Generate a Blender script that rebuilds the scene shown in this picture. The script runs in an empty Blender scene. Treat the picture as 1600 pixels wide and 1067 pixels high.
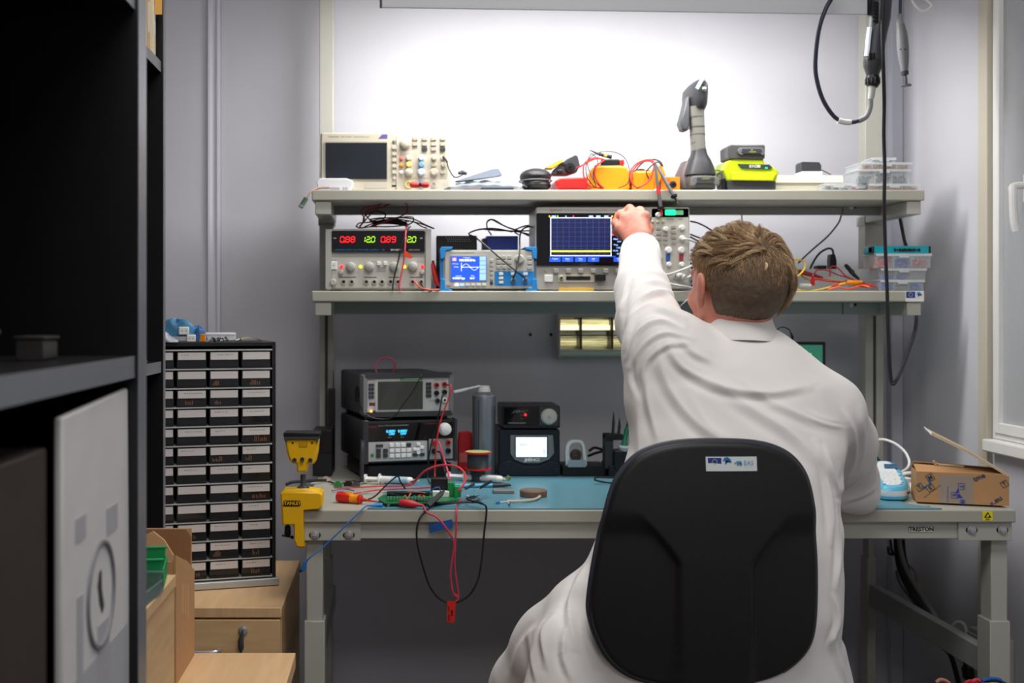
import bpy,math,random
import numpy as np
from mathutils import Vector,Matrix

random.seed(7)
np.random.seed(7)
SC=bpy.context.scene
COL=SC.collection
PI=math.pi

# ------------------------------------------------------------------ camera
CAMZ=1.165
FOC=1788.0          # focal length for a 1600 wide frame
VX,VY=620.0,495.0  # where the room's depth lines meet
cd=bpy.data.cameras.new('camera')
cam=bpy.data.objects.new('camera',cd)
COL.objects.link(cam)
cam.location=(0,0,CAMZ)
cam.rotation_euler=(PI /2,0,0)
cd.sensor_width=36.0
cd.lens=FOC *36.0/1600.0
cd.shift_x=(800-VX)/1600.0
cd.shift_y=-(533.5-VY)/1600.0
cd.clip_start=0.05
cd.dof.use_dof=True
cd.dof.focus_distance=2.15
cd.dof.aperture_fstop=4.6
SC.camera=cam

# ------------------------------------------------------------------ world, lamps, exposure
SC.view_settings.view_transform='Standard'
SC.view_settings.look='None'
SC.view_settings.gamma=1.0
SC.view_settings.use_curve_mapping=False
SC.view_settings.exposure=0.0
w=bpy.data.worlds.new('world');SC.world=w
w.use_nodes=True
w.node_tree.nodes['Background'].inputs[0].default_value=(0.93,0.94,1.0,1)
w.node_tree.nodes['Background'].inputs[1].default_value=0.19

def area(name,loc,rot,sx,sy,power,col=(1,1,1)):
    l=bpy.data.lights.new(name,'AREA');l.shape='RECTANGLE'
    l.size=sx;l.size_y=sy;l.energy=power;l.color=col
    o=bpy.data.objects.new(name,l);COL.objects.link(o)
    o.location=loc;o.rotation_euler=rot
    return o

area('bench_lamp_light',(0.53,2.71,1.915),(math.radians(29),0,0),1.10,0.10,14,(1.0,0.985,0.97))
area('ceiling_light_front',(0.3,1.25,2.62),(0,0,0),1.2,0.6,22,(1.0,0.97,0.94))
area('ceiling_light_rear',(0.3,-0.7,2.62),(0,0,0),1.2,0.6,21,(1.0,0.97,0.94))

# ------------------------------------------------------------------ materials
def lin(c):
    return tuple(((x /255.0)/12.92 if x /255.0 <= 0.04045 else (((x /255.0)+0.055)/1.055) ** 2.4) for x in c)+(1.0,)

MATS={}
def M(name,rgb,rough=0.5,metal=0.0,var=0.0,scale=20.0,bump=0.0,bscale=200.0,emit=0.0,trans=0.0,alpha=1.0,
      coat=0.0,stretch=None,sheen=0.0,rgb2=None,ior=1.45,sss=0.0):
    if name in MATS: return MATS[name]
    m=bpy.data.materials.new(name);m.use_nodes=True
    nt=m.node_tree;b=nt.nodes['Principled BSDF']
    c=lin(rgb)
    b.inputs['Base Color'].default_value=c
    b.inputs['Roughness'].default_value=rough
    b.inputs['Metallic'].default_value=metal
    b.inputs['IOR'].default_value=ior
    if trans: b.inputs['Transmission Weight'].default_value=trans
    if alpha < 1: b.inputs['Alpha'].default_value=alpha
    if coat: b.inputs['Coat Weight'].default_value=coat
    if sheen: b.inputs['Sheen Weight'].default_value=sheen
    if sss:
        b.inputs['Subsurface Weight'].default_value=sss
        b.inputs['Subsurface Radius'].default_value=(0.01,0.004,0.002)
    if emit:
        b.inputs['Emission Color'].default_value=c
        b.inputs['Emission Strength'].default_value=emit
    if var or rgb2 or bump:
        tc=nt.nodes.new('ShaderNodeTexCoord');mp=nt.nodes.new('ShaderNodeMapping')
        nt.links.new(tc.outputs['Object'],mp.inputs[0])
        if stretch: mp.inputs['Scale'].default_value=stretch
    if var or rgb2:
        n=nt.nodes.new('ShaderNodeTexNoise');n.inputs['Scale'].default_value=scale
        n.inputs['Detail'].default_value=5
        nt.links.new(mp.outputs[0],n.inputs[0])
        r=nt.nodes.new('ShaderNodeValToRGB')
        r.color_ramp.elements[0].position=0.3;r.color_ramp.elements[1].position=0.7
        if rgb2:
            r.color_ramp.elements[0].color=lin(rgb2);r.color_ramp.elements[1].color=c
        else:
            r.color_ramp.elements[0].color=tuple(x *(1-var) for x in c[:3])+(1,)
            r.color_ramp.elements[1].color=tuple(min(1,x *(1+var)) for x in c[:3])+(1,)
        nt.links.new(n.outputs[0],r.inputs[0]);nt.links.new(r.outputs[0],b.inputs['Base Color'])
    if bump:
        n2=nt.nodes.new('ShaderNodeTexNoise');n2.inputs['Scale'].default_value=bscale
        n2.inputs['Detail'].default_value=3
        nt.links.new(mp.outputs[0],n2.inputs[0])
        bp=nt.nodes.new('ShaderNodeBump');bp.inputs['Strength'].default_value=bump
        bp.inputs['Distance'].default_value=0.001
        nt.links.new(n2.outputs[0],bp.inputs['Height']);nt.links.new(bp.outputs[0],b.inputs['Normal'])
    MATS[name]=m
    return m

wall_m=M('wall_paint',(200,200,207),0.6,var=0.02,scale=6,bump=0.12,bscale=380)
ceil_m=M('ceiling_paint',(225,225,225),0.8,var=0.02)
floor_m=M('floor_vinyl',(92,90,88),0.5,var=0.12,scale=9,bump=0.1)
bench_m=M('bench_grey_paint',(178,178,168),0.38,var=0.03,scale=8,bump=0.05)
lam_m=M('bench_laminate',(172,170,157),0.42,var=0.03,scale=14)
rail_m=M('rail_grey_paint',(150,153,150),0.4,var=0.03,scale=8)
mat_m=M('blue_mat_rubber',(92,142,158),0.32,var=0.06,scale=5,bump=0.05,bscale=500)
black_m=M('black_plastic',(20,20,22),0.42,var=0.15,scale=30)
blackm_m=M('black_matt',(14,14,15),0.7)
dark_m=M('dark_grey_plastic',(52,54,58),0.5,var=0.08)
grey_m=M('mid_grey_plastic',(120,122,124),0.5,var=0.05)
lgrey_m=M('light_grey_plastic',(178,178,172),0.5,var=0.03)
beige_m=M('beige_plastic',(194,187,168),0.5,var=0.03)
cream_m=M('cream_plastic',(202,197,180),0.45,var=0.02)
white_m=M('white_plastic',(232,232,230),0.4,var=0.02)
steel_m=M('steel',(190,192,195),0.3,metal=0.6,var=0.05)
alu_m=M('brushed_aluminium',(205,208,205),0.35,metal=0.6,var=0.05)
darksteel_m=M('dark_steel',(92,94,98),0.35,metal=0.6)
red_m=M('red_plastic',(205,36,30),0.4,var=0.05)
redr_m=M('red_rubber',(190,38,34),0.5,var=0.05)
pink_m=M('pink_red_cable',(214,62,92),0.45)
orange_m=M('orange_plastic',(236,128,24),0.45,var=0.05)
yellow_m=M('yellow_orange_plastic',(238,146,14),0.42,var=0.05)
vise_m=M('yellow_paint',(240,184,14),0.35,var=0.04)
blue_m=M('blue_plastic',(26,90,180),0.45,var=0.05)
cyan_m=M('bright_blue_rubber',(38,140,214),0.45,var=0.05)
green_m=M('green_plastic',(32,130,70),0.45,var=0.05)
lime_m=M('lime_plastic',(180,198,16),0.4,var=0.04)
pcb_m=M('green_circuit_board',(24,110,66),0.4,var=0.15,scale=300)
maple_m=M('maple_laminate',(222,186,140),0.45,var=0.06,scale=7,stretch=(1,1,9),rgb2=(206,166,118))
mapleh_m=M('maple_laminate_flat',(224,188,142),0.42,var=0.06,scale=7,stretch=(9,1,1),rgb2=(210,170,124))
card_m=M('cardboard',(186,142,98),0.8,var=0.05,scale=40,bump=0.2,stretch=(1,1,14))
cardl_m=M('cardboard_inside',(206,184,152),0.85,var=0.06,scale=30)
paper_m=M('paper',(226,224,220),0.75,var=0.02)
coat_m=M('white_cotton',(228,225,222),0.85,var=0.015,scale=12,bump=0.2,bscale=900,sheen=0.15)
skin_m=M('skin',(214,146,124),0.5,var=0.08,scale=40,bump=0.12,bscale=300,sss=0.15,rgb2=(196,118,100))
hair_m=M('dark_blond_hair',(150,116,82),0.42,var=0.25,scale=60)
hairb_m=M('cropped_brown_hair',(96,78,62),0.6,var=0.25,scale=90,bump=0.6,bscale=700)
clear_m=M('clear_plastic',(225,232,236),0.12,trans=0.0,alpha=0.16,coat=0.3)
clearb_m=M('cloudy_plastic',(228,232,234),0.3,alpha=0.42)
gm=M('window_glass',(172,174,178),0.65,var=0.02)
screen_m=M('dark_screen',(34,38,44),0.12,coat=0.5)
blackglass_m=M('black_screen',(6,7,9),0.1,coat=0.5)
e_white=M('lit_white',(235,240,255),emit=1.1)
e_lcd=M('lit_lcd',(225,238,240),emit=0.95)
e_blue=M('lit_blue',(30,80,205),emit=1.0)
e_navy=M('lit_navy',(14,22,66),emit=0.7)
e_gridb=M('lit_grid_blue',(60,80,150),emit=0.7)
e_sky=M('lit_pale_blue',(150,190,250),emit=1.0)
e_red=M('lit_red',(255,30,40),emit=1.9)
e_green=M('lit_green',(170,235,40),emit=1.5)
e_run=M('lit_green_button',(20,235,130),emit=2.2)
e_yellow=M('lit_yellow',(250,235,30),emit=1.5)
e_cyan=M('lit_cyan',(60,190,235),emit=1.2)
e_amber=M('lit_amber',(255,170,70),emit=1.8)
e_term=M('lit_terminal_green',(52,124,100),emit=0.5)
e_lamp=M('lamp_diffuser',(255,252,246),emit=5.0)

# ------------------------------------------------------------------ mesh helpers
def PX(u,v,Y):
    """point seen at photo position (u, v) when it stands Y metres away"""
    return Vector(((u -VX)/FOC *Y,Y,CAMZ -(v -VY)/FOC *Y))

def smooth_path(pts,sub=6,closed=False):
    P=[Vector(p) for p in pts];n=len(P);out=[]
    if n < 3: return P
    rng=range(n if closed else n -1)
    for i in rng:
        if closed:
            p0,p1,p2,p3=P[(i -1) % n],P[i],P[(i +1) % n],P[(i +2) % n]
        else:
            p1,p2=P[i],P[i +1]
            p0=P[i -1] if i > 0 else p1 *2-p2
            p3=P[i +2] if i +2 < n else p2 *2-p1
        for s in range(sub):
            t=s /sub
            out.append(0.5*((2*p1)+(p2 -p0)*t +(2*p0 -5*p1 +4*p2 -p3)*t *t +(3*p1 -p0 -3*p2 +p3)*t ** 3))
    if not closed: out.append(P[-1])
    return out

class MB:
    def __init__(s): s.v=[];s.f=[];s.mi=[];s.cur=0
    def mat(s,i): s.cur=i;return s
    def add(s,vs,fs):
        b=len(s.v);s.v += [tuple(p) for p in vs]
        for f in fs: s.f.append([b +i for i in f]);s.mi.append(s.cur)
        return s
    def box(s,x0,x1,y0,y1,z0,z1):
        if x0 > x1: x0,x1=x1,x0
        if y0 > y1: y0,y1=y1,y0
        if z0 > z1: z0,z1=z1,z0
        v=[(x0,y0,z0),(x1,y0,z0),(x1,y1,z0),(x0,y1,z0),(x0,y0,z1),(x1,y0,z1),(x1,y1,z1),(x0,y1,z1)]
        return s.add(v,[(0,3,2,1),(4,5,6,7),(0,1,5,4),(1,2,6,5),(2,3,7,6),(3,0,4,7)])
    def hull(s,ring_list,cap=True,closed=False):
        n=len(ring_list[0]);vs=[p for r in ring_list for p in r];fs=[]
        m=len(ring_list)
        for i in range(m if closed else m -1):
            for j in range(n):
                a=i *n +j;b=i *n +(j +1) % n;i2=(i +1) % m
                fs.append((a,b,i2 *n +(j +1) % n,i2 *n +j))
        if cap and not closed:
            fs.append(tuple(reversed(range(n))));fs.append(tuple(range((m -1)*n,m *n)))
        return s.add(vs,fs)
    def prism(s,poly,a,b,axis='y',ch=0.0):
        """polygon of (p,q) extruded along axis from a to b; ch chamfers the a-end"""
        def mk(p,q,h):
            return {'y': (p,h,q),'z': (p,q,h),'x': (h,p,q)}[axis]
        rings=[]
        if ch:
            cx=sum(p for p,q in poly)/len(poly);cy=sum(q for p,q in poly)/len(poly)
            sg=1 if b > a else -1
            def shr(p,q):
                dx,dy=p -cx,q -cy;L=math.hypot(dx,dy) or 1
                return (p -dx /L *ch,q -dy /L *ch)
            rings.append([mk(*shr(p,q),a) for p,q in poly]);rings.append([mk(p,q,a +sg *ch) for p,q in poly])
        else: rings.append([mk(p,q,a) for p,q in poly])
        rings.append([mk(p,q,b) for p,q in poly])
        return s.hull(rings)
    def rbox(s,x0,x1,z0,z1,y0,y1,r=0.004,n=4,ch=0.0):
        return s.prism(rrect(x0,x1,z0,z1,r,n),y0,y1,'y',ch)
    def cyl(s,p0,p1,r0,r1=None,n=16):
        r1=r0 if r1 is None else r1
        return s.tube_raw([Vector(p0),Vector(p1)],[r0,r1],n)
    def tube_raw(s,P,R,n=8,closed=False,flat=None):
        rings=[];up=None
        m=len(P)
        for i in range(m):
            if closed: t=P[(i +1) % m]-P[i -1]
            else: t=P[min(i +1,m -1)]-P[max(i -1,0)]
            if t.length < 1e-9: t=Vector((0,0,1))
            t.normalize()
            if up is None:
                up=Vector((0,0,1)) if abs(t.z) < 0.9 else Vector((0,1,0))
            a=t.cross(up)
            if a.length < 1e-6: a=t.orthogonal()
            a.normalize();b=a.cross(t).normalized();up=b
            r=R[i]
            rings.append([P[i]+a *math.cos(2*PI *k /n)*r +b *math.sin(2*PI *k /n)*r for k in range(n)])
        return s.hull(rings,closed=closed)
    def tube(s,pts,r,n=8,sub=6,closed=False):
        P=smooth_path(pts,sub,closed)
        return s.tube_raw(P,[r]*len(P),n,closed)
    def lathe(s,o,prof,axis=(0,0,1),n=24):
        """prof: list of (radius, height along axis)"""
        o=Vector(o);ax=Vector(axis).normalized();a=ax.orthogonal().normalized();b=ax.cross(a)
        rings=[[o +ax *h +(a *math.cos(2*PI *k /n)+b *math.sin(2*PI *k /n))*max(r,1e-5) for k in range(n)] for r,h in prof]
        return s.hull(rings)
    def ball(s,c,r,n=14,m=9):
        c=Vector(c);r=Vector((r,r,r)) if not hasattr(r,'__len__') else Vector(r)
        rings=[]
        for i in range(m +1):
            t=PI *i /m;st=max(math.sin(t),1e-4)
            rings.append([(c.x +r.x *st *math.cos(2*PI *k /n),c.y +r.y *st *math.sin(2*PI *k /n),c.z -r.z *math.cos(t)) for k in range(n)])
        return s.hull(rings)

def rrect(x0,x1,z0,z1,r,n=4):
    if x0 > x1: x0,x1=x1,x0
    if z0 > z1: z0,z1=z1,z0
    r=min(r,(x1 -x0)*0.499,(z1 -z0)*0.499);out=[]
    for cx,cz,a0 in ((x1 -r,z1 -r,0),(x0 +r,z1 -r,90),(x0 +r,z0 +r,180),(x1 -r,z0 +r,270)):
        for k in range(n +1):
            a=math.radians(a0 +90*k /n);out.append((cx +r *math.cos(a),cz +r *math.sin(a)))
    return out

def mesh_from(name,vs,fs,mats,mi=None,smooth=True,angle=35):
    me=bpy.data.meshes.new(name)
    me.from_pydata([tuple(v) for v in vs],[],fs)
    for m in (mats if isinstance(mats,(list,tuple)) else [mats]): me.materials.append(m)
    if mi is not None and any(mi): me.polygons.foreach_set('material_index',mi)
    if smooth:
        me.polygons.foreach_set('use_smooth',[True]*len(me.polygons))
        me.set_sharp_from_angle(angle=math.radians(angle))
    me.update()
    return me

ORG={}     # world origin of every root thing (unrotated building)
def tag(o,label=None,cat=None,group=None,kind=None):
    if label: o['label']=label
    if cat: o['category']=cat
    if group: o['group']=group
    if kind: o['kind']=kind
    return o

def thing(name,label,cat,loc=(0,0,0),rz=0.0,group=None,local=False):
    o=bpy.data.objects.new(name,None);COL.objects.link(o)
    o.empty_display_size=0.02
    o.location=loc;o.rotation_euler=(0,0,math.radians(rz))
    ORG[o.name]=Vector((0,0,0)) if local else Vector(loc)
    return tag(o,label,cat,group)

def part(name,mb,mats,parent=None,bev=0.0,label=None,kind=None,smooth=True,angle=35,seg=2):
    """link the shapes in mb as ONE mesh; coordinates are world ones unless the thing was made local"""
    off=ORG[parent.name] if parent is not None else Vector((0,0,0))
    vs=[(x -off.x,y -off.y,z -off.z) for x,y,z in mb.v]
    me=mesh_from(name,vs,mb.f,mats,mb.mi,smooth,angle)
    o=bpy.data.objects.new(name,me);COL.objects.link(o)
    if parent is not None: o.parent=parent
    ORG[o.name]=off
    if bev:
        md=o.modifiers.new('bevel','BEVEL');md.width=bev;md.segments=seg;md.limit_method='ANGLE'
        md.angle_limit=math.radians(50);md.harden_normals=False
    if label: o['label']=label
    if kind: o['kind']=kind
    return o

def single(name,mb,mats,label,cat,group=None,bev=0.0,kind=None,angle=35):
    """a thing that is one mesh, its origin at its base"""
    vs=np.array(mb.v);c=(vs.min(0)+vs.max(0))/2;c[2]=vs[:,2].min()
    me=mesh_from(name,vs -c,mb.f,mats,mb.mi,True,angle)
    o=bpy.data.objects.new(name,me);COL.objects.link(o);o.location=c
    ORG[o.name]=Vector(c)
    if bev:
        md=o.modifiers.new('bevel','BEVEL');md.width=bev;md.segments=2;md.limit_method='ANGLE';md.angle_limit=math.radians(50)
    return tag(o,label,cat,group,kind)

def struct(name,mb,mats,parent=None,bev=0.0):
    o=part(name,mb,mats,parent,bev)
    if parent is None: o['kind']='structure'
    return o

def copy_tree(o,parent=None):
    c=o.copy();COL.objects.link(c);c.parent=parent;ORG[c.name]=ORG.get(o.name,Vector((0,0,0)))
    for ch in list(o.children): copy_tree(ch,c)
    return c

_TXT={}
def text_mb(body,size,x,y,z,frame='front',ang=0.0,thick=0.0004,align='CENTER',shear=0.0,bold=0.0,mb=None):
    """flat lettering; frame front = facing -Y; 'right' = on a face looking -Y rotated by ang degrees in its plane"""
    key=(body,shear,bold)
    if key not in _TXT:
        cu=bpy.data.curves.new('t','FONT');cu.body=body;cu.size=1.0;cu.align_x='CENTER';cu.align_y='CENTER'
        cu.shear=shear;cu.offset=bold;cu.resolution_u=2
        ob=bpy.data.objects.new('t',cu);COL.objects.link(ob)
        dg=bpy.context.evaluated_depsgraph_get();ev=ob.evaluated_get(dg);me=ev.to_mesh()
        vs=[tuple(v.co) for v in me.vertices];fs=[tuple(p.vertices) for p in me.polygons]
        ev.to_mesh_clear();bpy.data.objects.remove(ob);bpy.data.curves.remove(cu)
        _TXT[key]=(vs,fs)
    vs,fs=_TXT[key];mb=mb or MB();ca,sa=math.cos(math.radians(ang)),math.sin(math.radians(ang))
    out=[]
    for vx,vy,_ in vs:
        a=(vx *ca -vy *sa)*size;b=(vx *sa +vy *ca)*size
        if frame == 'front': out.append((x +a,y -thick,z +b))
        elif frame == 'top': out.append((x +a,y +b,z +thick))
        elif frame == 'side': out.append((x +thick,y +a,z +b))   # face looking +X
    return mb.add(out,fs)

class Dev:
    """a box-like device with a front face; r = the rectangle its front fills in a zoomed crop, w x h its real size"""
    def __init__(s,name,label,cat,r,w,h,loc,rz=0.0,group=None):
        s.t=thing(name,label,cat,loc,rz,group,local=True)
        s.r=r;s.w=w;s.h=h;s.k=w /(r[2]-r[0])
    def X(s,u): return (u -(s.r[0]+s.r[2])/2)*s.w /(s.r[2]-s.r[0])
    def Z(s,v): return (s.r[3]-v)*s.h /(s.r[3]-s.r[1])
    def box(s,name,mat,q,y0,y1,r=0.002,ch=0.0,parent=None,label=None,bev=0.0,kind=None):
        m=MB().rbox(s.X(q[0]),s.X(q[2]),s.Z(q[3]),s.Z(q[1]),y0,y1,r,4,ch)
        return part(name,m,mat,parent or s.t,bev,label,kind)
    def body(s,mat,depth,r=0.006,ch=0.003,name='body',q=None):
        return s.box(name,mat,q or s.r,0,depth,r,ch)
    def knob(s,mat,u,v,rad,ln=0.012,name='knob',y=0.0,label=None,parent=None,n=20):
        x,z=s.X(u),s.Z(v);R=rad *s.k
        m=MB().lathe((x,y,z),[(R *1.02,-0.0002),(R *1.02,ln *0.25),(R *0.9,ln *0.3),(R *0.86,ln *0.9),(R *0.7,ln)],(0,-1,0),n)
        return part(name,m,mat,parent or s.t,label=label)
    def jack(s,ring,hole,u,v,rad,y=0.0,name='socket',label=None):
        x,z=s.X(u),s.Z(v);R=rad *s.k
        m=MB().lathe((x,y,z),[(R,-0.0002),(R,0.006),(R *0.6,0.0065),(R *0.55,0.003)],(0,-1,0),16)
        o=part(name,m,ring,s.t,label=label)
        m2=MB().cyl((x,y -0.0031,z),(x,y -0.0045,z),R *0.5,n=12)
        part('hole',m2,hole,o)
        return o
    def text(s,mat,body,u,v,hpx,y=-0.0002,shear=0.0,bold=0.0,name='lettering',parent=None,wpx=None):
        size=hpx *s.h /(s.r[3]-s.r[1])*1.35
        m=text_mb(body,size,0,0,0,shear=shear,bold=bold,thick=0.0)
        vs=np.array(m.v)
        if wpx: vs[:,0] *= (wpx *s.k)/(vs[:,0].max()-vs[:,0].min())
        m.v=[(a +s.X(u),y,c +s.Z(v)) for a,b,c in vs]
        return part(name,m,mat,parent or s.t,smooth=False)

def cable(pts,r=0.0018,n=7,sub=7,mb=None):
    return (mb or MB()).tube([p if isinstance(p,Vector) else PX(*p) for p in pts],r,n,sub)
# ================================================================== the setting
WX=1.404;WY=3.2;LX=-0.95;BY=-2.2;CZ=2.7
struct('floor',MB().box(LX -.1,WX +.1,BY -.1,WY +.1,-0.05,0),floor_m)
struct('ceiling',MB().box(LX -.1,WX +.1,BY -.1,WY +.1,CZ,CZ +.05),ceil_m)
struct('wall_back',MB().box(LX -.1,WX +.1,WY,WY +.1,0,CZ),wall_m)
struct('wall_left',MB().box(LX -.1,LX,BY,WY,0,CZ),wall_m)
struct('wall_behind_camera',MB().box(LX -.1,WX +.1,BY -.1,BY,0,CZ),wall_m)
# right wall with a window opening (Y 1.55 .. 2.60, Z .93 .. 2.35)
wy0,wy1,wz0,wz1=1.50,2.69,0.88,2.38
m=MB().box(WX,WX +.1,BY,wy0,0,CZ).box(WX,WX +.1,wy1,WY,0,CZ).box(WX,WX +.1,wy0,wy1,0,wz0).box(WX,WX +.1,wy0,wy1,wz1,CZ)
struct('wall_right',m,wall_m)
# window: frame, sash, pane, handle, sill
def ringbox(x0,x1,e,f,w):   # rectangular ring e inside the opening, w wide
    return (MB().box(x0,x1,wy0 +e,wy0 +e +w,wz0 +e,wz1 -e).box(x0,x1,wy1 -e -w,wy1 -e,wz0 +e,wz1 -e)
            .box(x0,x1,wy0 +e +w,wy1 -e -w,wz0 +e,wz0 +e +w).box(x0,x1,wy0 +e +w,wy1 -e -w,wz1 -e -w,wz1 -e))
win=struct('window_1',ringbox(WX -.004,WX +.03,0,0,.014),white_m,bev=.002)
part('sash',ringbox(WX -.010,WX +.02,.0145,0,.024),white_m,win,bev=.002)
part('pane',MB().box(WX +.002,WX +.008,wy0 +.038,wy1 -.038,wz0 +.038,wz1 -.038),gm,win)
h=MB().tube([(WX -.012,2.52,1.455),(WX -.045,2.52,1.452),(WX -.05,2.515,1.435),(WX -.05,2.51,1.375),(WX -.046,2.508,1.352)],.0085,10,6)
part('window_handle',h.box(WX -.016,WX -.008,2.50,2.535,1.42,1.48),white_m,win)
part('window_sill',MB().box(WX -.03,WX +.03,wy0 -.03,wy1 -.001,wz0 -.03,wz0 -.001),white_m,win,bev=.004)
# vertical cover strips where the wall panels meet
for k,(u0,u1) in enumerate(((325,331),(338,345))): pass
a=PX(326,0,WY).x;b=PX(345,0,WY).x
m=MB().box(a,b,WY -.004,WY,0,CZ).box(a,a +.007,WY -.012,WY,0,CZ).box(b -.009,b,WY -.012,WY,0,CZ)
struct('trim_1',m,M('strip_white',(218,218,226),0.5))
y0=FOC *WX /(1551-VX);y1=FOC *WX /(1537-VX)
struct('trim_2',MB().box(WX -.014,WX,y0,y1,0,CZ),M('strip_beige',(196,188,172),0.5),bev=.002)
# panel joint and post at the room's far right corner
struct('trim_3',MB().box(PX(1386,0,WY).x,WX,WY -.03,WY,0,CZ),M('strip_lilac',(200,202,214),0.5),bev=.003)
# screw holes in the wall, small wall plugs
hs=thing('wall_hook','left of two tiny dark screw hooks on the grey wall beside the mirrored louvre','hook',PX(829,522,WY -.002),group='tiny wall hooks')
part('hook',MB().cyl(PX(829,521,WY),PX(829,521,WY -.01),.002,.001,8).ball(PX(829,523,WY -.008),.004,8,6),blackm_m,hs)
h2=copy_tree(hs);h2.location.x += (861-829)/FOC *WY
h2['label']='right of two tiny dark screw hooks on the grey wall beside the mirrored louvre'

# louvre light fixture seen behind the lower shelf
LV=WY -.06
p0=PX(874,489,LV);p1=PX(1010,562,LV)
brass_m=M('aged_mirror',(206,204,178),0.16,metal=1.0,var=0.45,scale=14,stretch=(1,1,30))
t=thing('louvre_lamp','mirrored louvre lamp fitting on the wall just under the lower shelf','lamp',(p0.x,LV,p1.z))
part('housing',MB().box(p0.x,p1.x,LV +.045,WY -.0005,p1.z,p0.z).box(p0.x,p1.x,LV,LV +.045,p0.z -.012,p0.z).box(p0.x -.002,p0.x +.003,LV,LV +.045,p1.z,p0.z),bench_m,t,bev=.002)
# curved mirror reflector made of narrow bent strips
zt,zb=PX(0,495,LV).z,PX(0,545,LV).z
rings=[]
m=MB()
for k in range(16):
    t0,t1=k /16,(k +1)/16
    def cv(t): return (LV +.042-.030*(1-math.sin(PI *t)),zt +(zb -zt)*t)
    a=cv(t0);b=cv(t1);off=random.uniform(-.0012,.0012)
    m.add([(p0.x +.004,a[0]+off,a[1]),(p1.x -.004,a[0]-off,a[1]),(p1.x -.004,b[0],b[1]),(p0.x +.004,b[0],b[1])],[(0,3,2,1)])
part('reflector',m,brass_m,t,angle=1)
for u in (908,957,1004):
    a=PX(u,0,LV).x
    o=part('cross_fin',MB().box(a -.003,a +.003,LV +.003,LV +.04,zb,zt),M('fin_olive',(60,62,48),.4,metal=.7),t)
m=MB().tube_raw([Vector((p0.x,LV +.012,PX(0,551,LV).z)),Vector((p1.x,LV +.012,PX(0,551,LV).z))],[.011,.011],14)
part('glass_tube',m,M('tube_pale_green',(190,205,192),.2,coat=.5),t)
bulb=part('lamp_tube',MB().tube_raw([Vector((p0.x +.004,LV +.028,PX(0,512,LV).z)),Vector((p1.x -.004,LV +.028,PX(0,512,LV).z))],[.007,.007],10),M('lit_tube',(255,246,205),emit=1.3),t)

# ================================================================== the workbench
DX0,DX1,DY0,DY1,DZ=-.201,1.299,2.40,3.12,.76
bt=thing('workbench','pale grey steel workbench with laminate top and two shelves on rear uprights','workbench',(.55,2.76,0))
part('tabletop',MB().box(DX0,DX1,DY0,DY1,DZ -.027,DZ),lam_m,bt,bev=.003)
part('front_rail',MB().box(DX0 +.014,DX1 -.02,DY0 +.014,DY0 +.03,DZ -.063,DZ -.0271),bench_m,bt,bev=.0015)
part('rear_rail',MB().box(DX0 +.04,DX1 -.04,DY1 -.055,DY1 -.04,DZ -.063,DZ -.0271),bench_m,bt,bev=.0015)
def screw(u,v,Y,parent,r=.0075):
    p=PX(u,v,Y)
    o=part('screw_slot',MB().prism(rrect(p.x -.0125,p.x +.0125,p.z -.0055,p.z +.0055,.0055),Y -.0008,Y +.002),blackm_m,parent)
    o=part('screw',MB().lathe((p.x,Y -.0008,p.z),[(r *1.3,0),(r *1.25,.0015),(r,.002),(r *.8,.0045),(r *.2,.0055)],(0,-1,0),16)
         .box(p.x -r *.5,p.x +r *.5,Y -.0072,Y -.006,p.z -.0008,p.z +.0008),steel_m,parent)
for x0,x1,sc in ((PX(475,0,DY0).x,PX(563,0,DY0).x,((492,836),(545,836))),(PX(1501,0,DY0).x,PX(1585,0,DY0).x,((1518,828),(1566,828)))):
    cp=part('corner_plate',MB().box(x0,x1,DY0 +.009,DY0 +.0135,DZ -.066,DZ -.0272),bench_m,bt,bev=.001)
    for u,v in sc: screw(u,v,DY0 +.009,cp)
def leg(x0,x1,y0,y1,ztop,zs):
    part('leg',MB().box(x0,x1,y0,y1,zs -.02,ztop),bench_m,bt,bev=.002)
    part('leg_sleeve',MB().box(x0 -.004,x1 +.004,y0 -.004,y1 +.006,.012,zs),bench_m,bt,bev=.002)
    part('foot',MB().lathe(((x0 +x1)/2,(y0 +y1)/2,0),[(.018,0),(.02,.004),(.012,.012),(.008,.03)]),black_m,bt)
for x0,x1 in ((-.192,-.157),(1.262,1.297)):
    leg(x0,x1,2.43,2.475,DZ -.0665,.52)
    leg(x0 +.0,x1 -.02,3.062,3.10,DZ -.0675,.52)
for x0,x1 in ((-.188,-.163),(1.262,1.287)):
    part('side_beam',MB().box(x0,x1,2.482,3.055,.395,.45),rail_m,bt,bev=.002)
    part('side_top_beam',MB().box(x0,x1,2.482,3.055,DZ -.062,DZ -.0275),rail_m,bt,bev=.002)
    part('bolt',MB().lathe((x0 +.012,3.0575,.66),[(.008,0),(.008,.006),(.004,.008),(.004,.014)],(0,-1,0),8).lathe((x0 +.012,3.0575,.63),[(.008,0),(.008,.006),(.004,.008),(.004,.014)],(0,-1,0),8),steel_m,bt)
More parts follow.
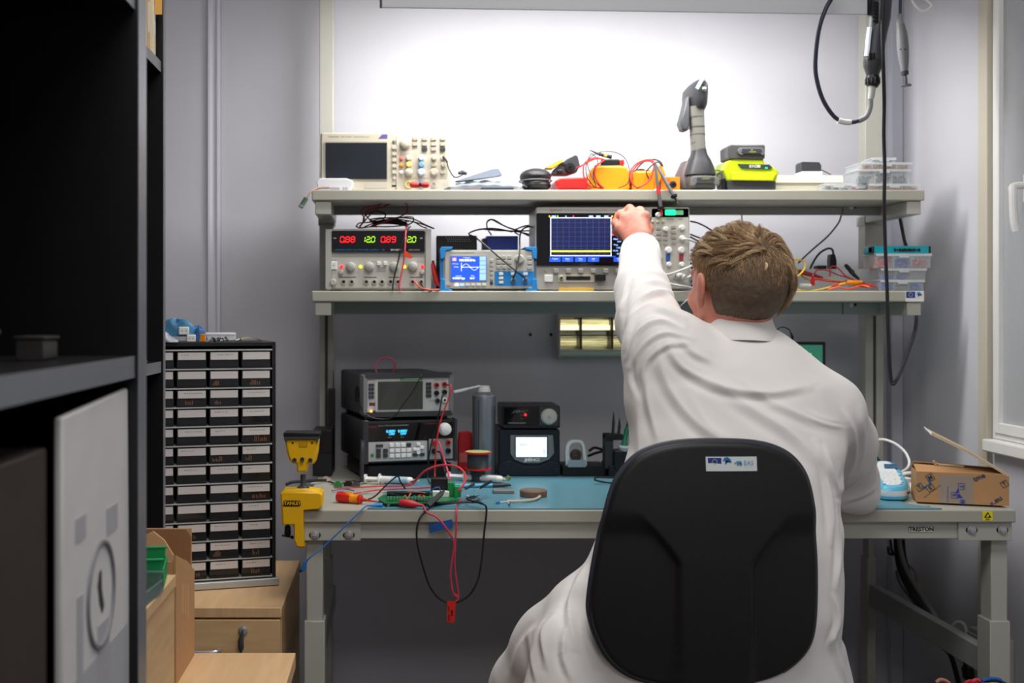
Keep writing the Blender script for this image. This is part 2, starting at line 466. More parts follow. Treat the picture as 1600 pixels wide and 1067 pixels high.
# the uprights and two shelves
UPY0,UPY1=3.062,3.11
for x0,x1 in ((PX(499,0,UPY0).x,PX(521,0,UPY0).x),(PX(1352,0,UPY0).x,PX(1381,0,UPY0).x)):
    up=part('upright',MB().box(x0,x1,UPY0,UPY1,DZ +.0005,2.35),bench_m,bt,bev=.002)
    part('slot_strip',MB().box((x0 +x1)/2-.004,(x0 +x1)/2+.004,UPY0 -.0006,UPY0 +.001,DZ +.05,1.20),M('slot_dark',(70,70,66),.6),up)
    part('upright_cap',MB().box(x0 -.003,x1 +.003,UPY0 -.003,UPY1 +.003,PX(0,338,UPY0).z,PX(0,352,UPY0).z),rail_m,up)
SY0,SY1=2.80,3.058
SX0,SX1=PX(487,0,SY0).x,PX(1445,0,SY0).x
S1=PX(0,454.5,SY0).z;S2=PX(0,296.5,SY0).z
def shelf(zt,rail_mat,vtop,first):
    b=part('shelf_board',MB().box(SX0,SX1,SY0,SY1,zt -.0265,zt),lam_m,bt,bev=.003)
    r0=SY0 +.166
    zr=CAMZ -((335.5 if first else 490.5)-VY)/FOC *r0
    part('shelf_rail',MB().box(PX(519,0,r0).x,PX(1316,0,r0).x,r0,r0 +.014,zr,zt -.027),rail_mat,b,bev=.001)
    part('shelf_rail_end',MB().box(PX(1317,0,r0).x,PX(1418,0,r0).x,r0 -.003,r0 +.014,zr -.001,zt -.027),rail_mat,b,bev=.001)
    for x0,x1 in ((PX(492,0,SY0).x,PX(517,0,SY0).x),(PX(1419,0,SY0).x,PX(1441,0,SY0).x)):
        part('shelf_bracket',MB().box(x0,x1,SY0 +.006,SY1 -.002,zt -.060,zt -.0268),bench_m,b,bev=.002)
    u=1330
    pp=PX(u,vtop,r0 -.003)
    part('screw',MB().lathe((pp.x,r0 -.003,pp.z),[(.007,0),(.006,.003),(.001,.004)],(0,-1,0),14),steel_m,b)
    part('screw_slot',MB().prism(rrect(pp.x -.004,pp.x +.014,pp.z -.004,pp.z +.004,.004),r0 -.0036,r0 -.002),blackm_m,b)
shelf(S2,rail_m,323,True)
shelf(S1,M('rail_green_grey',(140,152,148),.4,var=.03),476,False)
# name plate, ESD sticker, blue tape, shelf sticker
RY=DY0 +.014
p=PX(1439,824.5,RY)
npz=p.z -.003
np_=part('name_plate',MB().box(p.x -.026,p.x +.026,RY -.0012,RY +.001,npz -.0062,npz +.0062),blackm_m,bt)
part('name_plate_face',MB().box(p.x -.0256,p.x +.0256,RY -.0016,RY -.0012,npz -.0058,npz +.0058),M('plate_silver',(214,214,208),.4),np_)
part('lettering',text_mb('TRESTON',.0118,p.x,RY -.0015,npz,bold=.04),blackm_m,np_,smooth=False)
p=PX(1543,806,DY0)
st=part('static_warning_sticker',MB().prism(rrect(p.x -.0105,p.x +.0105,p.z -.010,p.z +.010,.002),DY0 -.0006,DY0 +.001),M('sticker_yellow',(236,220,20),.5),bt)
m=MB().prism([(p.x -.0078,p.z -.0035),(p.x +.0078,p.z -.0035),(p.x,p.z +.0085)],DY0 -.0009,DY0 -.0006)
part('triangle_mark',m,blackm_m,st)
part('hand_mark',MB().prism([(p.x -.0035,p.z -.002),(p.x +.001,p.z -.002),(p.x +.003,p.z +.001),(p.x,p.z +.0045)],DY0 -.0012,DY0 -.0009),MATS['sticker_yellow'],st)
part('lettering',text_mb('ESD',.005,p.x,DY0 -.0008,p.z -.007,bold=.02),blackm_m,st,smooth=False)
p=PX(689,822,DY0)
m=MB();c,s_=math.cos(math.radians(12)),math.sin(math.radians(12))
pl=[(-.026,-.009),(.024,-.008),(.026,.0095),(-.024,.009)]
m.prism([(p.x +a *c -b *s_,p.z +a *s_ +b *c) for a,b in pl],DY0 -.0012,DY0 -.0002)
single('blue_tape',m,M('tape_blue',(24,84,158),.5,var=.08),'strip of blue tape stuck aslant on the front edge of the bench','tape')
def eu_flag(mb_parent,x,z,w,h,y):
    part('flag_panel',MB().box(x,x +w,y -.0003,y,z,z +h),M('flag_blue',(22,60,150),.5),mb_parent)
    m=MB()
    for k in range(12):
        a=2*PI *k /12;m.cyl((x +w /2+h *.3*math.cos(a),y -.0004,z +h /2+h *.3*math.sin(a)),(x +w /2+h *.3*math.cos(a),y -.0007,z +h /2+h *.3*math.sin(a)),h *.055,n=5)
    part('star_ring',m,M('star_gold',(240,205,60),.5),mb_parent)
def bird_mark(par,x,z,s,y):
    m=MB().prism([(x,z +s *.55),(x +s *.2,z +s *.95),(x +s *.55,z +s),(x +s *.9,z +s *.7),(x +s,z +s *.4),(x +s *.6,z +s *.62),(x +s *.3,z +s *.6)],y -.0004,y)
    part('swoosh_blue',m,M('swoosh_teal',(30,120,190),.5),par)
    m=MB().prism([(x +s *.3,z +s *.58),(x +s *.62,z +s *.6),(x +s *1.0,z +s *.38),(x +s *.55,z +s *.42),(x +s *.25,z +s *.1)],y -.0004,y)
    part('swoosh_black',m,blackm_m,par)
q0,q1=PX(1415,454,SY0),PX(1444,471,SY0)
st=part('logo_sticker',MB().box(q0.x,q1.x -.001,SY0 -.0006,SY0 +.001,q1.z,q0.z -.001),paper_m,bt)
eu_flag(st,q0.x +.001,q1.z +.009,.022,.015,SY0 -.0007)
bird_mark(st,q0.x +.026,q1.z +.009,.014,SY0 -.0007)
# blue mat
m=MB().prism([(-.062,2.403),(1.145,2.403),(1.10,2.47),(1.10,3.04),(-.03,3.04),(-.03,2.55)],DZ +.0002,DZ +.0028,'z')
single('bench_mat',m,mat_m,'teal blue rubber mat covering the top of the workbench','mat')

# bench lamp hung above the shelves
LY=2.61
a,b=PX(596,12,LY),PX(1356,23,LY)
t=thing('bench_lamp','long grey metal strip lamp hanging over the shelves at the top edge','lamp',((a.x +b.x)/2,LY +.09,a.z))
m=MB()
def lring(x,dz): return [(x,LY,a.z +dz),(x,LY +.006,a.z +dz),(x,LY +.012,a.z +.045+dz),(x,LY +.19,a.z +.085+dz),(x,LY +.196,a.z +.08+dz),(x,LY +.20,a.z +.12+dz),(x,LY +.10,a.z +.17+dz),(x,LY,a.z +.13+dz)]
dz=b.z -a.z
m.hull([lring(a.x,0),lring(b.x,dz)])
part('housing',m,M('lamp_grey',(205,208,212),.4),t,bev=.002)
part('end_cap',MB().prism([(LY -.002,a.z -.002),(LY +.2,a.z +.075),(LY +.204,a.z +.125),(LY +.1,a.z +.175),(LY -.002,a.z +.135)],a.x -.004,a.x +.001,'x'),black_m,t)
part('end_cap',MB().prism([(LY -.002,b.z -.002),(LY +.2,b.z +.075),(LY +.204,b.z +.125),(LY +.1,b.z +.175),(LY -.002,b.z +.135)],b.x -.001,b.x +.004,'x'),black_m,t)
m=MB().add([(a.x +.01,LY +.02,a.z +.0455),(b.x -.01,LY +.02,b.z +.0455),(b.x -.01,LY +.18,b.z +.0815),(a.x +.01,LY +.18,a.z +.0815)],[(0,3,2,1)])
part('diffuser',m,e_lamp,t)
for x in (a.x +.15,b.x -.15): part('hanging_wire',MB().cyl((x,LY +.1,a.z +.16),(x,LY +.1,CZ -.001),.0015,n=6),steel_m,t)
# ================================================================== instruments on the shelves
def C1(u,v,Y): return PX(480+u /3.679,180+v /3.679,Y)
def C2(u,v,Y): return PX(820+u /3.679,200+v /3.679,Y)
def C4(u,v,Y): return PX(1120+u /3.679,200+v /3.679,Y)
def dims(C,r,Y):
    a,b=C(r[0],r[1],Y),C(r[2],r[3],Y)
    return b.x -a.x,a.z -b.z,(a.x +b.x)/2

# --- white bench oscilloscope, screen off
Y=2.86;r=(75,70,822,408);w,h,cx=dims(C1,r,Y)
d=Dev('oscilloscope','cream oscilloscope with a dark switched-off screen, on the top shelf','oscilloscope',r,w,h,(cx,Y,S2))
d.body(cream_m,.12,.006,.004)
d.box('front_bezel',beige_m,(84,78,505,404),-.004,.0005,.004,.001)
d.box('screen_surround',M('warm_grey',(168,162,148),.5),(98,124,464,346),-.0055,-.0038,.003)
d.box('screen',screen_m,(106,131,458,340),-.0062,-.0055,.001)
d.box('control_panel',M('panel_cream',(196,189,172),.5),(512,84,812,405),-.003,.0005,.004,.001)
d.box('section_field',M('panel_cream_dark',(184,177,160),.5),(536,190,700,334),-.0036,-.0029,.003)
d.box('section_field',MATS['panel_cream_dark'],(706,190,803,334),-.0036,-.0029,.003)
d.text(M('ink_blue',(44,50,120),.5),'Tektronix',151,96,9,-.0042,wpx=60)
d.text(M('ink_grey',(110,106,98),.5),'TBS 1052B',224,96,8,-.0042,wpx=60)
d.text(MATS['ink_grey'],'Digital Oscilloscope',312,97,7,-.0042,wpx=88)
p=[(d.X(410),d.Z(106)),(d.X(461),d.Z(106)),(d.X(461),d.Z(82)),(d.X(432),d.Z(82))]
part('corner_badge',MB().prism(p,-.0046,-.0039),M('badge_violet',(92,78,150),.5),d.t)
for i,v in enumerate((124,160,196,231,266,301,336)):
    if i in (0,6): d.knob(lgrey_m if i else grey_m,500,v,11,.004,'button',-.003)
    else: d.box('button',beige_m,(487,v -9,512,v +9),-.0085,-.003,.001,.001)
for v in (108,140,168):
    for i,u in enumerate((620,674,726,778)):
        if v == 168 and i == 0: continue
        d.box('button',MATS['warm_grey'] if not (v == 168 and i in (1,3)) else dark_m,(u -16,v -10,u +16,v +10),-.0075,-.003,.0022,.001)
d.knob(beige_m,562,136,31,.014,'knob',-.003)
for u,v,rad,mt in ((583,219,17,cream_m),(583,257,17,M('pale_yellow',(236,214,120),.5)),(583,300,23,cream_m),(655,219,17,M('pale_blue',(190,208,222),.5)),
                      (655,257,17,M('sky_blue',(110,166,214),.5)),(655,300,22,MATS['pale_blue']),(728,219,15,beige_m),(728,300,22,beige_m),(782,259,15,beige_m)):
    d.knob(mt,u,v,rad,.011,'knob',-.0036)
for u,v,mt in ((541,220,M('salmon',(226,120,108),.5)),(541,259,M('amber_button',(236,160,50),.5)),(541,300,white_m)):
    d.knob(mt,u,v,12,.004,'button',-.0036)
for u,v in ((727,257),(782,219),(778,300)): d.box('button',beige_m,(u -15,v -9,u +15,v +9),-.0078,-.003,.002,.001)
d.jack(M('ring_yellow',(236,214,110),.5),alu_m,583,369,22);d.jack(MATS['sky_blue'],alu_m,655,369,22);d.jack(cream_m,alu_m,727,369,18)
d.box('port',blackm_m,(486,373,512,383),-.0045,-.003,.0006)
d.box('rating_plate',M('plate_dull',(186,182,170),.5),(333,366,458,392),-.0045,-.0035,.0006)
for u in (150,700): d.box('foot',grey_m,(u,404,u +60,416),-.0,.02,.001)
for o in d.t.children: o.location.z += .0035
d.t.location.z=S2 -.0005

# --- white alarm box lying in front
Y=2.825;r=(55,352,262,425);w,h,cx=dims(C1,r,Y)
d=Dev('plastic_enclosure','small white plastic enclosure with vent slots at the left end of the top shelf','box',r,w,h,(cx,Y,S2))
part('body',MB().prism([(d.X(66),0),(d.X(246),0),(d.X(262),h *.45),(d.X(262),h *.8),(d.X(225),h),(d.X(70),h),(d.X(53),h *.75),(d.X(53),h *.6)],0,.045,'y',.002),M('white_plastic_warm',(226,226,230),.4),d.t,.001)
for k in range(6): d.box('vent_slot',grey_m,(135+k *9,404,139+k *9,424),-.0005,.001,.0003)
for k in range(3): d.box('vent_slot',grey_m,(206+k *10,404,210+k *10,424),-.0005,.001,.0003)
m=cable([C1(130,415,Y -.004),C1(70,416,Y -.006),C1(20,440,SY0 -.006),C1(0,475,SY0 -.008),C1(-20,495,SY0 -.008)],.0011)
a=PX(473,317,SY0 -.008)
t=thing('terminal_plug','green terminal plug dangling on thin wires off the left end of the top shelf','connector',a)
o=part('wire',m,M('wire_salmon',(196,128,110),.5),t)
part('wire',cable([C1(130,420,Y -.004),C1(60,424,Y -.006),C1(15,452,SY0 -.006),C1(-8,485,SY0 -.008),C1(-26,500,SY0 -.008)],.0011),grey_m,t)
part('housing',MB().tube_raw([a +Vector((.009,0,.012)),a +Vector((-.006,0,-.012))],[.006,.006],4),M('terminal_green',(88,116,92),.5),t)
part('screw_row',MB().box(a.x -.006,a.x +.001,a.y -.007,a.y -.005,a.z -.010,a.z -.005),steel_m,t)

# red banana plugs on the shelf edge
def plug_red(p,dv,label):
    t=thing('crocodile_clip',label,'clip',p)
    q=p +dv
    part('sleeve',MB().tube_raw([p,p +dv *.15,p +dv *.5,p +dv *.9,q],[.004,.0072,.0075,.006,.005],12),redr_m,t)
    part('mouth',MB().tube_raw([q +Vector((0,-.0035,0)),q +Vector((0,-.006,0))],[.004,.003],10),blackm_m,t)
    return t
plug_red(C1(590,400,2.822),Vector((.026,-.002,-.001)),'left of two red clip sleeves lying under the cream oscilloscope')
plug_red(C1(700,402,2.812),Vector((-.022,-.004,.001)),'right of two red clip sleeves lying under the cream oscilloscope')
m=cable([C1(790,250,2.85),C1(800,262,2.835),C1(815,310,2.84),C1(845,355,2.85),C1(880,350,2.87),C1(905,332,2.88)],.0016)
t=thing('probe_lead','black probe lead curving from the cream oscilloscope to the bag beside it','cable',C1(815,400,2.84))
part('cord',m,black_m,t)
part('strain_relief',MB().cyl(C1(783,238,2.853),C1(806,270,2.838),.0035,.002,10),black_m,t)
part('probe_head',MB().tube_raw([C1(872,334,2.87),C1(890,328,2.875),C1(915,336,2.88)],[.004,.0055,.004],10),dark_m,t)

# --- clear bag with grey blue gadget
Y=2.83
t=thing('plastic_bag','flat clear plastic bag holding a dark strip, lying between oscilloscope and black pouch','bag',C1(1030,425,Y))
a,b=C1(800,425,Y),C1(1250,425,Y)
g=MB();nx,ny=26,8
vs=[]
for j in range(ny +1):
    for i in range(nx +1):
        x=a.x +(b.x -a.x +.012)*i /nx -.006;y=Y -.015+.11*j /ny
        e=math.sin(PI *min(1,max(0,i /nx))) ** .5*math.sin(PI *(.12+.76*j /ny))
        vs.append((x,y,S2 +.004+.026*e +.003*math.sin(i *1.3+j)*e +.006*(i > nx -2)))
fs=[(j *(nx +1)+i,j *(nx +1)+i +1,(j +1)*(nx +1)+i +1,(j +1)*(nx +1)+i) for j in range(ny) for i in range(nx)]
g.add(vs,fs)
part('film',g,M('bag_film',(150,164,180),.2,alpha=.75,coat=.3),t)
part('bottom_film',MB().box(a.x,b.x,Y -.012,Y +.09,S2 +.0005,S2 +.0018),M('bag_white',(160,166,176),.4),t)
part('dark_strip',MB().box(C1(1000,0,Y).x,C1(1185,0,Y).x,Y -.008,Y +.05,S2 +.002,S2 +.008),M('strip_navy',(72,86,110),.5),t)
part('pink_strip',MB().box(C1(900,0,Y).x,C1(995,0,Y).x,Y -.006,Y +.05,S2 +.002,S2 +.006),M('strip_pink',(178,150,150),.5),t)
m=MB();P=[C1(850,378,Y),C1(1062,310,Y +.02),C1(1100,308,Y +.02),C1(1122,345,Y +.01),C1(1080,352,Y),C1(870,382,Y -.002)]
m.hull([[(p.x,p.y,p.z) for p in P],[(p.x,p.y +.04,p.z +.002) for p in P]])
single('antistatic_pouch',m,M('pouch_blue_grey',(66,78,94),.5,var=.1),'slanting grey-blue flat pouch lying on the clear plastic bag','pouch',bev=.002)

# --- black soft pouch
t=thing('headset_pouch','black padded zip pouch on the top shelf left of the red meter','pouch',C2(60,347,2.86))
m=MB();c=C2(70,300,2.87)
m.ball((c.x -.002,c.y,S2 +.018),(.037,.045,.0175),24,10)
part('lower_shell',m,black_m,t)
m=MB().ball((c.x -.004,c.y,S2 +.040),(.040,.045,.0215),24,10)
part('upper_shell',m,M('black_nylon',(34,34,38),.45,bump=.4,bscale=600),t)
part('zip',MB().tube([(c.x -.004+.0405*math.cos(k *PI /8),c.y +.046*math.sin(k *PI /8),S2 +.029) for k in range(16)],.0018,6,3,closed=True),M('zip_grey',(90,90,92),.5),t)
# --- black meter with yellow side, tilted
Y=2.875
t=thing('clamp_meter','dark grey meter with yellow edge and round dial leaning behind the red meter','multimeter',C2(235,270,Y),local=False)
P=[(150,268),(172,232),(240,178),(290,154),(305,160),(318,215),(300,252),(250,268)]
m=MB().prism([(C2(u,v,Y).x,C2(u,v,Y).z) for u,v in reversed(P)],Y,Y +.04,'y',.002)
part('case',m,dark_m,t,.001)
P=[(118,226),(205,182),(220,184),(218,196),(160,232),(130,232)]
part('yellow_edge',MB().prism([(C2(u,v,Y -.006).x,C2(u,v,Y -.006).z) for u,v in reversed(P)],Y -.006,Y +.03),M('olive_yellow',(206,170,50),.5),t,.001)
c=C2(258,228,Y)
part('dial',MB().lathe((c.x,Y,c.z),[(.0125,0),(.0125,.006),(.011,.008),(.006,.008),(.0055,.0095),(.003,.0095),(.0025,.006)],(0,-1,0),24),black_m,t)
part('screen',MB().box(C2(215,0,Y).x,C2(235,0,Y).x,Y -.0008,Y,C2(0,218,Y).z,C2(0,206,Y).z),screen_m,t)
part('tail_block',MB().box(C2(185,0,Y).x,C2(215,0,Y).x,Y -.006,Y +.02,C2(0,262,Y).z,C2(0,240,Y).z),black_m,t,.002)
# --- red meter lying flat
Y=2.835
t=thing('red_meter','red rubber cased meter lying flat on the top shelf','multimeter',C2(272,347,Y))
m=MB().prism([(C2(u,0,Y).x,S2 +.0005+(347-v)/3.679/FOC *Y) for u,v in reversed([(192,346),(180,310),(180,284),(196,272),(250,268),(352,266),(362,276),(362,338),(356,346)])],Y,Y +.12,'y',.003)
part('case',m,red_m,t,.002)
part('front_lip',MB().rbox(C2(192,0,Y).x,C2(352,0,Y).x,S2 +.008,S2 +.016,Y -.002,Y +.003,.002),M('red_dark',(168,26,24),.5),t)
part('face_plate',MB().box(C2(200,0,Y).x,C2(345,0,Y).x,Y +.01,Y +.11,S2 +.0215,S2 +.0222),dark_m,t)

# --- two yellow handheld multimeters, end-on, with leads
def hand_meter(u0,u1,v0,Y,depth,tilt,lab,dial=False,holo=False):
    a,b=C2(u0,0,Y).x,C2(u1,0,Y).x;top=C2(0,v0,Y).z;h=top -S2
    t=thing('handheld_multimeter',lab,'multimeter',((a +b)/2,Y,S2 +.0005),tilt,local=True,group='yellow handheld multimeters')
    w=b -a
    m=MB().prism([(w *p,h *q) for p,q in ((-.42,0),(.42,0),(.5,.15),(.5,.7),(.42,.95),(.3,1),(-.3,1),(-.42,.95),(-.5,.7),(-.5,.15))],0,depth,'y',.004)
    part('holster',m,yellow_m,t,.002)
    part('holster_foot',MB().rbox(-w *.38,w *.38,.001,h *.2,-.003,.002,.002),M('yellow_deep',(226,146,14),.45),t)
    part('face',MB().box(-w *.36,w *.36,.01,depth -.01,h -.0005,h +.003),dark_m,t,.001)
    part('screen',MB().box(-w *.28,w *.28,depth *.6,depth *.88,h +.003,h +.0036),M('lcd_grey',(150,160,146),.3),t)
    part('dial',MB().lathe((0,depth *.32,h +.003),[(w *.22,0),(w *.2,.005),(w *.05,.006)],(0,0,1),20),black_m,t)
    return t
hand_meter(372,604,218,2.85,.15,-4,'yellow multimeter left of two, its red and black leads wound around it')
t2=hand_meter(618,745,246,2.845,.12,0,'yellow multimeter right of two, its probes hanging over the shelf edge')
# the stand/bail corner of the second one
Yb=2.85
m=MB().prism([(C2(u,v,Yb).x,C2(u,v,Yb).z) for u,v in reversed([(742,348),(740,290),(752,228),(770,210),(795,222),(812,272),(790,282),(770,320),(758,346)])],Yb,Yb +.05,'y',.002)
t=thing('spare_holster','curved orange meter holster standing on edge behind the hanging probes','holster',C2(770,347,Yb));part('shell',m,yellow_m,t,.002)
part('insert',MB().prism([(C2(u,v,Yb -.001).x,C2(u,v,Yb -.001).z) for u,v in reversed([(626,262),(660,242),(716,222),(722,244),(680,270),(634,278)])],2.90,2.93),M('insert_grey',(110,114,118),.5),t,.001)
Yb=2.86
t=thing('cable_tester','small orange block with a black round eye beside the air duster gun','tester',C2(850,347,Yb))
part('case',MB().rbox(C2(782,0,Yb).x,C2(892,0,Yb).x,S2 +.0005,C2(0,281,Yb).z,Yb,Yb +.05,.003,4,.001),orange_m,t)
c=C2(852,325,Yb)
part('eye',MB().lathe((c.x,Yb,c.z),[(.009,0),(.0085,.002),(.004,.003),(.0035,.001)],(0,-1,0),20),black_m,t)
part('side_plate',MB().box(C2(812,0,Yb).x,C2(836,0,Yb).x,Yb -.001,Yb +.001,C2(0,340,Yb).z,C2(0,290,Yb).z),M('orange_deep',(206,104,20),.5),t)

def loops(name,mat,label,pts,r,cat='cable',group=None):
    P=[C2(u,v,y) for u,v,y in pts]
    return single(name,MB().tube(P,r,7,7),mat,label,cat,group)
loops('test_lead',redr_m,'red lead looping round the left yellow multimeter from the red meter',[(300,230,2.86),(335,212,2.845),(400,178,2.84),(455,182,2.845),(440,195,2.835),(410,225,2.83),(402,270,2.828),(425,320,2.828),(452,345,2.83),(420,344,2.832),(368,330,2.835),(338,270,2.838),(345,200,2.845),(400,172,2.86),(440,178,2.87)],.0021)
loops('test_lead',black_m,'thin black lead arching in a big ring over the left yellow multimeter',[(440,345,2.83),(400,300,2.826),(396,240,2.828),(420,195,2.835),(390,150,2.85),(370,165,2.85),(352,220,2.84),(362,290,2.835),(410,338,2.83),(360,200,2.86),(430,140,2.88),(520,140,2.88),(580,180,2.87),(604,260,2.85),(590,320,2.84),(540,345,2.835)],.0013)
loops('test_lead',redr_m,'red lead coiled round the right yellow multimeter',[(615,290,2.845),(612,240,2.85),(650,200,2.86),(705,182,2.86),(742,196,2.85),(738,245,2.84),(715,300,2.835),(670,335,2.83),(636,338,2.83),(612,305,2.83),(618,250,2.84),(665,200,2.85),(720,190,2.848),(745,215,2.83)],.0021)
loops('test_lead',black_m,'black lead coiled round the right yellow multimeter',[(600,330,2.85),(625,260,2.86),(690,190,2.87),(745,182,2.87),(780,195,2.85),(792,225,2.86),(760,195,2.83),(700,250,2.84),(712,300,2.838),(660,342,2.835),(640,345,2.84)],.0016)
def probe(P,label,tipm,collar,grp='meter probes'):
    t=thing('test_probe',label,'probe',P[-1])
    P=[Vector(p) for p in P];a,b=P[0],P[1];d=(b -a)
    part('handle',MB().tube_raw([a,a +d *.1,a +d *.5,a +d *.92,b],[.0028,.0034,.0042,.0046,.0034],12),M('probe_grey',(92,92,94),.45),t)
    part('finger_guard',MB().tube_raw([b -d *.02,b +d *.03],[.0085,.0075],14),black_m,t)
    part('accent',MB().tube_raw([a +d *.5,a +d *.68],[.0046,.0048],12),collar,t)
    dn=d.normalized()
    part('nose',MB().tube_raw([b +d *.03,b +dn *.016],[.0034,.0030],10),tipm,t)
    part('tip',MB().tube_raw([b +dn *.016,b +dn *.024],[.0018,.0002],8),M('gold_tip',(220,200,150),.3,metal=1),t)
probe([C2(748,215,2.80),C2(782,460,2.788)],'probe with red nose hanging straight down over the top shelf edge',redr_m,redr_m)
probe([C2(752,205,2.82),C2(858,392,2.785)],'all grey probe slanting down over the top shelf edge',black_m,M('probe_grey',(92,92,94)))
# pen-like probes on the left meter
t=thing('test_probe','black pen probe resting on the left yellow multimeter','probe',C2(450,160,2.86))
part('handle',MB().tube_raw([C2(425,150,2.875),C2(500,168,2.872)],[.004,.005],10),black_m,t)
part('tip',MB().tube_raw([C2(372,126,2.878),C2(425,150,2.875)],[.0012,.0036],8),dark_m,t)
part('stripe',MB().tube_raw([C2(455,156,2.874),C2(472,161,2.873)],[.0050,.0052],10),MATS['olive_yellow'],t)
t=thing('banana_plug','black and red plug pair lying on the left yellow multimeter','plug',C2(520,218,2.87))
part('barrel',MB().box(C2(440,0,2.87).x,C2(545,0,2.87).x,2.87,2.885,C2(0,215,2.87).z,C2(0,178,2.87).z),black_m,t,.003)
part('red_end',MB().box(C2(545,0,2.87).x,C2(572,0,2.87).x,2.868,2.885,C2(0,215,2.87).z,C2(0,182,2.87).z),red_m,t,.002)

# --- cordless duster / glue gun standing on its battery
Y=2.87
def G(u,v,y=Y): return PX(1040+u /2.857,v /2.857,y)
t=thing('cordless_glue_gun','tall grey and black cordless gun standing on its battery on the top shelf','power tool',G(150,842))
def ring(u0,u1,v,y0,y1,n=20,sq=2.6):
    a,b=G(u0,v,Y),G(u1,v,Y);cx=(a.x +b.x)/2;rx=(b.x -a.x)/2;cy=(y0 +y1)/2;ry=(y1 -y0)/2
    out=[]
    for k in range(n):
        an=2*PI *k /n;c,s=math.cos(an),math.sin(an)
        out.append((cx +rx *math.copysign(abs(c) ** (2/sq),c),cy +ry *math.copysign(abs(s) ** (2/sq),s),a.z))
    return out
part('battery',MB().hull([ring(92,224,842,Y -.03,Y +.07),ring(88,226,825,Y -.032,Y +.072),ring(88,226,795,Y -.032,Y +.072),ring(96,218,780,Y -.028,Y +.07)]),M('battery_grey',(74,74,74),.45),t)
part('battery_back',MB().hull([ring(66,130,838,Y +.0,Y +.075),ring(64,130,770,Y +.0,Y +.075),ring(90,140,715,Y +.01,Y +.07)]),M('battery_warm_grey',(88,80,80),.5),t)  # rear block in a warmer, slightly paler grey
bp=part('battery_latch',MB().prism([(G(u,v).x,G(u,v).z) for u,v in reversed([(100,800),(112,796),(205,796),(218,802),(222,828),(204,832),(196,822),(122,822),(114,834),(94,834)])],Y -.0375,Y -.03),M('battery_light',(104,104,102),.4),t,.001)
part('latch_recess',MB().rbox(G(122,0).x,G(200,0).x,G(0,818).z,G(0,800).z,Y -.0382,Y -.036,.003),dark_m,t)
part('lettering',text_mb('LITHIUM',.0055,G(160,0).x,Y -.0384,G(0,806).z,shear=.2),M('battery_lime',(176,190,60),.5),t,smooth=False)
part('base_boot',MB().hull([ring(82,226,782,Y -.032,Y +.07),ring(88,224,760,Y -.030,Y +.065),ring(106,204,715,Y -.022,Y +.05),ring(118,188,690,Y -.018,Y +.04),ring(122,182,665,Y -.016,Y +.036)]),M('boot_dark',(44,45,48),.45),t)
part('grip',MB().hull([ring(120,182,672,Y -.016,Y +.036),ring(118,178,640,Y -.017,Y +.034),ring(112,174,570,Y -.02,Y +.03),ring(104,170,510,Y -.024,Y +.03),ring(102,170,480,Y -.028,Y +.03)]),M('grip_grey',(112,112,106),.5),t)
for v,(u0,u1) in ((525,(104,171)),(568,(110,175)),(602,(114,177)),(638,(117,179))):
    part('grip_rib',MB().hull([ring(u0,u1,v +3,Y -.0235+(v -520)*.00006,Y +.033),ring(u0,u1,v -3,Y -.024+(v -520)*.00006,Y +.033)]),M('rib_grey',(84,84,80),.5),t)
part('head',MB().hull([ring(112,176,490,Y -.03,Y +.08),ring(104,184,470,Y -.04,Y +.1),ring(103,187,420,Y -.045,Y +.11),ring(106,186,388,Y -.045,Y +.11),ring(122,172,368,Y -.04,Y +.1),ring(138,158,364,Y -.03,Y +.09)]),M('head_grey',(50,51,54),.42),t)
c=G(150,415)
part('nozzle',MB().lathe((c.x,Y -.044,c.z),[(.0052,0),(.0052,.004),(.004,.005),(.0038,.008),(.002,.009),(.0012,.006)],(0,-1,0),14),M('nozzle_brass',(214,206,180),.3,metal=1),t)
part('nozzle_recess',MB().lathe((G(148,385).x,Y -.0445,G(0,388).z),[(.006,0),(.006,.001),(.004,.0012)],(0,-1,0),16),blackm_m,t)
part('trigger_housing',MB().hull([[Vector((G(u,v).x,yy,G(u,v).z)) for u,v,yy in q] for q in (
    [(100,430,Y -.012),(100,430,Y +.03),(88,440,Y +.03),(88,440,Y -.012)],[(102,480,Y -.016),(102,480,Y +.03),(74,500,Y +.03),(74,500,Y -.016)],
    [(102,560,Y -.014),(102,560,Y +.03),(60,550,Y +.03),(60,550,Y -.014)],[(98,585,Y -.01),(98,585,Y +.025),(70,584,Y +.025),(70,584,Y -.01)])]),M('trigger_grey',(74,76,80),.5),t,.004)
part('glue_tube',MB().tube_raw([G(140,396,Y -.048),G(160,360,Y -.05),G(205,292,Y -.04)],[.0045,.0042,.0035],12),M('glue_stick',(186,214,228),.25,alpha=.75),t)
m=cable([G(225,760,2.88),G(245,765,2.87),G(250,800,2.86),G(236,838,2.86),G(226,820,2.87),G(232,780,2.88),G(250,770,2.9),G(258,750,2.93)],.0013)
single('hanging_cable',m,black_m,'thin black cord looped between the cordless gun and the lime charger','cable')

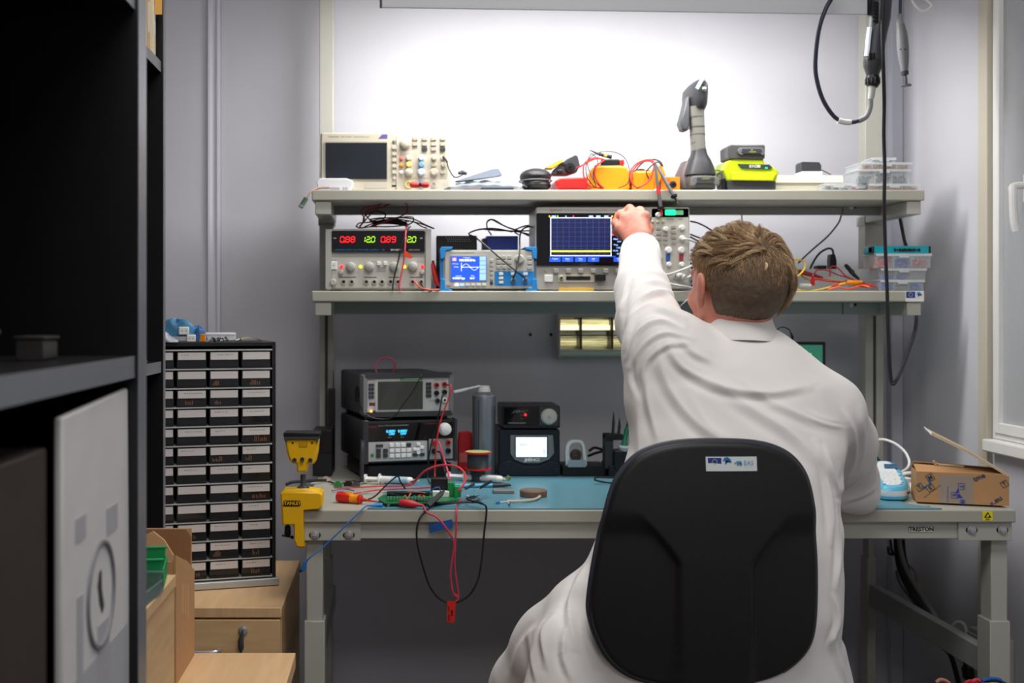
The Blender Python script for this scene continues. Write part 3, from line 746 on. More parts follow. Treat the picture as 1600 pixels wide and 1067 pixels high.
# --- lime battery charger with grey battery
Y=2.85
t=thing('battery_charger','lime green battery charger on the top shelf','charger',C4(205,347,Y))
X=lambda u,y=Y: C4(u,0,y).x
Z=lambda v,y=Y: C4(0,v,y).z
part('base',MB().prism([(X(66),S2 +.0005),(X(336),S2 +.0005),(X(340),Z(305)),(X(62),Z(300))],Y,Y +.1,'y',.002),dark_m,t,.001)
part('base_lip',MB().box(X(20),X(354),Y +.004,Y +.1,S2 +.0004,S2 +.002),black_m,t)
part('upper_shell',MB().prism([(X(62),Z(302)),(X(340),Z(306)),(X(356),Z(256)),(X(350),Z(243)),(X(312),Z(214)),(X(275),Z(206)),(X(268),Z(180)),(X(96),Z(176)),(X(60),Z(190)),(X(40),Z(240)),(X(48),Z(262))],Y -.001,Y +.1,'y',.003),lime_m,t,.002)
part('front_step',MB().prism([(X(86),Z(300)),(X(318),Z(303)),(X(338),Z(262)),(X(290),Z(255)),(X(275),Z(268)),(X(166),Z(266)),(X(152),Z(254)),(X(74),Z(256))],Y -.007,Y -.0008,'y',.001),M('lime_light',(198,212,24),.4),t,.001)
part('name_panel',MB().prism([(X(140),Z(232)),(X(300),Z(238)),(X(318),Z(228)),(X(300),Z(211)),(X(118),Z(207))],Y -.0035,Y -.0008),M('panel_charcoal',(50,62,62),.4),t)
part('lettering',text_mb('RYOBI',.0098,X(216),Y -.0036,Z(222),bold=.02),white_m,t,smooth=False)
part('status_light',MB().box(X(275),X(288),Y -.0045,Y -.0035,Z(234),Z(228)),e_run,t)
part('side_plug',MB().box(X(34),X(58),Y +.01,Y +.05,S2 +.002,Z(288)),black_m,t,.001)
t=thing('tool_battery','grey clip-on tool battery seated on top of the lime charger','battery',C4(170,180,Y))
part('case',MB().prism([(X(72),Z(178)),(X(268),Z(180)),(X(274),Z(170)),(X(275),Z(104)),(X(268),Z(97)),(X(180),Z(98)),(X(78),Z(96)),(X(64),Z(108)),(X(66),Z(170))],Y -.004,Y +.07,'y',.002),M('battery_grey',(74,74,74),.45),t,.001)
part('front_arch',MB().prism([(X(112),Z(132)),(X(128),Z(116)),(X(252),Z(116)),(X(266),Z(128)),(X(270),Z(154)),(X(256),Z(160)),(X(244),Z(150)),(X(150),Z(150)),(X(138),Z(160)),(X(120),Z(150))],Y -.0085,Y -.004),MATS['battery_light'],t,.001)
part('label_recess',MB().prism([(X(134),Z(146)),(X(248),Z(146)),(X(256),Z(134)),(X(244),Z(122)),(X(140),Z(122))],Y -.0092,Y -.008),dark_m,t)
part('lettering',text_mb('18V',.0035,X(194),Y -.0093,Z(129),bold=.02),white_m,t,smooth=False)
part('lettering',text_mb('LITHIUM+',.004,X(200),Y -.0093,Z(141),bold=.02,shear=.2),lime_m,t,smooth=False)
part('top_rail',MB().box(X(96),X(262),Y +.01,Y +.06,Z(97),Z(93)),dark_m,t,.001)

# --- white parts case, adapter
Y=2.90
t=thing('parts_case','long pale plastic parts case lying behind the adapter on the top shelf','case',C4(540,347,Y))
part('lower_tray',MB().rbox(X(338,Y),X(720,Y),S2 +.0005,C4(0,318,Y).z,Y,Y +.12,.003,4,.001),cream_m,t)
part('lid',MB().rbox(X(330,Y),X(728,Y),C4(0,317,Y).z,C4(0,272,Y).z,Y -.003,Y +.123,.005,4,.001),M('case_ivory',(232,230,220),.4,alpha=.9),t)
part('seam',MB().box(X(334,Y),X(724,Y),Y -.0035,Y -.002,C4(0,316,Y).z,C4(0,313,Y).z),M('seam_tan',(200,190,160),.5),t)
t=thing('power_adapter','dark grey power adapter with white base on the pale parts case','adapter',C4(545,272,2.93))
Ya=2.925;zt=C4(0,271,Y).z +.0008
part('base',MB().rbox(X(486,Ya),X(606,Ya),zt,zt +.012,Ya,Ya +.045,.002),white_m,t)
part('block',MB().prism([(X(486,Ya),zt +.012),(X(600,Ya),zt +.012),(X(603,Ya),zt +.024),(X(600,Ya),zt +.030),(X(590,Ya),zt +.036),(X(492,Ya),zt +.037),(X(486,Ya),zt +.032)],Ya +.001,Ya +.044,'y',.001),dark_m,t,.001)
part('cord',cable([C4(600,240,Ya),C4(625,252,Ya),C4(655,268,Ya -.01)],.0012),black_m,t)

# --- clear organisers on the right of the top shelf
def organiser(u0,u1,v0,v1,Y,dep,ncol,label,fills,group,zb=None,lid=True,name='parts_organiser',C=C4,mat=None):
    a,b=C(u0,0,Y).x,C(u1,0,Y).x;z0=zb if zb is not None else C(0,v1,Y).z;z1=z0 +(v1 -v0)/3.679/FOC *Y
    t=thing(name,label,'organiser',((a +b)/2,Y,z0),group=group)
    mt=mat or clear_m;e=.0012
    m=MB().box(a,b,Y,Y +dep,z0,z0 +e).box(a,a +e,Y,Y +dep,z0 +e,z1 -e).box(b -e,b,Y,Y +dep,z0 +e,z1 -e).box(a +e,b -e,Y,Y +e,z0 +e,z1 -e).box(a +e,b -e,Y +dep -e,Y +dep,z0 +e,z1 -e)
    part('tray',m,mt,t)
    for k in range(1,ncol):
        x=a +(b -a)*k /ncol
        part('divider',MB().box(x -e /2,x +e /2,Y +e,Y +dep -e,z0 +e,z1 -e -.0004),clearb_m,t)
    if lid:
        part('lid',MB().box(a -.002,b +.002,Y -.003,Y +dep +.002,z1 -e +.0001,z1 +.0012).box(a -.002,b +.002,Y -.004,Y -.0025,z1 -.005,z1),clearb_m,t,.0005)
        part('latch',MB().box((a +b)/2-.012,(a +b)/2+.012,Y -.006,Y -.004,z1 -.009,z1),clearb_m,t,.0005)
    for k in range(ncol):
        if k >= len(fills) or fills[k] is None: continue
        mt2,hh=fills[k]
        x0=a +(b -a)*k /ncol +.003;x1=a +(b -a)*(k +1)/ncol -.003
        g=MB()
        for q in range(60):
            c=Vector((random.uniform(x0 +.003,x1 -.003),random.uniform(Y +.004,Y +min(dep,.035)-.003),z0 +.003+random.random()*(z1 -z0 -.008)*hh))
            dv=Vector((random.uniform(-1,1),random.uniform(-.6,.6),random.uniform(-.5,.5))).normalized()*random.uniform(.003,.0052)
            g.tube_raw([c -dv,c +dv],[.0021,.0017],5)
        part('small_parts',g,mt2,t,kind='stuff')
    return t
copper_m=M('copper_bits',(196,150,112),.45,metal=.3);screw_m=M('zinc_screws',(120,128,140),.35,metal=.8)
greyp_m=M('grey_bits',(120,130,138),.5);pinkp_m=M('pink_bits',(196,150,146),.5)
organiser(622,770,306,349,2.84,.05,3,'small clear box of grey bits at the left of the organiser group',[(greyp_m,.8),(greyp_m,.6),(greyp_m,.3)],'clear organisers on the top shelf',zb=S2 +.0005)
organiser(775,868,308,349,2.86,.05,2,'half hidden clear box between the two flat ones on the top shelf',[(pinkp_m,.7),(greyp_m,.8)],'clear organisers on the top shelf',zb=S2 +.0005)
o1=organiser(876,1160,308,349,2.84,.07,3,'flat clear organiser at the bottom of the three-high stack',[(pinkp_m,.9),(pinkp_m,.8),(copper_m,.7)],'clear organisers on the top shelf',zb=S2 +.0005)
z1=S2 +.0005+41/3.679/FOC *2.84+.0015
o2=organiser(815,1108,224,305,2.842,.09,3,'deep clear organiser of zinc screws in the middle of the stack',[(screw_m,.6),(screw_m,.8),(screw_m,.6)],'clear organisers on the top shelf',zb=z1)
z2=z1 +81/3.679/FOC *2.842+.0015
o3=organiser(832,1116,183,219,2.844,.10,4,'wide clear organiser of copper bits near the top of the stack',[(copper_m,.4),(copper_m,.7),(copper_m,.4),(copper_m,.7)],'clear organisers on the top shelf',zb=z2)
z3=z2 +36/3.679/FOC *2.844+.0015
organiser(895,1025,150,178,2.86,.06,1,'smallest clear box topping the organiser stack',[(greyp_m,.5)],'clear organisers on the top shelf',zb=z3)

# ---------------- lower shelf
# --- dual dc power supply with red and green figures
Y=2.83;r=(106,655,712,1003);w,h,cx=dims(C1,r,Y);h=h -.001
d=Dev('bench_power_supply','grey dual power supply with red and green lit figures on the lower shelf','power supply',r,w,h,(cx,Y,S1))
z0=.004
d.body(M('psu_grey',(176,174,166),.45,var=.03),.20,.006,.004)
d.box('top_cap',lgrey_m,(106,650,712,668),-.004,.05,.002,.001)
d.box('handle',lgrey_m,(106,658,140,1003),-.008,.02,.004,.003)
d.box('handle',lgrey_m,(680,658,712,1003),-.008,.02,.004,.003)
disp=d.box('display_window',blackglass_m,(142,660,674,782),-.0065,.001,.002,.001)
d.box('lower_panel',M('psu_face',(196,193,184),.5),(142,812,674,990),-.003,.001,.002)
def seven(dev,txt,u0,u1,v0,v1,mat,par,y=-.0066):
    """slanted seven segment figures"""
    SEG={'0': 'abcdef','1': 'bc','2': 'abged','3': 'abgcd','8': 'abcdefg','9': 'abcdfg'}
    n=sum(1 for c in txt if c != '.');cw=(u1 -u0)/n;i=0;H=v1 -v0
    for c in txt:
        m=MB()
        if c == '.':
            u=u0 +i *cw -cw *.10
            m.box(dev.X(u -3),dev.X(u +3),y -.0004,y,dev.Z(v1),dev.Z(v1 -6));part('decimal_point',m,mat,par);continue
        L=u0 +i *cw +cw *.12;R_=u0 +(i +1)*cw -cw *.18;T=v0;B=v1;Mi=(v0 +v1)/2;th=H *.06
        def bar(x0,y0,x1,y1):
            sh=lambda v: (v1 -v)*.10
            hz=abs(x1 -x0) > abs(y1 -y0)
            if hz: q=[(x0 +sh(y0),y0 -th),(x1 +sh(y0),y0 -th),(x1 +sh(y0),y0 +th),(x0 +sh(y0),y0 +th)]
            else: q=[(x0 +sh(y0)-th *.9,y0),(x0 +sh(y0)+th *.9,y0),(x1 +sh(y1)+th *.9,y1),(x1 +sh(y1)-th *.9,y1)]
            m.prism([(dev.X(a),dev.Z(b)) for a,b in reversed(q)],y -.0004,y)
        g=2.5
        for s in SEG[c]:
            if s == 'a': bar(L +g,T +th,R_ -g,T +th)
            if s == 'g': bar(L +g,Mi,R_ -g,Mi)
            if s == 'd': bar(L +g,B -th,R_ -g,B -th)
            if s == 'f': bar(L,T +g +2,L,Mi -g)
            if s == 'b': bar(R_,T +g +2,R_,Mi -g)
            if s == 'e': bar(L,Mi +g,L,B -g -2)
            if s == 'c': bar(R_,Mi +g,R_,B -g -2)
        part('figure',m,mat,par);i += 1
seven(d,'0.88',186,278,693,728,e_red,disp);seven(d,'12.0',308,392,693,728,e_green,disp)
seven(d,'0.89',420,512,693,728,e_red,disp);seven(d,'12.0',543,627,693,728,e_green,disp)
blu_ink=M('ink_blue_glowing',(30,120,170),.5,emit=.15)  # blue print with a faint glow put into its colour
d.text(blu_ink,'LABORATORY DC POWER SUPPLY',285,771,9,-.0067,wpx=258,parent=disp);d.text(blu_ink,'GPS',438,771,8,-.0067,parent=disp)
d.text(white_m,'GW INSTEK',512,771,10,-.0067,wpx=66,bold=.02,parent=disp);d.text(lgrey_m,'GPS-4303',614,771,8,-.0067,wpx=62,parent=disp)
for u in (160,656): d.box('output_lamp',lgrey_m,(u -8,700,u +8,706),-.0072,-.0064,.0004)
for u,v in ((251,867),(357,867),(500,867),(607,867)): d.knob(lgrey_m,u,v,28,.013,y=-.003)
for u,v in ((195,900),(660,900)): d.knob(lgrey_m,u,v,14,.009,y=-.003)
d.box('power_switch',white_m,(138,838,170,884),-.007,-.003,.001,.001)
d.text(dark_m,'POWER',152,832,6,-.0032);d.text(dark_m,'V',153,862,12,-.0074)
for u in (412,449): d.box('button',white_m,(u -11,838,u +11,860),-.008,-.003,.0015,.001)
for k in range(3): d.box('printed_block',grey_m,(402,872+10*k,452,875+10*k),-.0033,-.003,.0003)
for u,v,mt in ((199,867,e_red),(663,867,e_red),(307,868,e_yellow),(559,869,e_yellow)): d.knob(mt,u,v,9,.004,'indicator_lamp',-.003,n=10)
for (a,b) in ((180,280),(326,400),(468,530),(590,664)):
    d.box('label_strip',dark_m,(a,926,b,931),-.0033,-.003,.0003)
    d.text(grey_m,'VOLTAGE',(a +b)/2+20,838,5,-.0033)
for u in (210,257,341,386,431,480,523,606,655): d.jack(lgrey_m,blackm_m,u,955,16,-.003)
d.knob(lgrey_m,151,957,20,.012,'ground_post',-.003)
for u in (172,640): d.box('foot',black_m,(u -22,1000,u +22,1012),0,.02,.001)
for o in d.t.children: o.location.z += .0025
psu=d

# --- function generator, blue rubber corners
Y=2.815;r=(762,757,1322,992);w,h,cx=dims(C1,r,Y)
d=Dev('function_generator','function generator with bright blue rubber corners and lit blue screen','signal generator',r,w,h,(cx,Y,S1 +.0026))
d.body(M('fg_grey',(186,186,178),.45),.09,.005,.003,q=(780,762,1308,988))
d.box('face',M('fg_face',(200,198,188),.5),(792,770,1302,982),-.004,.0005,.004,.001)
for (u0,u1) in ((762,836),(1250,1322)):
    for (v0,v1) in ((745,815),(925,1003)):
        left=u0 < 1000;up=v0 < 800
        ue=u0 if left else u1;ui=u1 if left else u0
        so=1 if left else -1;vo=v0 if up else v1;vi=v1 if up else v0;sv=1 if up else -1
        q=[(ue,vo +sv *10),(ue +so *10,vo),(ui,vo),(ui -so *6,vo +sv *14),(ue +so *32,vo +sv *22),(ue +so *28,vi -sv *6),(ue +so *4,vi)]
        pts=[(d.X(a),d.Z(b)) for a,b in q]
        ar=sum(pts[i][0]*pts[(i +1) % 7][1]-pts[(i +1) % 7][0]*pts[i][1] for i in range(7))
        if ar < 0: pts.reverse()
        part('corner_bumper',MB().prism(pts,-.008,.10),cyan_m,d.t,.001)
for (u0,u1) in ((764,782),(1306,1322)): d.box('side_bumper',cyan_m,(u0,806,u1,935),.002,.1,.002)
d.box('screen_surround',M('fg_screen_edge',(150,150,150),.4),(820,796,1032,944),-.006,-.0038,.002)
s=d.box('screen',e_blue,(826,800,1028,940),-.0065,-.006,.001)
d.box('screen_menu',e_sky,(990,800,1026,936),-.0068,-.0065,.0003,parent=s)
for v in (824,848,872,896): d.box('menu_line',e_blue,(990,v,1026,v +2),-.0071,-.0068,.0001,parent=s)
d.box('screen_icon',M('lit_pink',(230,170,200),emit=1),(834,808,856,826),-.0071,-.0065,.0003,parent=s)
d.text(e_white,'Frequency',918,807,7,-.0068,parent=s);d.text(e_white,'100.000.0Hz',918,822,13,-.0068,bold=.04,wpx=92,parent=s)
d.text(e_white,'4.0000Vpp',870,925,13,-.0068,bold=.03,wpx=72,parent=s);d.text(e_white,'0mV',948,925,13,-.0068,bold=.03,wpx=28,parent=s)
d.text(e_white,'Amplitude',870,911,6,-.0068,parent=s);d.text(e_white,'Offset',950,911,6,-.0068,parent=s);d.text(e_white,'4.0Vpp',856,860,7,-.0068,parent=s);d.text(e_white,'CH1 sine',852,842,7,-.0068,parent=s)
m=MB();P=[]
for k in range(41):
    P.append(Vector((d.X(888+k *2.4),-.0069,d.Z(861-18*math.sin(2*PI *k /40)))))
m.tube_raw(P,[.0004]*41,4);m.box(d.X(884),d.X(988),-.0071,-.0068,d.Z(863),d.Z(860)).box(d.X(884),d.X(887),-.0071,-.0068,d.Z(884),d.Z(836))
part('wave_trace',m,e_white,s)
d.box('blue_field',cyan_m,(1076,884,1302,968),-.0046,-.0038,.002)
for i,v in enumerate((826,850,874,900,926,952)): d.box('button',lgrey_m if i < 5 else dark_m,(1050,v -9,1067,v +9),-.008,-.004,.0015,.0008)
for u in (1098,1130,1162):
    for v in (805,833,861): d.box('button',lgrey_m,(u -11,v -10,u +11,v +10),-.008,-.004,.002,.0008)
d.knob(lgrey_m,1218,816,28,.014,y=-.004)
for v in (808,836,864): d.box('button',lgrey_m,(1264,v -10,1290,v +10),-.008,-.004,.002,.0008)
for u,v in ((1113,900),(1113,924),(1113,948),(1182,900),(1252,900)): d.box('button',white_m,(u -13,v -8,u +13,v +8),-.0085,-.004,.0018,.0008)
for i,u in enumerate((858,889,921,953,984,1015)): d.box('button',e_white if i == 0 else (e_sky if i == 1 else white_m),(u -12,955,u +12,969),-.0085,-.004,.002,.0008)
d.box('button',beige_m,(800,955,828,967),-.0075,-.004,.001)
d.text(dark_m,'FUNCTION/ARBITRARY',892,780,7,-.0042,wpx=140)
for u in (1184,1252):
    d.jack(steel_m,blackm_m,u,937,16,-.004)
    x,z=d.X(u),d.Z(937)
    part('bnc_plug',MB().lathe((x,-.008,z),[(.0048,0),(.0048,.012),(.0038,.014),(.003,.022)],(0,-1,0),14),darksteel_m,d.t)
fgY=Y
single('probe_cable',cable([PX(480+1184/3.679,180+937/3.679,fgY -.022),C1(1196,905,fgY -.04),C1(1210,850,fgY -.03),C1(1222,780,fgY -.012),C1(1222,700,fgY +.02),C1(1240,655,fgY +.05),C1(1280,640,fgY +.06),C1(1305,655,fgY +.06),C1(1310,690,fgY +.07)],.0021),black_m,
       'black cable rising from the left socket of the function generator and looping back','cable')
single('probe_cable',cable([C1(1252,937,fgY -.024),C1(1225,915,fgY -.045),C1(1150,855,fgY -.035),C1(1050,770,fgY -.016),C1(970,705,fgY +.01),C1(930,685,fgY +.04),C1(950,668,fgY +.07),C1(1000,655,fgY +.08),C1(1080,652,fgY +.08),C1(1180,670,fgY +.07)],.0021),black_m,
       'black cable slanting across the function generator from its right socket','cable')
fg_top=S1 +.0026+h
Y=2.86
t=thing('terminal_block_strip','black perforated strip box behind the left end of the function generator','box',C1(865,755,Y))
part('case',MB().box(C1(748,0,Y).x,C1(985,0,Y).x,2.915,2.955,S1 +.0005,C1(0,692,2.915).z),black_m,t,.002)
g=MB()
for rr in range(3):
    for k in range(10): g.cyl((C1(800+k *14+rr *5,0,2.915).x,2.9155,C1(0,702+rr *11,2.915).z),(C1(800+k *14+rr *5,0,2.915).x,2.914,C1(0,702+rr *11,2.915).z),.0011,n=6)
part('hole_field',g,lgrey_m,t,kind='stuff')
m=MB().box(C1(1030,0,2.915).x,C1(1212,0,2.915).x,2.915,2.97,S1 +.0005,C1(0,694,2.915).z)
t=thing('blue_module_box','navy blue metal module box standing behind the function generator','box',C1(1120,755,2.94))
part('case',m,M('navy_metal',(26,52,140),.4,var=.05),t,.0015)
part('side_ear',MB().box(C1(1008,0,2.92).x,C1(1030,0,2.92).x,2.92,2.96,S1 +.03,C1(0,708,2.92).z),dark_m,t,.001)

def tangle(name,label,mats,box,n,Y0,Y1,r,C=C1,group=None,seed=1,cat='cable'):
    """a heap of separately coloured leads: one thing per lead"""
    rnd=random.Random(seed)
    for i in range(n):
        P=[]
        for k in range(9):
            P.append(C(rnd.uniform(box[0],box[2]),rnd.uniform(box[1],box[3]) ,rnd.uniform(Y0,Y1)))
        yield P,mats[i % len(mats)]
psu_top=S1 +.0026+(1003-655)/3.679/FOC *2.83
K=[('dark red lead looping high above the grey power supply',M('lead_dark_red',(130,24,40),.5),[(300,640),(330,600),(312,560),(330,530),(400,520),(460,500),(530,495),(575,515),(570,560),(540,580),(480,600),(430,620),(360,640)]),
     ('dark red lead with a tall narrow loop above the power supply',MATS['lead_dark_red'],[(400,645),(350,590),(335,560),(380,535),(450,520),(520,492),(400,540),(320,620),(300,648)]),
     ('black lead coiled on top of the grey power supply',black_m,[(280,640),(300,620),(360,615),(460,600),(560,585),(610,590),(590,625),(480,640),(380,640),(300,648),(284,636)]),
     ('black lead arching over the coil on the power supply',black_m,[(320,620),(330,580),(390,552),(450,570),(420,610),(360,600),(440,590),(540,600),(640,620),(728,655)]),
     ('dark red lead running right off the power supply coil',MATS['lead_dark_red'],[(360,610),(460,590),(600,595),(680,630),(730,668)]),
     ('second dark red lead flat on the power supply coil',MATS['lead_dark_red'],[(330,640),(420,610),(520,618),(600,610),(660,640),(690,650)])]
for i,(lb,mt,pts) in enumerate(K):
    yy=2.87+.012*i
    P=[C1(u,min(v,652),yy +.01*math.sin(k *1.7)) for k,(u,v) in enumerate(pts)]
    for p in P: p.z=max(p.z,psu_top +.003+.0015*i)
    single('test_lead',MB().tube(P,.0017,7,7),mt,lb,'cable')
P=[C1(u,v,2.90) for u,v in ((370,640),(420,615),(500,612),(560,625),(580,640))]
for p in P: p.z=max(p.z,psu_top +.006)
single('lead_bundle',MB().tube_raw(smooth_path(P),[.003+.004*math.sin(PI *k /24) for k in range(25)],8),blackm_m,'thick black bundle of leads at the heart of the coil on the power supply','cable')
# pink and black leads hanging in front of the power supply
yf=2.80
single('test_lead',cable([C1(575,632,2.85),C1(567,660,2.816),C1(562,760,2.80),C1(552,860,2.795),C1(538,930,2.792),C1(528,985,2.79),C1(540,1008,2.792)],.0021),pink_m,'pink lead hanging down across the power supply with an orange flag','cable')
single('test_lead',cable([C1(592,640,2.86),C1(575,662,2.818),C1(545,740,2.805),C1(520,850,2.80),C1(500,930,2.795),C1(488,1010,2.79)],.0019),black_m,'black lead hanging beside the pink one across the power supply','cable')
c=C1(585,806,2.795)
m=MB().prism([(c.x -.010,c.z +.014),(c.x -.012,c.z -.002),(c.x +.004,c.z -.008),(c.x +.009,c.z -.004),(c.x +.006,c.z +.002),(c.x +.001,c.z +.004)],2.793,2.796)
single('cable_flag',m,M('flag_orange',(230,76,34),.5),'crumpled orange flag tied to the pink lead before the power supply','tag')
single('test_lead',cable([C1(612,950,2.818),C1(625,965,2.80),C1(650,990,2.795),C1(700,1003,2.795),C1(760,1002,2.80)],.0022),M('lead_orange_red',(214,78,56),.5),'orange-red lead from the right sockets of the power supply along the shelf','cable')
single('test_lead',cable([C1(650,960,2.82),C1(665,985,2.80),C1(690,1000,2.797),C1(720,1008,2.803)],.002),black_m,'short black lead at the right foot of the power supply','cable')
t=thing('probe_pair','red probe pair leaning in the gap right of the power supply','probe',C1(740,1000,2.83))
part('red_probe',MB().tube_raw([C1(716,850,2.83),C1(728,900,2.83),C1(742,960,2.828),C1(764,985,2.826)],[.003,.005,.006,.003],10),redr_m,t)
part('red_probe',MB().tube_raw([C1(722,835,2.85),C1(742,930,2.85),C1(760,985,2.845)],[.003,.005,.004],10),M('red_dark',(168,26,24)),t)
for i,pts in enumerate(([(1040,610),(1060,600),(1110,625),(1180,655),(1240,665),(1310,660)],[(1060,690),(1035,650),(1036,610),(1070,600),(1140,640),(1200,660),(1300,705)],[(950,668),(1000,655),(1090,662),(1200,668),(1300,690)],[(1220,690),(1190,665),(1240,640),(1290,635),(1320,670),(1300,700)])):
    single('spare_lead',cable([C1(u,v,2.95+.01*i) for u,v in pts],.0019),[black_m,MATS['lead_dark_red'],black_m,black_m][i],
           ['black lead in an arch above the blue module box','dark red lead looping over the blue module box','long black lead lying flat behind the function generator','black lead ring above the right end of the function generator'][i],'cable')

# --- big oscilloscope, lit
Y=2.812;r=(62,462,948,938);w,h,cx=dims(C2,r,Y)
d=Dev('oscilloscope','large oscilloscope with a lit blue grid screen on the lower shelf','oscilloscope',r,w,h,(cx,Y,S1 +.001))
d.body(M('ks_grey',(178,176,168),.45),.14,.006,.004)
d.box('front_rim',lgrey_m,(66,462,944,520),-.004,.001,.004,.001)
d.box('screen_bezel',blackglass_m,(66,495,720,798),-.005,.001,.003,.001)
s=d.box('screen',M('lit_black',(8,10,26),.2,emit=.2),(135,510,575,782),-.0056,-.005,.0006)
gr=d.box('trace_area',e_navy,(150,525,492,738),-.0062,-.0056,.0004,parent=s)
m=MB()
for k in range(11): u=150+34.2*k;m.box(d.X(u -.7),d.X(u +.7),-.0065,-.0062,d.Z(738),d.Z(525))
for k in range(9): v=525+26.6*k;m.box(d.X(150),d.X(492),-.0065,-.0062,d.Z(v +.6),d.Z(v -.6))
part('grid_lines',m,e_gridb,s)
m=MB().box(d.X(145),d.X(149),-.0066,-.0056,d.Z(742),d.Z(520)).box(d.X(491),d.X(495),-.0066,-.0056,d.Z(742),d.Z(520)).box(d.X(145),d.X(495),-.0066,-.0056,d.Z(525),d.Z(521)).box(d.X(145),d.X(495),-.0066,-.0056,d.Z(742),d.Z(738))
part('grid_frame',m,e_white,s)
d.box('yellow_trace',e_yellow,(150,711,492,719),-.0070,-.0065,.0001,parent=s)
for u,mt in ((140,e_yellow),(165,e_sky),(187,e_green),(234,e_sky),(277,M('lit_magenta',(240,60,170),emit=1.2)),(378,e_sky),(420,e_sky),(466,e_sky),(500,e_yellow)):
    d.box('status_mark',mt,(u -(3 if u in (140,187,234,277,500) else 12),510,u +(3 if u in (140,187,234,277,500) else 12),519),-.0062,-.0056,.0001,parent=s)
d.box('menu_strip',e_blue,(165,742,520,748),-.006,-.0056,.0001,parent=s)
for i,u in enumerate((172,244,318,392,462,540)):
    if i == 4: continue
    q=d.box('softkey_field',e_blue,(u -32,750,u +32,775),-.006,-.0056,.0003,parent=s)
    d.text(e_white,['Source','Select','Meas','Add','','Clear'][i],u,758,8,-.0062,parent=s);d.text(e_sky,['1','Freq','Pk-Pk','All','','Meas'][i],u,769,7,-.0062,parent=s)
d.box('side_panel_field',e_blue,(498,545,560,558),-.006,-.0056,.0003,parent=s);d.box('side_panel_field',e_blue,(498,585,560,600),-.006,-.0056,.0003,parent=s)
for v,mt in ((533,e_red),(606,e_green),(620,MATS['lit_magenta'])): d.box('status_mark',mt,(498,v -5,508,v +5),-.0064,-.0056,.0001,parent=s)
for k,v in enumerate((645,660,678,695,712,730)): d.text(e_sky,['Meas','0.0V','Freq','1.0kHz','Pk-Pk','40mV'][k],520 if k % 2 == 0 else 540,v,9,-.006,parent=s,bold=.03)
rd=M('logo_red',(210,30,50),.5)
part('logo_mark',MB().tube([(d.X(u),-.0045,d.Z(v)) for u,v in ((138,480),(146,482),(152,472),(156,490),(162,478))],.0005,6,3),rd,d.t)
d.text(M('ink_dark',(60,60,64),.5),'KEYSIGHT',188,480,8,-.0045,wpx=50);d.text(MATS['ink_grey'],'InfiniiVision DSOX3024T',285,481,7,-.0045,wpx=110);d.text(MATS['ink_grey'],'Digital Storage Oscilloscope   200 MHz   5 GSa/s',425,481,7,-.0045,wpx=160);d.text(rd,'MEGA Zoom',530,480,7,-.0045,wpx=40)
for u in (178,249,320,392,463,534): d.box('button',M('key_grey',(156,154,146),.5),(u -14,815,u +14,840),-.007,0,.002,.001)
d.knob(MATS['key_grey'],122,828,9,.003,'button')
d.box('power_switch',white_m,(112,850,160,890),-.005,0,.002,.001)
d.box('lower_ledge',beige_m,(190,848,400,892),-.003,.001,.002);d.box('usb_port',blackm_m,(236,858,376,880),-.0036,-.0028,.001);d.jack(steel_m,blackm_m,208,866,11,-.003)
q=d.box('usb_stick',black_m,(400,848,460,884),-.014,0,.002,.001)
d.box('control_panel',M('ks_panel',(190,187,176),.5),(726,468,940,928),-.004,.001,.004,.001)
rb=d.box('run_button',e_run,(804,476,862,508),-.008,-.004,.002,.001)
d.box('run_field',M('green_pale',(110,196,140),.5),(862,480,908,506),-.006,-.004,.001)
for u,v,rr in ((763,506,15),(806,588,15),(899,580,16),(900,640,16),(822,708,19),(896,708,19),(824,790,14),(897,790,14)): d.knob(white_m,u,v,rr,.011,y=-.004)
for v in (575,605,635,665):
    d.box('button',MATS['key_grey'],(838,v -9,866,v +9),-.007,-.004,.0015,.0008)
    d.box('button',MATS['key_grey'],(752,v +8-9,780,v +17),-.007,-.004,.0015,.0008)
for v in (618,645,672): d.box('button',MATS['key_grey'],(793,v -8,820,v +8),-.007,-.004,.0015,.0008)
d.box('blue_key',M('ch_blue',(50,90,160),.5),(808,728,832,772),-.007,-.004,.002,.0008);d.box('red_key',M('ch_red',(160,60,74),.5),(884,728,908,772),-.007,-.004,.002,.0008)
for u,v in ((732,545),(762,545),(793,545),(780,750),(750,710)): d.knob(beige_m,u,v,9,.004,'button',-.004)
d.text(dark_m,'Run Stop',833,530,8,-.0042);d.text(dark_m,'Single',893,530,8,-.0042)
for u,v in ((740,858),(800,858),(870,858)): d.jack(alu_m,blackm_m,u,v,20,-.004)
part('bnc_plug',MB().lathe((d.X(880),-.008,d.Z(858)),[(.008,0),(.008,.012),(.006,.014),(.005,.026)],(0.5,-1,-.1),16),M('bnc_grey',(186,186,180),.4),d.t)
for u in (120,860): d.box('foot',dark_m,(u -40,936,u +40,944),0,.02,.001)
for o in d.t.children: o.location.z += .001
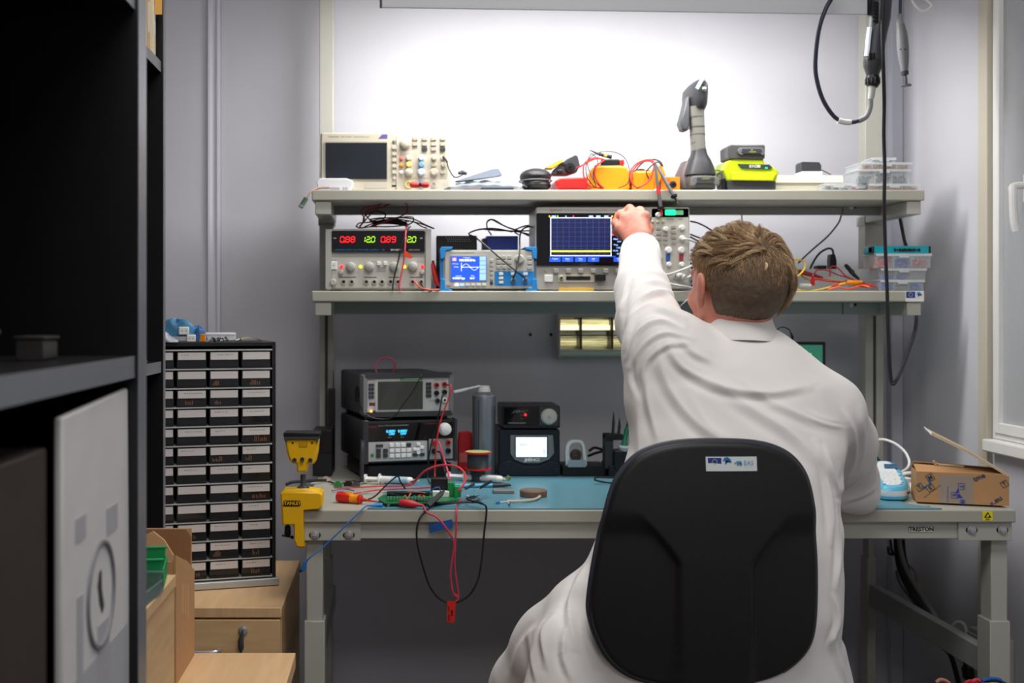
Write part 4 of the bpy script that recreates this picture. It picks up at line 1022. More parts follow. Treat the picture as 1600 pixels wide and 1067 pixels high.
# grey probe cables to the right
wc=M('cable_light_grey',(196,198,198),.45)
for i,(pts,lb,mt,rr) in enumerate((
    ([(905,640,2.80),(935,640,2.795),(1000,665,2.84),(1045,700,2.87),(1075,800,2.89),(1070,925,2.88)],'upper pale cable running right from the lit oscilloscope behind the head',wc,.0026),
    ([(806,845,2.80),(850,835,2.79),(930,805,2.79),(1010,770,2.85),(1070,760,2.87),(1090,850,2.87),(1060,928,2.86)],'middle pale cable running up right from the lit oscilloscope',wc,.0026),
    ([(905,862,2.785),(940,858,2.79),(985,820,2.83),(1035,800,2.86),(1060,870,2.86),(1040,930,2.85)],'pale cable leaving the plugged socket of the lit oscilloscope',wc,.003),
    ([(800,885,2.80),(860,900,2.79),(930,912,2.79),(1000,926,2.84),(1060,930,2.86)],'lowest pale cable lying along the shelf behind the head',wc,.0024),
    ([(1050,850,2.83),(1000,900,2.80),(960,960,2.788),(920,1000,2.785),(890,1030,2.80),(880,1062,2.84)],'thin pale wire drooping over the lower shelf edge beside the raised sleeve',wc,.0011),
    ([(950,535,2.93),(1000,548,2.93),(1060,580,2.94),(1100,620,2.95),(1120,760,2.95),(1100,925,2.94)],'black cable slanting right from behind the lit oscilloscope, top one',black_m,.0021),
    ([(950,610,2.93),(1000,630,2.93),(1060,650,2.94),(1105,700,2.96),(1115,820,2.96),(1080,925,2.95)],'black cable slanting right from behind the lit oscilloscope, second one',black_m,.0021),
    ([(950,625,2.94),(1000,650,2.93),(1070,665,2.95),(1118,720,2.97),(1110,850,2.97),(1060,928,2.96)],'olive cable behind the lit oscilloscope',M('cable_olive',(96,84,50),.5),.0021))):
    single('coax_cable',MB().tube([C2(*p) for p in pts],rr,8,7),mt,lb,'cable')
for i in range(9):
    rnd=random.Random(40+i)
    v0=700+i *26
    single('coiled_cable',MB().tube([C2(955+rnd.uniform(-5,5),v0,2.90+.006*i),C2(985,v0 +rnd.uniform(-12,12),2.9+.006*i),C2(1030,v0 +rnd.uniform(-16,16),2.91+.006*i),C2(1090,v0 +rnd.uniform(-20,20),2.92+.006*i)],.0026,7,6),black_m if i % 3 else dark_m,
           'one of the dark cables heaped between the lit oscilloscope and the man\'s head','cable','dark cables heaped beside the lit oscilloscope')
# yellow screwdriver lying before the scope
Y=2.822
t=thing('screwdriver','slim screwdriver with amber handle lying in front of the lit oscilloscope','screwdriver',C2(360,936,Y))
part('handle',MB().tube_raw([C2(415,914,Y),C2(428,914,Y),C2(460,914,Y),C2(500,914,Y),C2(508,914,Y)],[.003,.0046,.0042,.0048,.003],8),M('amber_handle',(232,166,20),.2,alpha=.9),t)
part('shaft',MB().tube_raw([C2(205,923,Y),C2(415,915,Y)],[.0013,.0013],8),darksteel_m,t)
m=MB().box(C2(190,0,Y).x,C2(392,0,Y).x,2.806,2.812,S1 +.0003,S1 +.0075)
single('yellow_ruler',m,M('ruler_yellow',(224,178,60),.5),'flat yellow strip lying on the shelf edge under the lit oscilloscope','ruler',bev=.0005)

# --- right part of the lower shelf: white charger, cable duct tray with leads
Y=2.84
m=MB().rbox(C4(355,0,Y).x,C4(402,0,Y).x,S1 +.0006,C4(0,720,Y).z,Y,Y +.03,.006,5,.002)
single('white_adapter',m,cream_m,'upright cream adapter half hidden behind the man\'s head','adapter')
t=thing('cable_tray','low pale plastic tray full of leads on the lower shelf right of the head','tray',C4(650,925,2.90))
a,b=C4(408,0,2.92).x,C4(915,0,2.92).x
part('back_wall',MB().box(a,b,2.965,2.968,S1 +.0006,C4(0,806,2.92).z),clearb_m,t)
part('floor',MB().box(a,b,2.85,2.965,S1 +.0004,S1 +.0016),clearb_m,t)
part('end_wall',MB().box(b -.002,b,2.85,2.965,S1 +.0016,C4(0,815,2.92).z),clearb_m,t)
t=thing('power_strip','black power strip with plugs at the back of the lower shelf','power strip',C4(530,810,2.99))
zz=C4(0,812,2.98).z
part('bar',MB().rbox(C4(405,0,2.98).x,C4(640,0,2.98).x,zz -.03,zz,2.975,3.02,.003),black_m,t)
part('plug',MB().box(C4(575,0,2.985).x,C4(630,0,2.985).x,2.98,3.01,zz,zz +.010),black_m,t,.002)
part('plug',MB().prism([(C4(655,0,2.985).x,zz -.02),(C4(690,0,2.985).x,zz -.02),(C4(690,0,2.985).x,C4(0,760,2.985).z),(C4(682,0,2.985).x,C4(0,725,2.985).z),(C4(656,0,2.985).x,C4(0,725,2.985).z),(C4(652,0,2.985).x,C4(0,760,2.985).z)],2.985,3.01),black_m,t,.002)
part('cord',cable([C4(670,728,2.995),C4(664,700,2.995),C4(640,692,2.995),C4(600,712,3.0),C4(570,745,3.01),C4(545,790,3.01),C4(535,815,3.0)],.0028),black_m,t)
for i,(pts,mt,lb,rr,yb) in enumerate((
    ([(716,500),(700,545),(640,620),(560,690),(500,745),(470,775)],black_m,'black cable dropping from the top shelf rail to the power strip',.0022,3.0),
    ([(142,492),(146,540),(148,600),(146,700),(150,850),(170,920)],black_m,'thin black cable hanging from the top shelf rail behind the head',.0016,2.98),
    ([(150,640),(170,590),(200,586),(230,600),(262,625),(290,700),(300,800),(290,915)],black_m,'short black cable arching behind the top of the head',.0018,2.95),
    ([(405,775),(440,758),(490,762),(508,795),(480,840),(420,880),(400,905),(440,925),(540,935),(650,915),(740,890)],M('cable_yellow',(222,188,40),.5),'yellow cable curling along the lower shelf',.0022,2.84),
    ([(420,790),(450,800),(500,860),(560,875),(620,865),(700,880),(800,890)],MATS['cable_yellow'],'second yellow cable lying deeper in the pale tray',.002,2.88),
    ([(650,850),(655,800),(690,800),(740,850),(780,870),(850,890)],M('cable_red',(190,30,38),.5),'red cable with a small arch in the pale tray',.0018,2.88),
    ([(530,900),(570,870),(640,880),(720,885),(820,890),(920,915)],MATS['cable_red'],'red cable lying straight along the front of the pale tray',.0022,2.85),
    ([(560,840),(580,815),(640,820),(700,845),(760,860)],MATS['cable_red'],'red cable bowing over the middle of the pale tray',.0016,2.9),
    ([(640,930),(700,915),(760,925),(830,905),(880,915)],M('cable_orange',(226,90,40),.5),'orange cable at the front edge of the lower shelf',.0022,2.825),
    ([(620,925),(690,900),(760,880),(830,900),(900,905)],redr_m,'thick red cable twisting at the right end of the pale tray',.0028,2.845))):
    single('patch_cable',cable([C4(u,v,yb +.008*math.sin(k *2.1+i)) for k,(u,v) in enumerate(pts)],rr),mt,lb,'cable')
def taper(pts,rad,n=10): return MB().tube_raw([C4(*p) for p in pts],rad,n)
t=thing('test_clip','red clip slanting in the left of the pale tray','clip',C4(540,870,2.87));part('sleeve',taper([(470,826,2.88),(500,832,2.875),(560,848,2.87),(610,860,2.87)],[.006,.006,.005,.002]),M('crimson',(150,20,36),.5),t)
part('jaw',taper([(610,860,2.87),(640,868,2.87)],[.002,.001]),steel_m,t)
t=thing('banana_plug','red plug standing in the middle of the pale tray','plug',C4(550,900,2.86));part('sleeve',taper([(552,905,2.86),(550,880,2.86),(552,850,2.86)],[.005,.0055,.003]),red_m,t);part('pin',taper([(552,850,2.86),(553,838,2.86)],[.0015,.001]),steel_m,t)
t=thing('fuse','clear white cylinder lying at the front left of the pale tray','connector',C4(500,925,2.84));part('barrel',taper([(480,905,2.84),(540,908,2.84)],[.0055,.0055]),lgrey_m,t);part('cap',taper([(474,905,2.84),(486,905,2.84)],[.0058,.0058]),steel_m,t)
t=thing('crocodile_clip','yellow clip lying on the right of the pale tray','clip',C4(790,905,2.85));part('sleeve',taper([(735,895,2.85),(750,888,2.85),(800,888,2.848),(838,884,2.846)],[.004,.0065,.006,.003]),yellow_m,t);part('jaw',taper([(715,905,2.85),(738,896,2.85)],[.0015,.0035]),steel_m,t)
t=thing('black_probe','thick black probe handle leaning over the right of the pale tray','probe',C4(780,870,2.93));part('handle',taper([(738,785,2.93),(752,800,2.93),(790,845,2.92),(818,870,2.91)],[.004,.0055,.005,.003]),black_m,t);part('collar',taper([(785,835,2.922),(770,822,2.924)],[.0066,.0066]),dark_m,t)
t=thing('crocodile_clip','orange-red clip at the right end of the pale tray','clip',C4(880,905,2.86));part('sleeve',taper([(800,905,2.86),(830,905,2.86),(868,905,2.86),(885,900,2.86)],[.002,.005,.006,.003]),M('cable_orange',(226,90,40)),t);part('jaw',taper([(785,908,2.86),(802,905,2.86)],[.001,.0025]),steel_m,t)
single('push_button',MB().ball(C4(890,803,2.97),(.008,.008,.004),12,8),M('lamp_orange_red',(236,84,40),.4),'small orange-red button on the back wall of the pale tray','button')
# --- organisers and teal case at right end
red_bits=M('red_connectors',(214,52,50),.45);blue_bits=M('blue_connectors',(20,84,190),.45);pink_bits=M('salmon_connectors',(206,120,116),.5)
zb=S1 +.0006
organiser(942,1188,866,927,2.825,.075,3,'clear organiser of blue connectors at the bottom of the lower shelf stack',[(blue_bits,.9),(greyp_m,.5),(blue_bits,.8)],'clear organisers on the lower shelf',zb=zb)
zb += 61/3.679/FOC *2.825+.0015
organiser(946,1200,793,856,2.826,.075,3,'middle clear organiser with thin blue strips on the lower shelf',[(blue_bits,.3),(blue_bits,.3),None],'clear organisers on the lower shelf',zb=zb)
zb += 63/3.679/FOC *2.826+.0015
organiser(918,1228,708,788,2.822,.08,3,'upper clear organiser of red and blue connectors under the teal case',[(red_bits,.8),(blue_bits,.7),(pink_bits,.7)],'clear organisers on the lower shelf',zb=zb)
zb += 80/3.679/FOC *2.822+.0015
Y=2.83
t=thing('teal_case','teal plastic case with black clasp on the organiser stack','case',(C4(1060,0,Y).x,Y,zb))
a,b=C4(893,0,Y).x,C4(1228,0,Y).x
part('shell',MB().rbox(a,b,zb,zb +.0195,Y,Y +.05,.004,5,.002),M('teal',(20,160,178),.4),t)
for x in (a,b -.004): part('rubber_end',MB().rbox(x,x +.004,zb +.001,zb +.0185,Y -.002,Y +.022,.0015),black_m,t)
g=MB()
cxx=C4(1092,0,Y).x
g.box(cxx -.014,cxx +.014,Y -.003,Y,zb +.006,zb +.012)
for k in range(-5,6): g.box(cxx +k *.006-.0018,cxx +k *.006+.0018,Y -.0035,Y,zb +.008-.002*(k % 2),zb +.011+.002*(k % 2))
part('clasp',g,black_m,t)
# ================================================================== things on the bench top
DT=DZ +.0032      # top of the blue mat
def C5(u,v,Y): return PX(490+u /3.077,480+v /3.077,Y)
def C6(u,v,Y): return PX(420+u /3.234,660+v /3.234,Y)
def C3(u,v,Y): return PX(1280+u /4.85,640+v /4.85,Y)
def onY(v,z=DZ): return FOC *(CAMZ -z)/(v -VY)      # how far away a point of height z seen at row v stands

# --- lower rotated power supply
RZ=15
r=(255,545,685,745);k=2.83/FOC /3.077
w=(r[2]-r[0])*k *1.01;h=(r[3]-r[1])*k
c=C5((r[0]+r[2])/2,745,2.83)
d=Dev('bench_power_supply','black and grey programmable power supply with blue figures, under the bench multimeter','power supply',r,w,h,(c.x,2.83,DT),RZ)
zl=.043
d.body(M('case_charcoal',(44,45,48),.55,var=.05),.27,.006,.002,q=(240,545,690,745))
d.box('front_frame',dark_m,(232,540,258,748),-.006,.02,.003,.002);d.box('front_frame',dark_m,(682,540,696,748),-.006,.02,.003,.002)
d.box('display_window',blackglass_m,(258,556,676,640),-.003,.001,.002)
d.box('keypad_panel',M('keith_grey',(176,178,178),.5,var=.02),(258,644,546,736),-.003,.001,.002)
d.box('output_panel',dark_m,(548,630,682,740),-.0025,.001,.002)
d.box('output_panel_plate',M('keith_light',(150,152,152),.5),(556,636,674,734),-.0032,-.002,.002)
d.text(redr_m,'KEITHLEY',280,572,7,-.0032,wpx=38);d.text(lgrey_m,'2230-30-1  TRIPLE CHANNEL DC POWER SUPPLY',380,567,6,-.0032,wpx=150);d.text(redr_m,'A Tektronix Company',590,562,6,-.0032,wpx=110)
d.text(e_cyan,'0.000V',367,595,13,-.0034,bold=.05,wpx=46);d.text(e_cyan,'0.000V',425,595,13,-.0034,bold=.05,wpx=46)
d.text(e_cyan,'OFF',372,608,10,-.0034,bold=.05,wpx=30);d.text(e_cyan,'OFF',428,608,10,-.0034,bold=.05,wpx=30);d.text(lgrey_m,'00 w',362,623,6,-.0034);d.text(lgrey_m,'00 w',424,623,6,-.0034)
d.knob(white_m,634,590,30,.016,y=-.003)
for u in (302,320): d.box('button',dark_m,(u -8,655,u +8,667),-.007,-.003,.0015)
for u in (306,340):
    for v in (685,708): d.box('button',dark_m,(u -11,v -8,u +11,v +10),-.007,-.003,.0015)
d.knob(green_m,277,705,8,.003,'indicator',-.003)
for u in (371,400,428,455):
    for v in (661,686,711): d.box('button',white_m if not (u == 455 and v == 661) else dark_m,(u -11,v -9,u +11,v +9),-.007,-.003,.0015,.0008)
for u,v in ((502,660),(486,684),(502,684),(520,676),(502,700)): d.box('button',white_m,(u -9,v -7,u +9,v +7),-.007,-.003,.0015,.0008)
for u in (486,521): d.box('button',dark_m,(u -12,702,u +12,716),-.007,-.003,.0015,.0008)
for u,v,mt in ((580,655,red_m),(650,655,red_m),(580,695,black_m),(650,695,black_m)): d.jack(mt,blackm_m,u,v,13,-.003)
for o in d.t.children: o.location.z += zl
part('stand',MB().box(-w /2+.004,w /2-.004,.012,.25,.0,.036),black_m,d.t,.003)
for u in (262,664): d.box('foot',black_m,(u -14,744,u +14,757),.006,.03,.001)
# tilting bail handle on the left
part('bail',MB().tube([(-w /2-.022,-.035,.004),(-w /2-.021,-.03,.06),(-w /2-.017,-.02,.09),(-w /2-.008,.02,.10)],.005,8,5),dark_m,d.t)
zt=zl +h
# --- bench multimeter on top
r=(240,325,668,525)
k2=2.83/FOC /3.077
w2=(r[2]-r[0])*k2 *1.01;h2=(r[3]-r[1])*k2
c=C5((r[0]+r[2])/2,525,2.83)
d=Dev('bench_multimeter','grey bench multimeter with a blank screen, standing on the programmable supply','multimeter',r,w2,h2,(c.x,2.835,DT +zt +.012),RZ)
d.body(M('case_dark',(58,60,63),.55,var=.05),.27,.006,.002)
for k in range(9): part('vent_slot',MB().box(-w2 /2-.0006,-w2 /2+.001,.05+k *.006,.053+k *.006,h2 *.28,h2 *(.7-.02*abs(k -4))),blackm_m,d.t)
d.box('front_bumper',dark_m,(236,320,672,345),-.008,.03,.004,.002);d.box('front_bumper',dark_m,(236,505,672,530),-.008,.03,.004,.002)
d.box('front_bumper',grey_m,(232,325,252,522),-.008,.03,.004,.002);d.box('front_bumper',grey_m,(655,325,676,522),-.008,.03,.004,.002)
d.box('face',M('keith_light2',(186,187,186),.5),(248,342,660,508),-.004,.001,.003)
d.box('screen_bezel',lgrey_m,(290,350,534,504),-.006,-.003,.002)
d.box('screen',M('screen_olive',(62,64,60),.18,coat=.4),(303,360,524,495),-.0068,-.006,.001)
d.text(redr_m,'KEITHLEY',268,352,6,-.0042,wpx=36)
d.box('green_title_strip',M('strip_green',(40,120,76),.5),(412,344,522,356),-.0066,-.006,.0006)
d.text(paper_m,'6 1/2 DIGIT MULTIMETER',466,350,6,-.0068,wpx=90)
for v in (376,395,414,433):
    for u in (264,278): d.box('button',dark_m,(u -6,v -7,u +6,v +7),-.0075,-.004,.0015)
    for u in (546,560): d.box('button',dark_m,(u -6,v -9,u +6,v +7),-.0075,-.004,.0015)
d.box('usb_port',blackm_m,(262,460,292,474),-.0046,-.004,.0008);d.box('usb_tab',redr_m,(266,465,288,469),-.005,-.0045,.0004)
d.knob(e_amber,270,501,6,.004,'power_lamp',-.005);d.knob(dark_m,286,502,6,.004,'button',-.005)
for u,v,mt in ((592,381,redr_m),(632,378,redr_m),(592,419,black_m),(632,415,black_m),(597,457,dark_m),(632,454,white_m)): d.jack(mt,blackm_m,u,v,12,-.004)
d.text(dark_m,'SENSE  INPUT',612,357,6,-.0042,wpx=60);d.text(dark_m,'FRONT',568,458,6,-.0042)
for u in (270,640): d.box('foot',black_m,(u -16,524,u +16,546),.01,.03,.001);d.box('foot',black_m,(u -16,524,u +16,546),.22,.24,.001)
# leads of the multimeter
yb=2.775
def lead(pts,mt,lb,r=.0019,cat='cable',name='test_lead'): return single(name,MB().tube([C5(*p) for p in pts],r,7,7),mt,lb,cat)
lead([(632,378,2.80),(655,372,2.778),(660,395,2.77),(645,450,2.768),(615,530,2.765),(595,620,2.76),(588,700,2.755),(583,790,2.75),(583,815,2.745)],redr_m,'red lead falling from the bench multimeter socket to the bench top')
lead([(632,415,2.80),(618,430,2.78),(605,500,2.772),(585,580,2.77),(565,660,2.768),(552,740,2.765),(548,815,2.76),(560,848,2.74)],black_m,'black lead falling from the bench multimeter socket to the bench top')
lead([(580,655,2.80),(600,650,2.79),(615,690,2.78),(630,740,2.77),(645,790,2.75),(655,830,2.72)],pink_m,'pink lead falling from the red socket of the programmable supply',.0024)
lead([(582,695,2.80),(610,700,2.79),(622,760,2.775),(632,800,2.76),(640,840,2.72)],black_m,'black lead falling from the black socket of the programmable supply',.0022)
lead([(525,305,2.84),(518,325,2.80),(480,400,2.79),(430,470,2.79),(385,525,2.79),(340,538,2.79),(280,530,2.79),(235,500,2.80),(218,450,2.83),(225,430,2.86)],black_m,'black lead slung in a loop across the blank multimeter screen',.0013)
lead([(475,330,2.86),(420,322,2.86),(350,325,2.87),(310,320,2.88),(298,290,2.89),(315,255,2.9),(350,243,2.9),(385,258,2.9),(390,290,2.9),(375,325,2.9)],M('lead_crimson',(176,50,76),.5),'crimson lead standing in a ring on top of the bench multimeter',.002)

# black box group on the far left of the bench
t=thing('black_case','black electrical box standing upright at the back left corner of the bench','box',C5(45,820,2.90))
a,b=C5(-5,0,2.9).x,C5(88,0,2.9).x
part('case',MB().rbox(a,b,DZ +.001,C5(0,590,2.9).z,2.90,3.0,.003,4,.001),M('case_black',(30,30,33),.5),t,.001)
part('terminals',MB().box(a +.002,a +.012,2.897,2.9,C5(0,640,2.9).z,C5(0,600,2.9).z),M('rust',(110,60,44),.6),t)
part('cover_ridge',MB().box(a +.018,b -.002,2.897,2.9,C5(0,700,2.9).z,C5(0,592,2.9).z),black_m,t,.001)
t=thing('rear_adapter','tall narrow dark box behind the bench multimeter by the left upright','box',C5(80,560,3.0))
part('case',MB().box(C5(70,0,3.0).x,C5(100,0,3.0).x,3.0,3.04,DZ +.0005,C5(0,392,3.0).z),black_m,t,.002)
part('antenna',MB().tube_raw([C5(95,395,3.02),C5(95,300,3.02)],[.0015,.0007],6),black_m,t)

# --- aerosol can with straw
Y=2.92
c=C5(819,815,Y);zc=DT
t=thing('aerosol_can','tall silver aerosol can with a white nozzle straw behind the solder spool','aerosol can',(c.x,Y,zc))
R=(C5(875,0,Y).x -C5(763,0,Y).x)/2;zt_=C5(0,425,Y).z
part('body',MB().lathe((c.x,Y,zc),[(R *.96,0),(R,.003),(R,zt_ -zc -.004),(R *.97,zt_ -zc),(R *.7,zt_ -zc +.009),(R *.55,zt_ -zc +.011)],n=36),M('can_grey_blue',(142,150,160),.32,metal=.55,var=.03),t)
part('rim',MB().lathe((c.x,Y,zt_ -.001),[(R *1.01,0),(R *1.01,.0025),(R *.95,.003)],n=36),steel_m,t)
part('seam_line',MB().box(c.x -R *.55,c.x -R *.45,Y -R *.88,Y -R *.80,zc +.01,zt_ -.01),dark_m,t)
part('nozzle_cap',MB().lathe((c.x,Y,zt_ +.008),[(R *.58,0),(R *.56,.010),(R *.5,.011),(R *.5,.017),(R *.3,.018)],n=20),white_m,t)
part('straw',MB().tube_raw([C5(800,378,Y -.01),C5(740,392,Y -.02),C5(730,395,Y -.022),C5(672,408,Y -.035)],[.0028,.0028,.0042,.0040],10),white_m,t)
# --- red bag behind the spool
Y=2.95
t=thing('red_packet','red printed packet leaning behind the solder spool','packet',C5(725,790,Y))
m=MB().prism([(C5(u,0,Y).x,C5(0,v,Y).z) for u,v in reversed([(692,785),(694,640),(700,600),(745,596),(762,605),(765,785)])],Y,Y +.02,'y',.003)
part('packet',m,M('packet_red',(176,30,36),.4),t,.002)
part('print_block',MB().box(C5(702,0,Y).x,C5(745,0,Y).x,Y -.0006,Y +.001,C5(0,745,Y).z,C5(0,700,Y).z),M('packet_pink',(190,100,100),.5),t)
# --- solder spool
Y=2.80;c=C5(790,775,Y);c.z=DT
R=(C5(855,0,Y).x -C5(724,0,Y).x)/2
t=thing('solder_spool','red flanged spool of solder wire standing before the silver can','spool',(c.x,Y,DT))
zlo=C5(0,772,Y).z;
part('holder',MB().lathe((c.x,Y,DT),[(R *.55,0),(R *.55,zlo -DT -.004)],n=24),dark_m,t)
part('flange',MB().lathe((c.x,Y,zlo -.0035),[(R,0),(R *1.0,.003),(R *.5,.0036)],n=32),red_m,t)
zhi=C5(0,700,Y).z
part('flange',MB().lathe((c.x,Y,zhi -.001),[(R *.5,0),(R,.0005),(R,.0035),(R *.6,.0042),(R *.3,.002)],n=32),red_m,t)
part('paper_label',MB().lathe((c.x,Y,zhi +.0034),[(R *.9,0),(R *.9,.0003),(R *.3,.0004)],n=32),M('label_olive',(170,170,110),.6),t)
prof=[]
hh=zhi -zlo
for k in range(28): prof += [(R *.76,hh *k /28+.0002),(R *.79,hh *(k +.5)/28)]
part('solder_coil',MB().lathe((c.x,Y,zlo),prof,n=28),M('solder',(130,132,136),.35,metal=.8),t)

# --- soldering station, two units
Y=2.89
a,b=C5(880,0,Y).x,C5(1185,0,Y).x;w=b -a;k=1/FOC /3.077*Y
r=(890,590,1185,815);h=(r[3]-r[1])*k
d=Dev('soldering_station','dark blue soldering station with a lit white screen, lower of two stacked units','soldering station',r,(r[2]-r[0])*k,h,(C5(1037,0,Y).x,Y,DT),0)
navy=M('navy_black',(20,26,38),.4,var=.05)
d.body(navy,.15,.007,.004)
P=[(945,618),(1150,618),(1156,705),(1130,735),(1085,752),(1010,752),(965,735),(945,705)]
part('screen_bezel',MB().prism([(d.X(u),d.Z(v)) for u,v in reversed(P)],-.006,.001,'y',.001),M('bezel_grey',(116,122,126),.4),d.t)
d.box('screen_recess',dark_m,(966,622,1126,725),-.0066,-.005,.002)
s=d.box('screen',e_lcd,(972,627,1120,722),-.0072,-.006,.001)
d.text(M('lcd_ink',(150,170,180),.5),'350°C',1008,664,10,-.0074,parent=s);d.text(MATS['lcd_ink'],'||',1108,694,16,-.0074,parent=s)
d.text(white_m,'JBC',1050,736,13,-.0064,bold=.05,wpx=78)
P=[(890,760),(945,740),(1010,770),(1085,770),(1145,740),(1185,755),(1185,812),(890,812)]
part('front_chin',MB().prism([(d.X(u),d.Z(v)) for u,v in reversed(P)],-.005,.001,'y',.001),navy,d.t,.001)
d.jack(dark_m,blackm_m,1160,785,9,-.005)
z2=DT +h +.002
r=(905,478,1185,588);Yb=Y -.002
d2=Dev('hot_air_unit','black control unit with round grey dial and red light, upper of two stacked units','soldering station',r,(r[2]-r[0])*k,(r[3]-r[1])*k,(C5(1045,0,Yb).x,Yb,z2),0)
d2.body(M('case_black2',(26,27,30),.38),.13,.005,.003)
d2.box('face',blackglass_m,(915,486,1080,570),-.002,.001,.002);d2.box('dial_face',dark_m,(1086,484,1178,574),-.002,.001,.003)
d2.text(grey_m,'JBC',990,506,11,-.0022,shear=.3,wpx=80);d2.text(grey_m,'Power',1002,523,5,-.0022);d2.text(grey_m,'Heat',1000,541,5,-.0022);d2.text(lgrey_m,'Desoldering Station',978,561,6,-.0022,wpx=84)
d2.knob(e_red,1018,522,6,.003,'indicator_lamp',-.002,n=10)
d2.knob(M('dial_grey',(180,180,172),.4),1131,531,38,.009,y=-.002)
part('dial_center',MB().lathe((d2.X(1131),-.0115,d2.Z(531)),[(.0035,0),(.003,.0015)],(0,-1,0),12),steel_m,d2.t)
d2.box('foot',black_m,(920,587,950,596),.01,.11,.001);d2.box('foot',black_m,(1140,587,1170,596),.01,.11,.001)
g=MB()
for k_ in range(4): g.lathe((d2.X(930+50*k_),.06,(r[3]-r[1])*k -.0002),[(.009,0),(.008,.0015),(.003,.0012)],n=16)
part('top_ridge',g,black_m,d2.t,kind='stuff')
# --- iron stand with white ring
Y=2.885
t=thing('tip_cleaner','black tip cleaner tray with an upright white ring beside the soldering station','soldering stand',C5(1290,815,Y))
part('tray',MB().rbox(C5(1196,0,Y).x,C5(1408,0,Y).x,DT,C5(0,762,Y).z,Y,Y +.09,.003,4,.002),black_m,t,.001)
oc=C5(1262,700,Y)
outer=[(1214,765),(1210,700),(1216,660),(1236,641),(1262,638),(1288,641),(1302,658),(1310,700),(1315,765)]
inner=[(1232,735),(1228,700),(1233,668),(1246,654),(1262,651),(1278,654),(1290,668),(1294,700),(1296,735)]
ro=[C5(u,v,Y -.005) for u,v in outer];ri=[C5(u,v,Y -.005) for u,v in inner]
g=MB();n=len(ro)
ro2,ri2=smooth_path(ro,5),smooth_path(ri,5)
rings=[]
for p,q in zip(ro2,ri2): rings.append([p,q,q +Vector((0,.015,0)),p +Vector((0,.015,0))])
g.hull(rings)
part('white_ring',g,M('ring_white',(214,216,214),.4),t,.001)
part('ring_base',MB().box(C5(1220,0,Y).x,C5(1308,0,Y).x,Y -.006,Y +.012,C5(0,768,Y).z,C5(0,733,Y).z),M('ring_pale_blue',(150,166,172),.3),t,.001)
part('cup',MB().lathe((oc.x,Y +.004,oc.z -.006),[(.015,0),(.0135,.006),(.011,.007)],(0,-1,0),20),dark_m,t)
g=MB()
for k_ in range(26):
    a_=random.random()*6.28;rr=random.uniform(.002,.010)
    p=Vector((oc.x +rr *math.cos(a_),Y -.004,oc.z -.004+rr *math.sin(a_)));g.tube_raw([p,p +Vector((random.uniform(-.006,.006),random.uniform(-.002,.002),random.uniform(-.006,.006)))],[.0007,.0007],4)
part('brass_wool',g,M('brass_wool_metal',(150,120,50),.35,metal=1),t,kind='stuff')
# --- soldering iron holder with the green iron
Y=2.86
t=thing('iron_holder','black soldering iron holder partly hidden by the man\'s back','soldering stand',C5(1480,820,Y))
part('base',MB().rbox(C5(1420,0,Y).x,C5(1600,0,Y).x,DT,DT +.03,Y,Y +.11,.004,4,.002),black_m,t,.001)
part('block',MB().rbox(C5(1405,0,Y).x,C5(1445,0,Y).x,DT +.02,C5(0,612,Y).z,Y +.01,Y +.05,.003),dark_m,t,.002)
part('block',MB().rbox(C5(1445,0,Y).x,C5(1565,0,Y).x,DT +.02,C5(0,690,Y).z,Y -.005,Y +.05,.003),black_m,t,.002)
part('block_top',MB().rbox(C5(1405,0,Y).x,C5(1490,0,Y).x,C5(0,640,Y).z,C5(0,612,Y).z,Y +.005,Y +.04,.002),black_m,t,.001)
cc=C5(1497,662,Y)
part('cradle',MB().lathe((cc.x,Y +.01,C5(0,690,Y).z),[(.014,0),(.0165,.006),(.016,.012),(.012,.016),(.009,.013)],(0,-.25,1),24),M('cradle_grey',(176,184,184),.35),t)
for u,v0,v1 in ((1442,610,502),(1470,612,530)):
    part('pin',MB().tube_raw([C5(u -4,v0,Y +.03),C5(u,(v0 +v1)/2,Y +.03),C5(u,v1,Y +.03)],[.0035,.004,.0006],8),dark_m,t)
t=thing('soldering_iron','soldering iron with a green grip standing in its black holder','soldering iron',C5(1500,670,Y))
part('grip',MB().tube_raw([C5(1495,668,Y +.004),C5(1494,640,Y +.008),C5(1506,590,Y +.02),C5(1510,575,Y +.022)],[.0085,.006,.0062,.005],14),M('grip_green',(12,120,88),.5),t)
part('collar',MB().tube_raw([C5(1510,577,Y +.022),C5(1514,540,Y +.03)],[.0045,.003],10),black_m,t)
part('cord',cable([C5(1514,540,Y +.03),C5(1520,500,Y +.04),C5(1560,480,Y +.07),C5(1600,560,Y +.1),C5(1640,700,Y +.1)],.0022),black_m,t)
lead([(1325,690,2.93),(1350,675,2.94),(1390,685,2.95),(1420,700,2.96),(1400,740,2.97)],black_m,'thick black cable heaped behind the tip cleaner',.0035)
lead([(1320,715,2.95),(1360,700,2.96),(1410,690,2.97),(1440,700,2.98)],black_m,'second thick black cable behind the tip cleaner',.0035)
t=thing('eyeglasses','folded black arm lying on the blue mat below the iron holder','glasses',C5(1400,835,2.72))
Yg=onY(480+840/3.077,DT +.006)
part('arm',MB().tube([C5(1352,830,Yg),C5(1356,818,Yg +.01),C5(1400,818,Yg +.02),C5(1470,822,Yg +.03),C5(1500,826,Yg +.03)],.0022,8,5),black_m,t)
part('arm',MB().tube([C5(1352,830,Yg),C5(1380,838,Yg),C5(1440,846,Yg),C5(1500,850,Yg)],.0022,8,5),black_m,t)

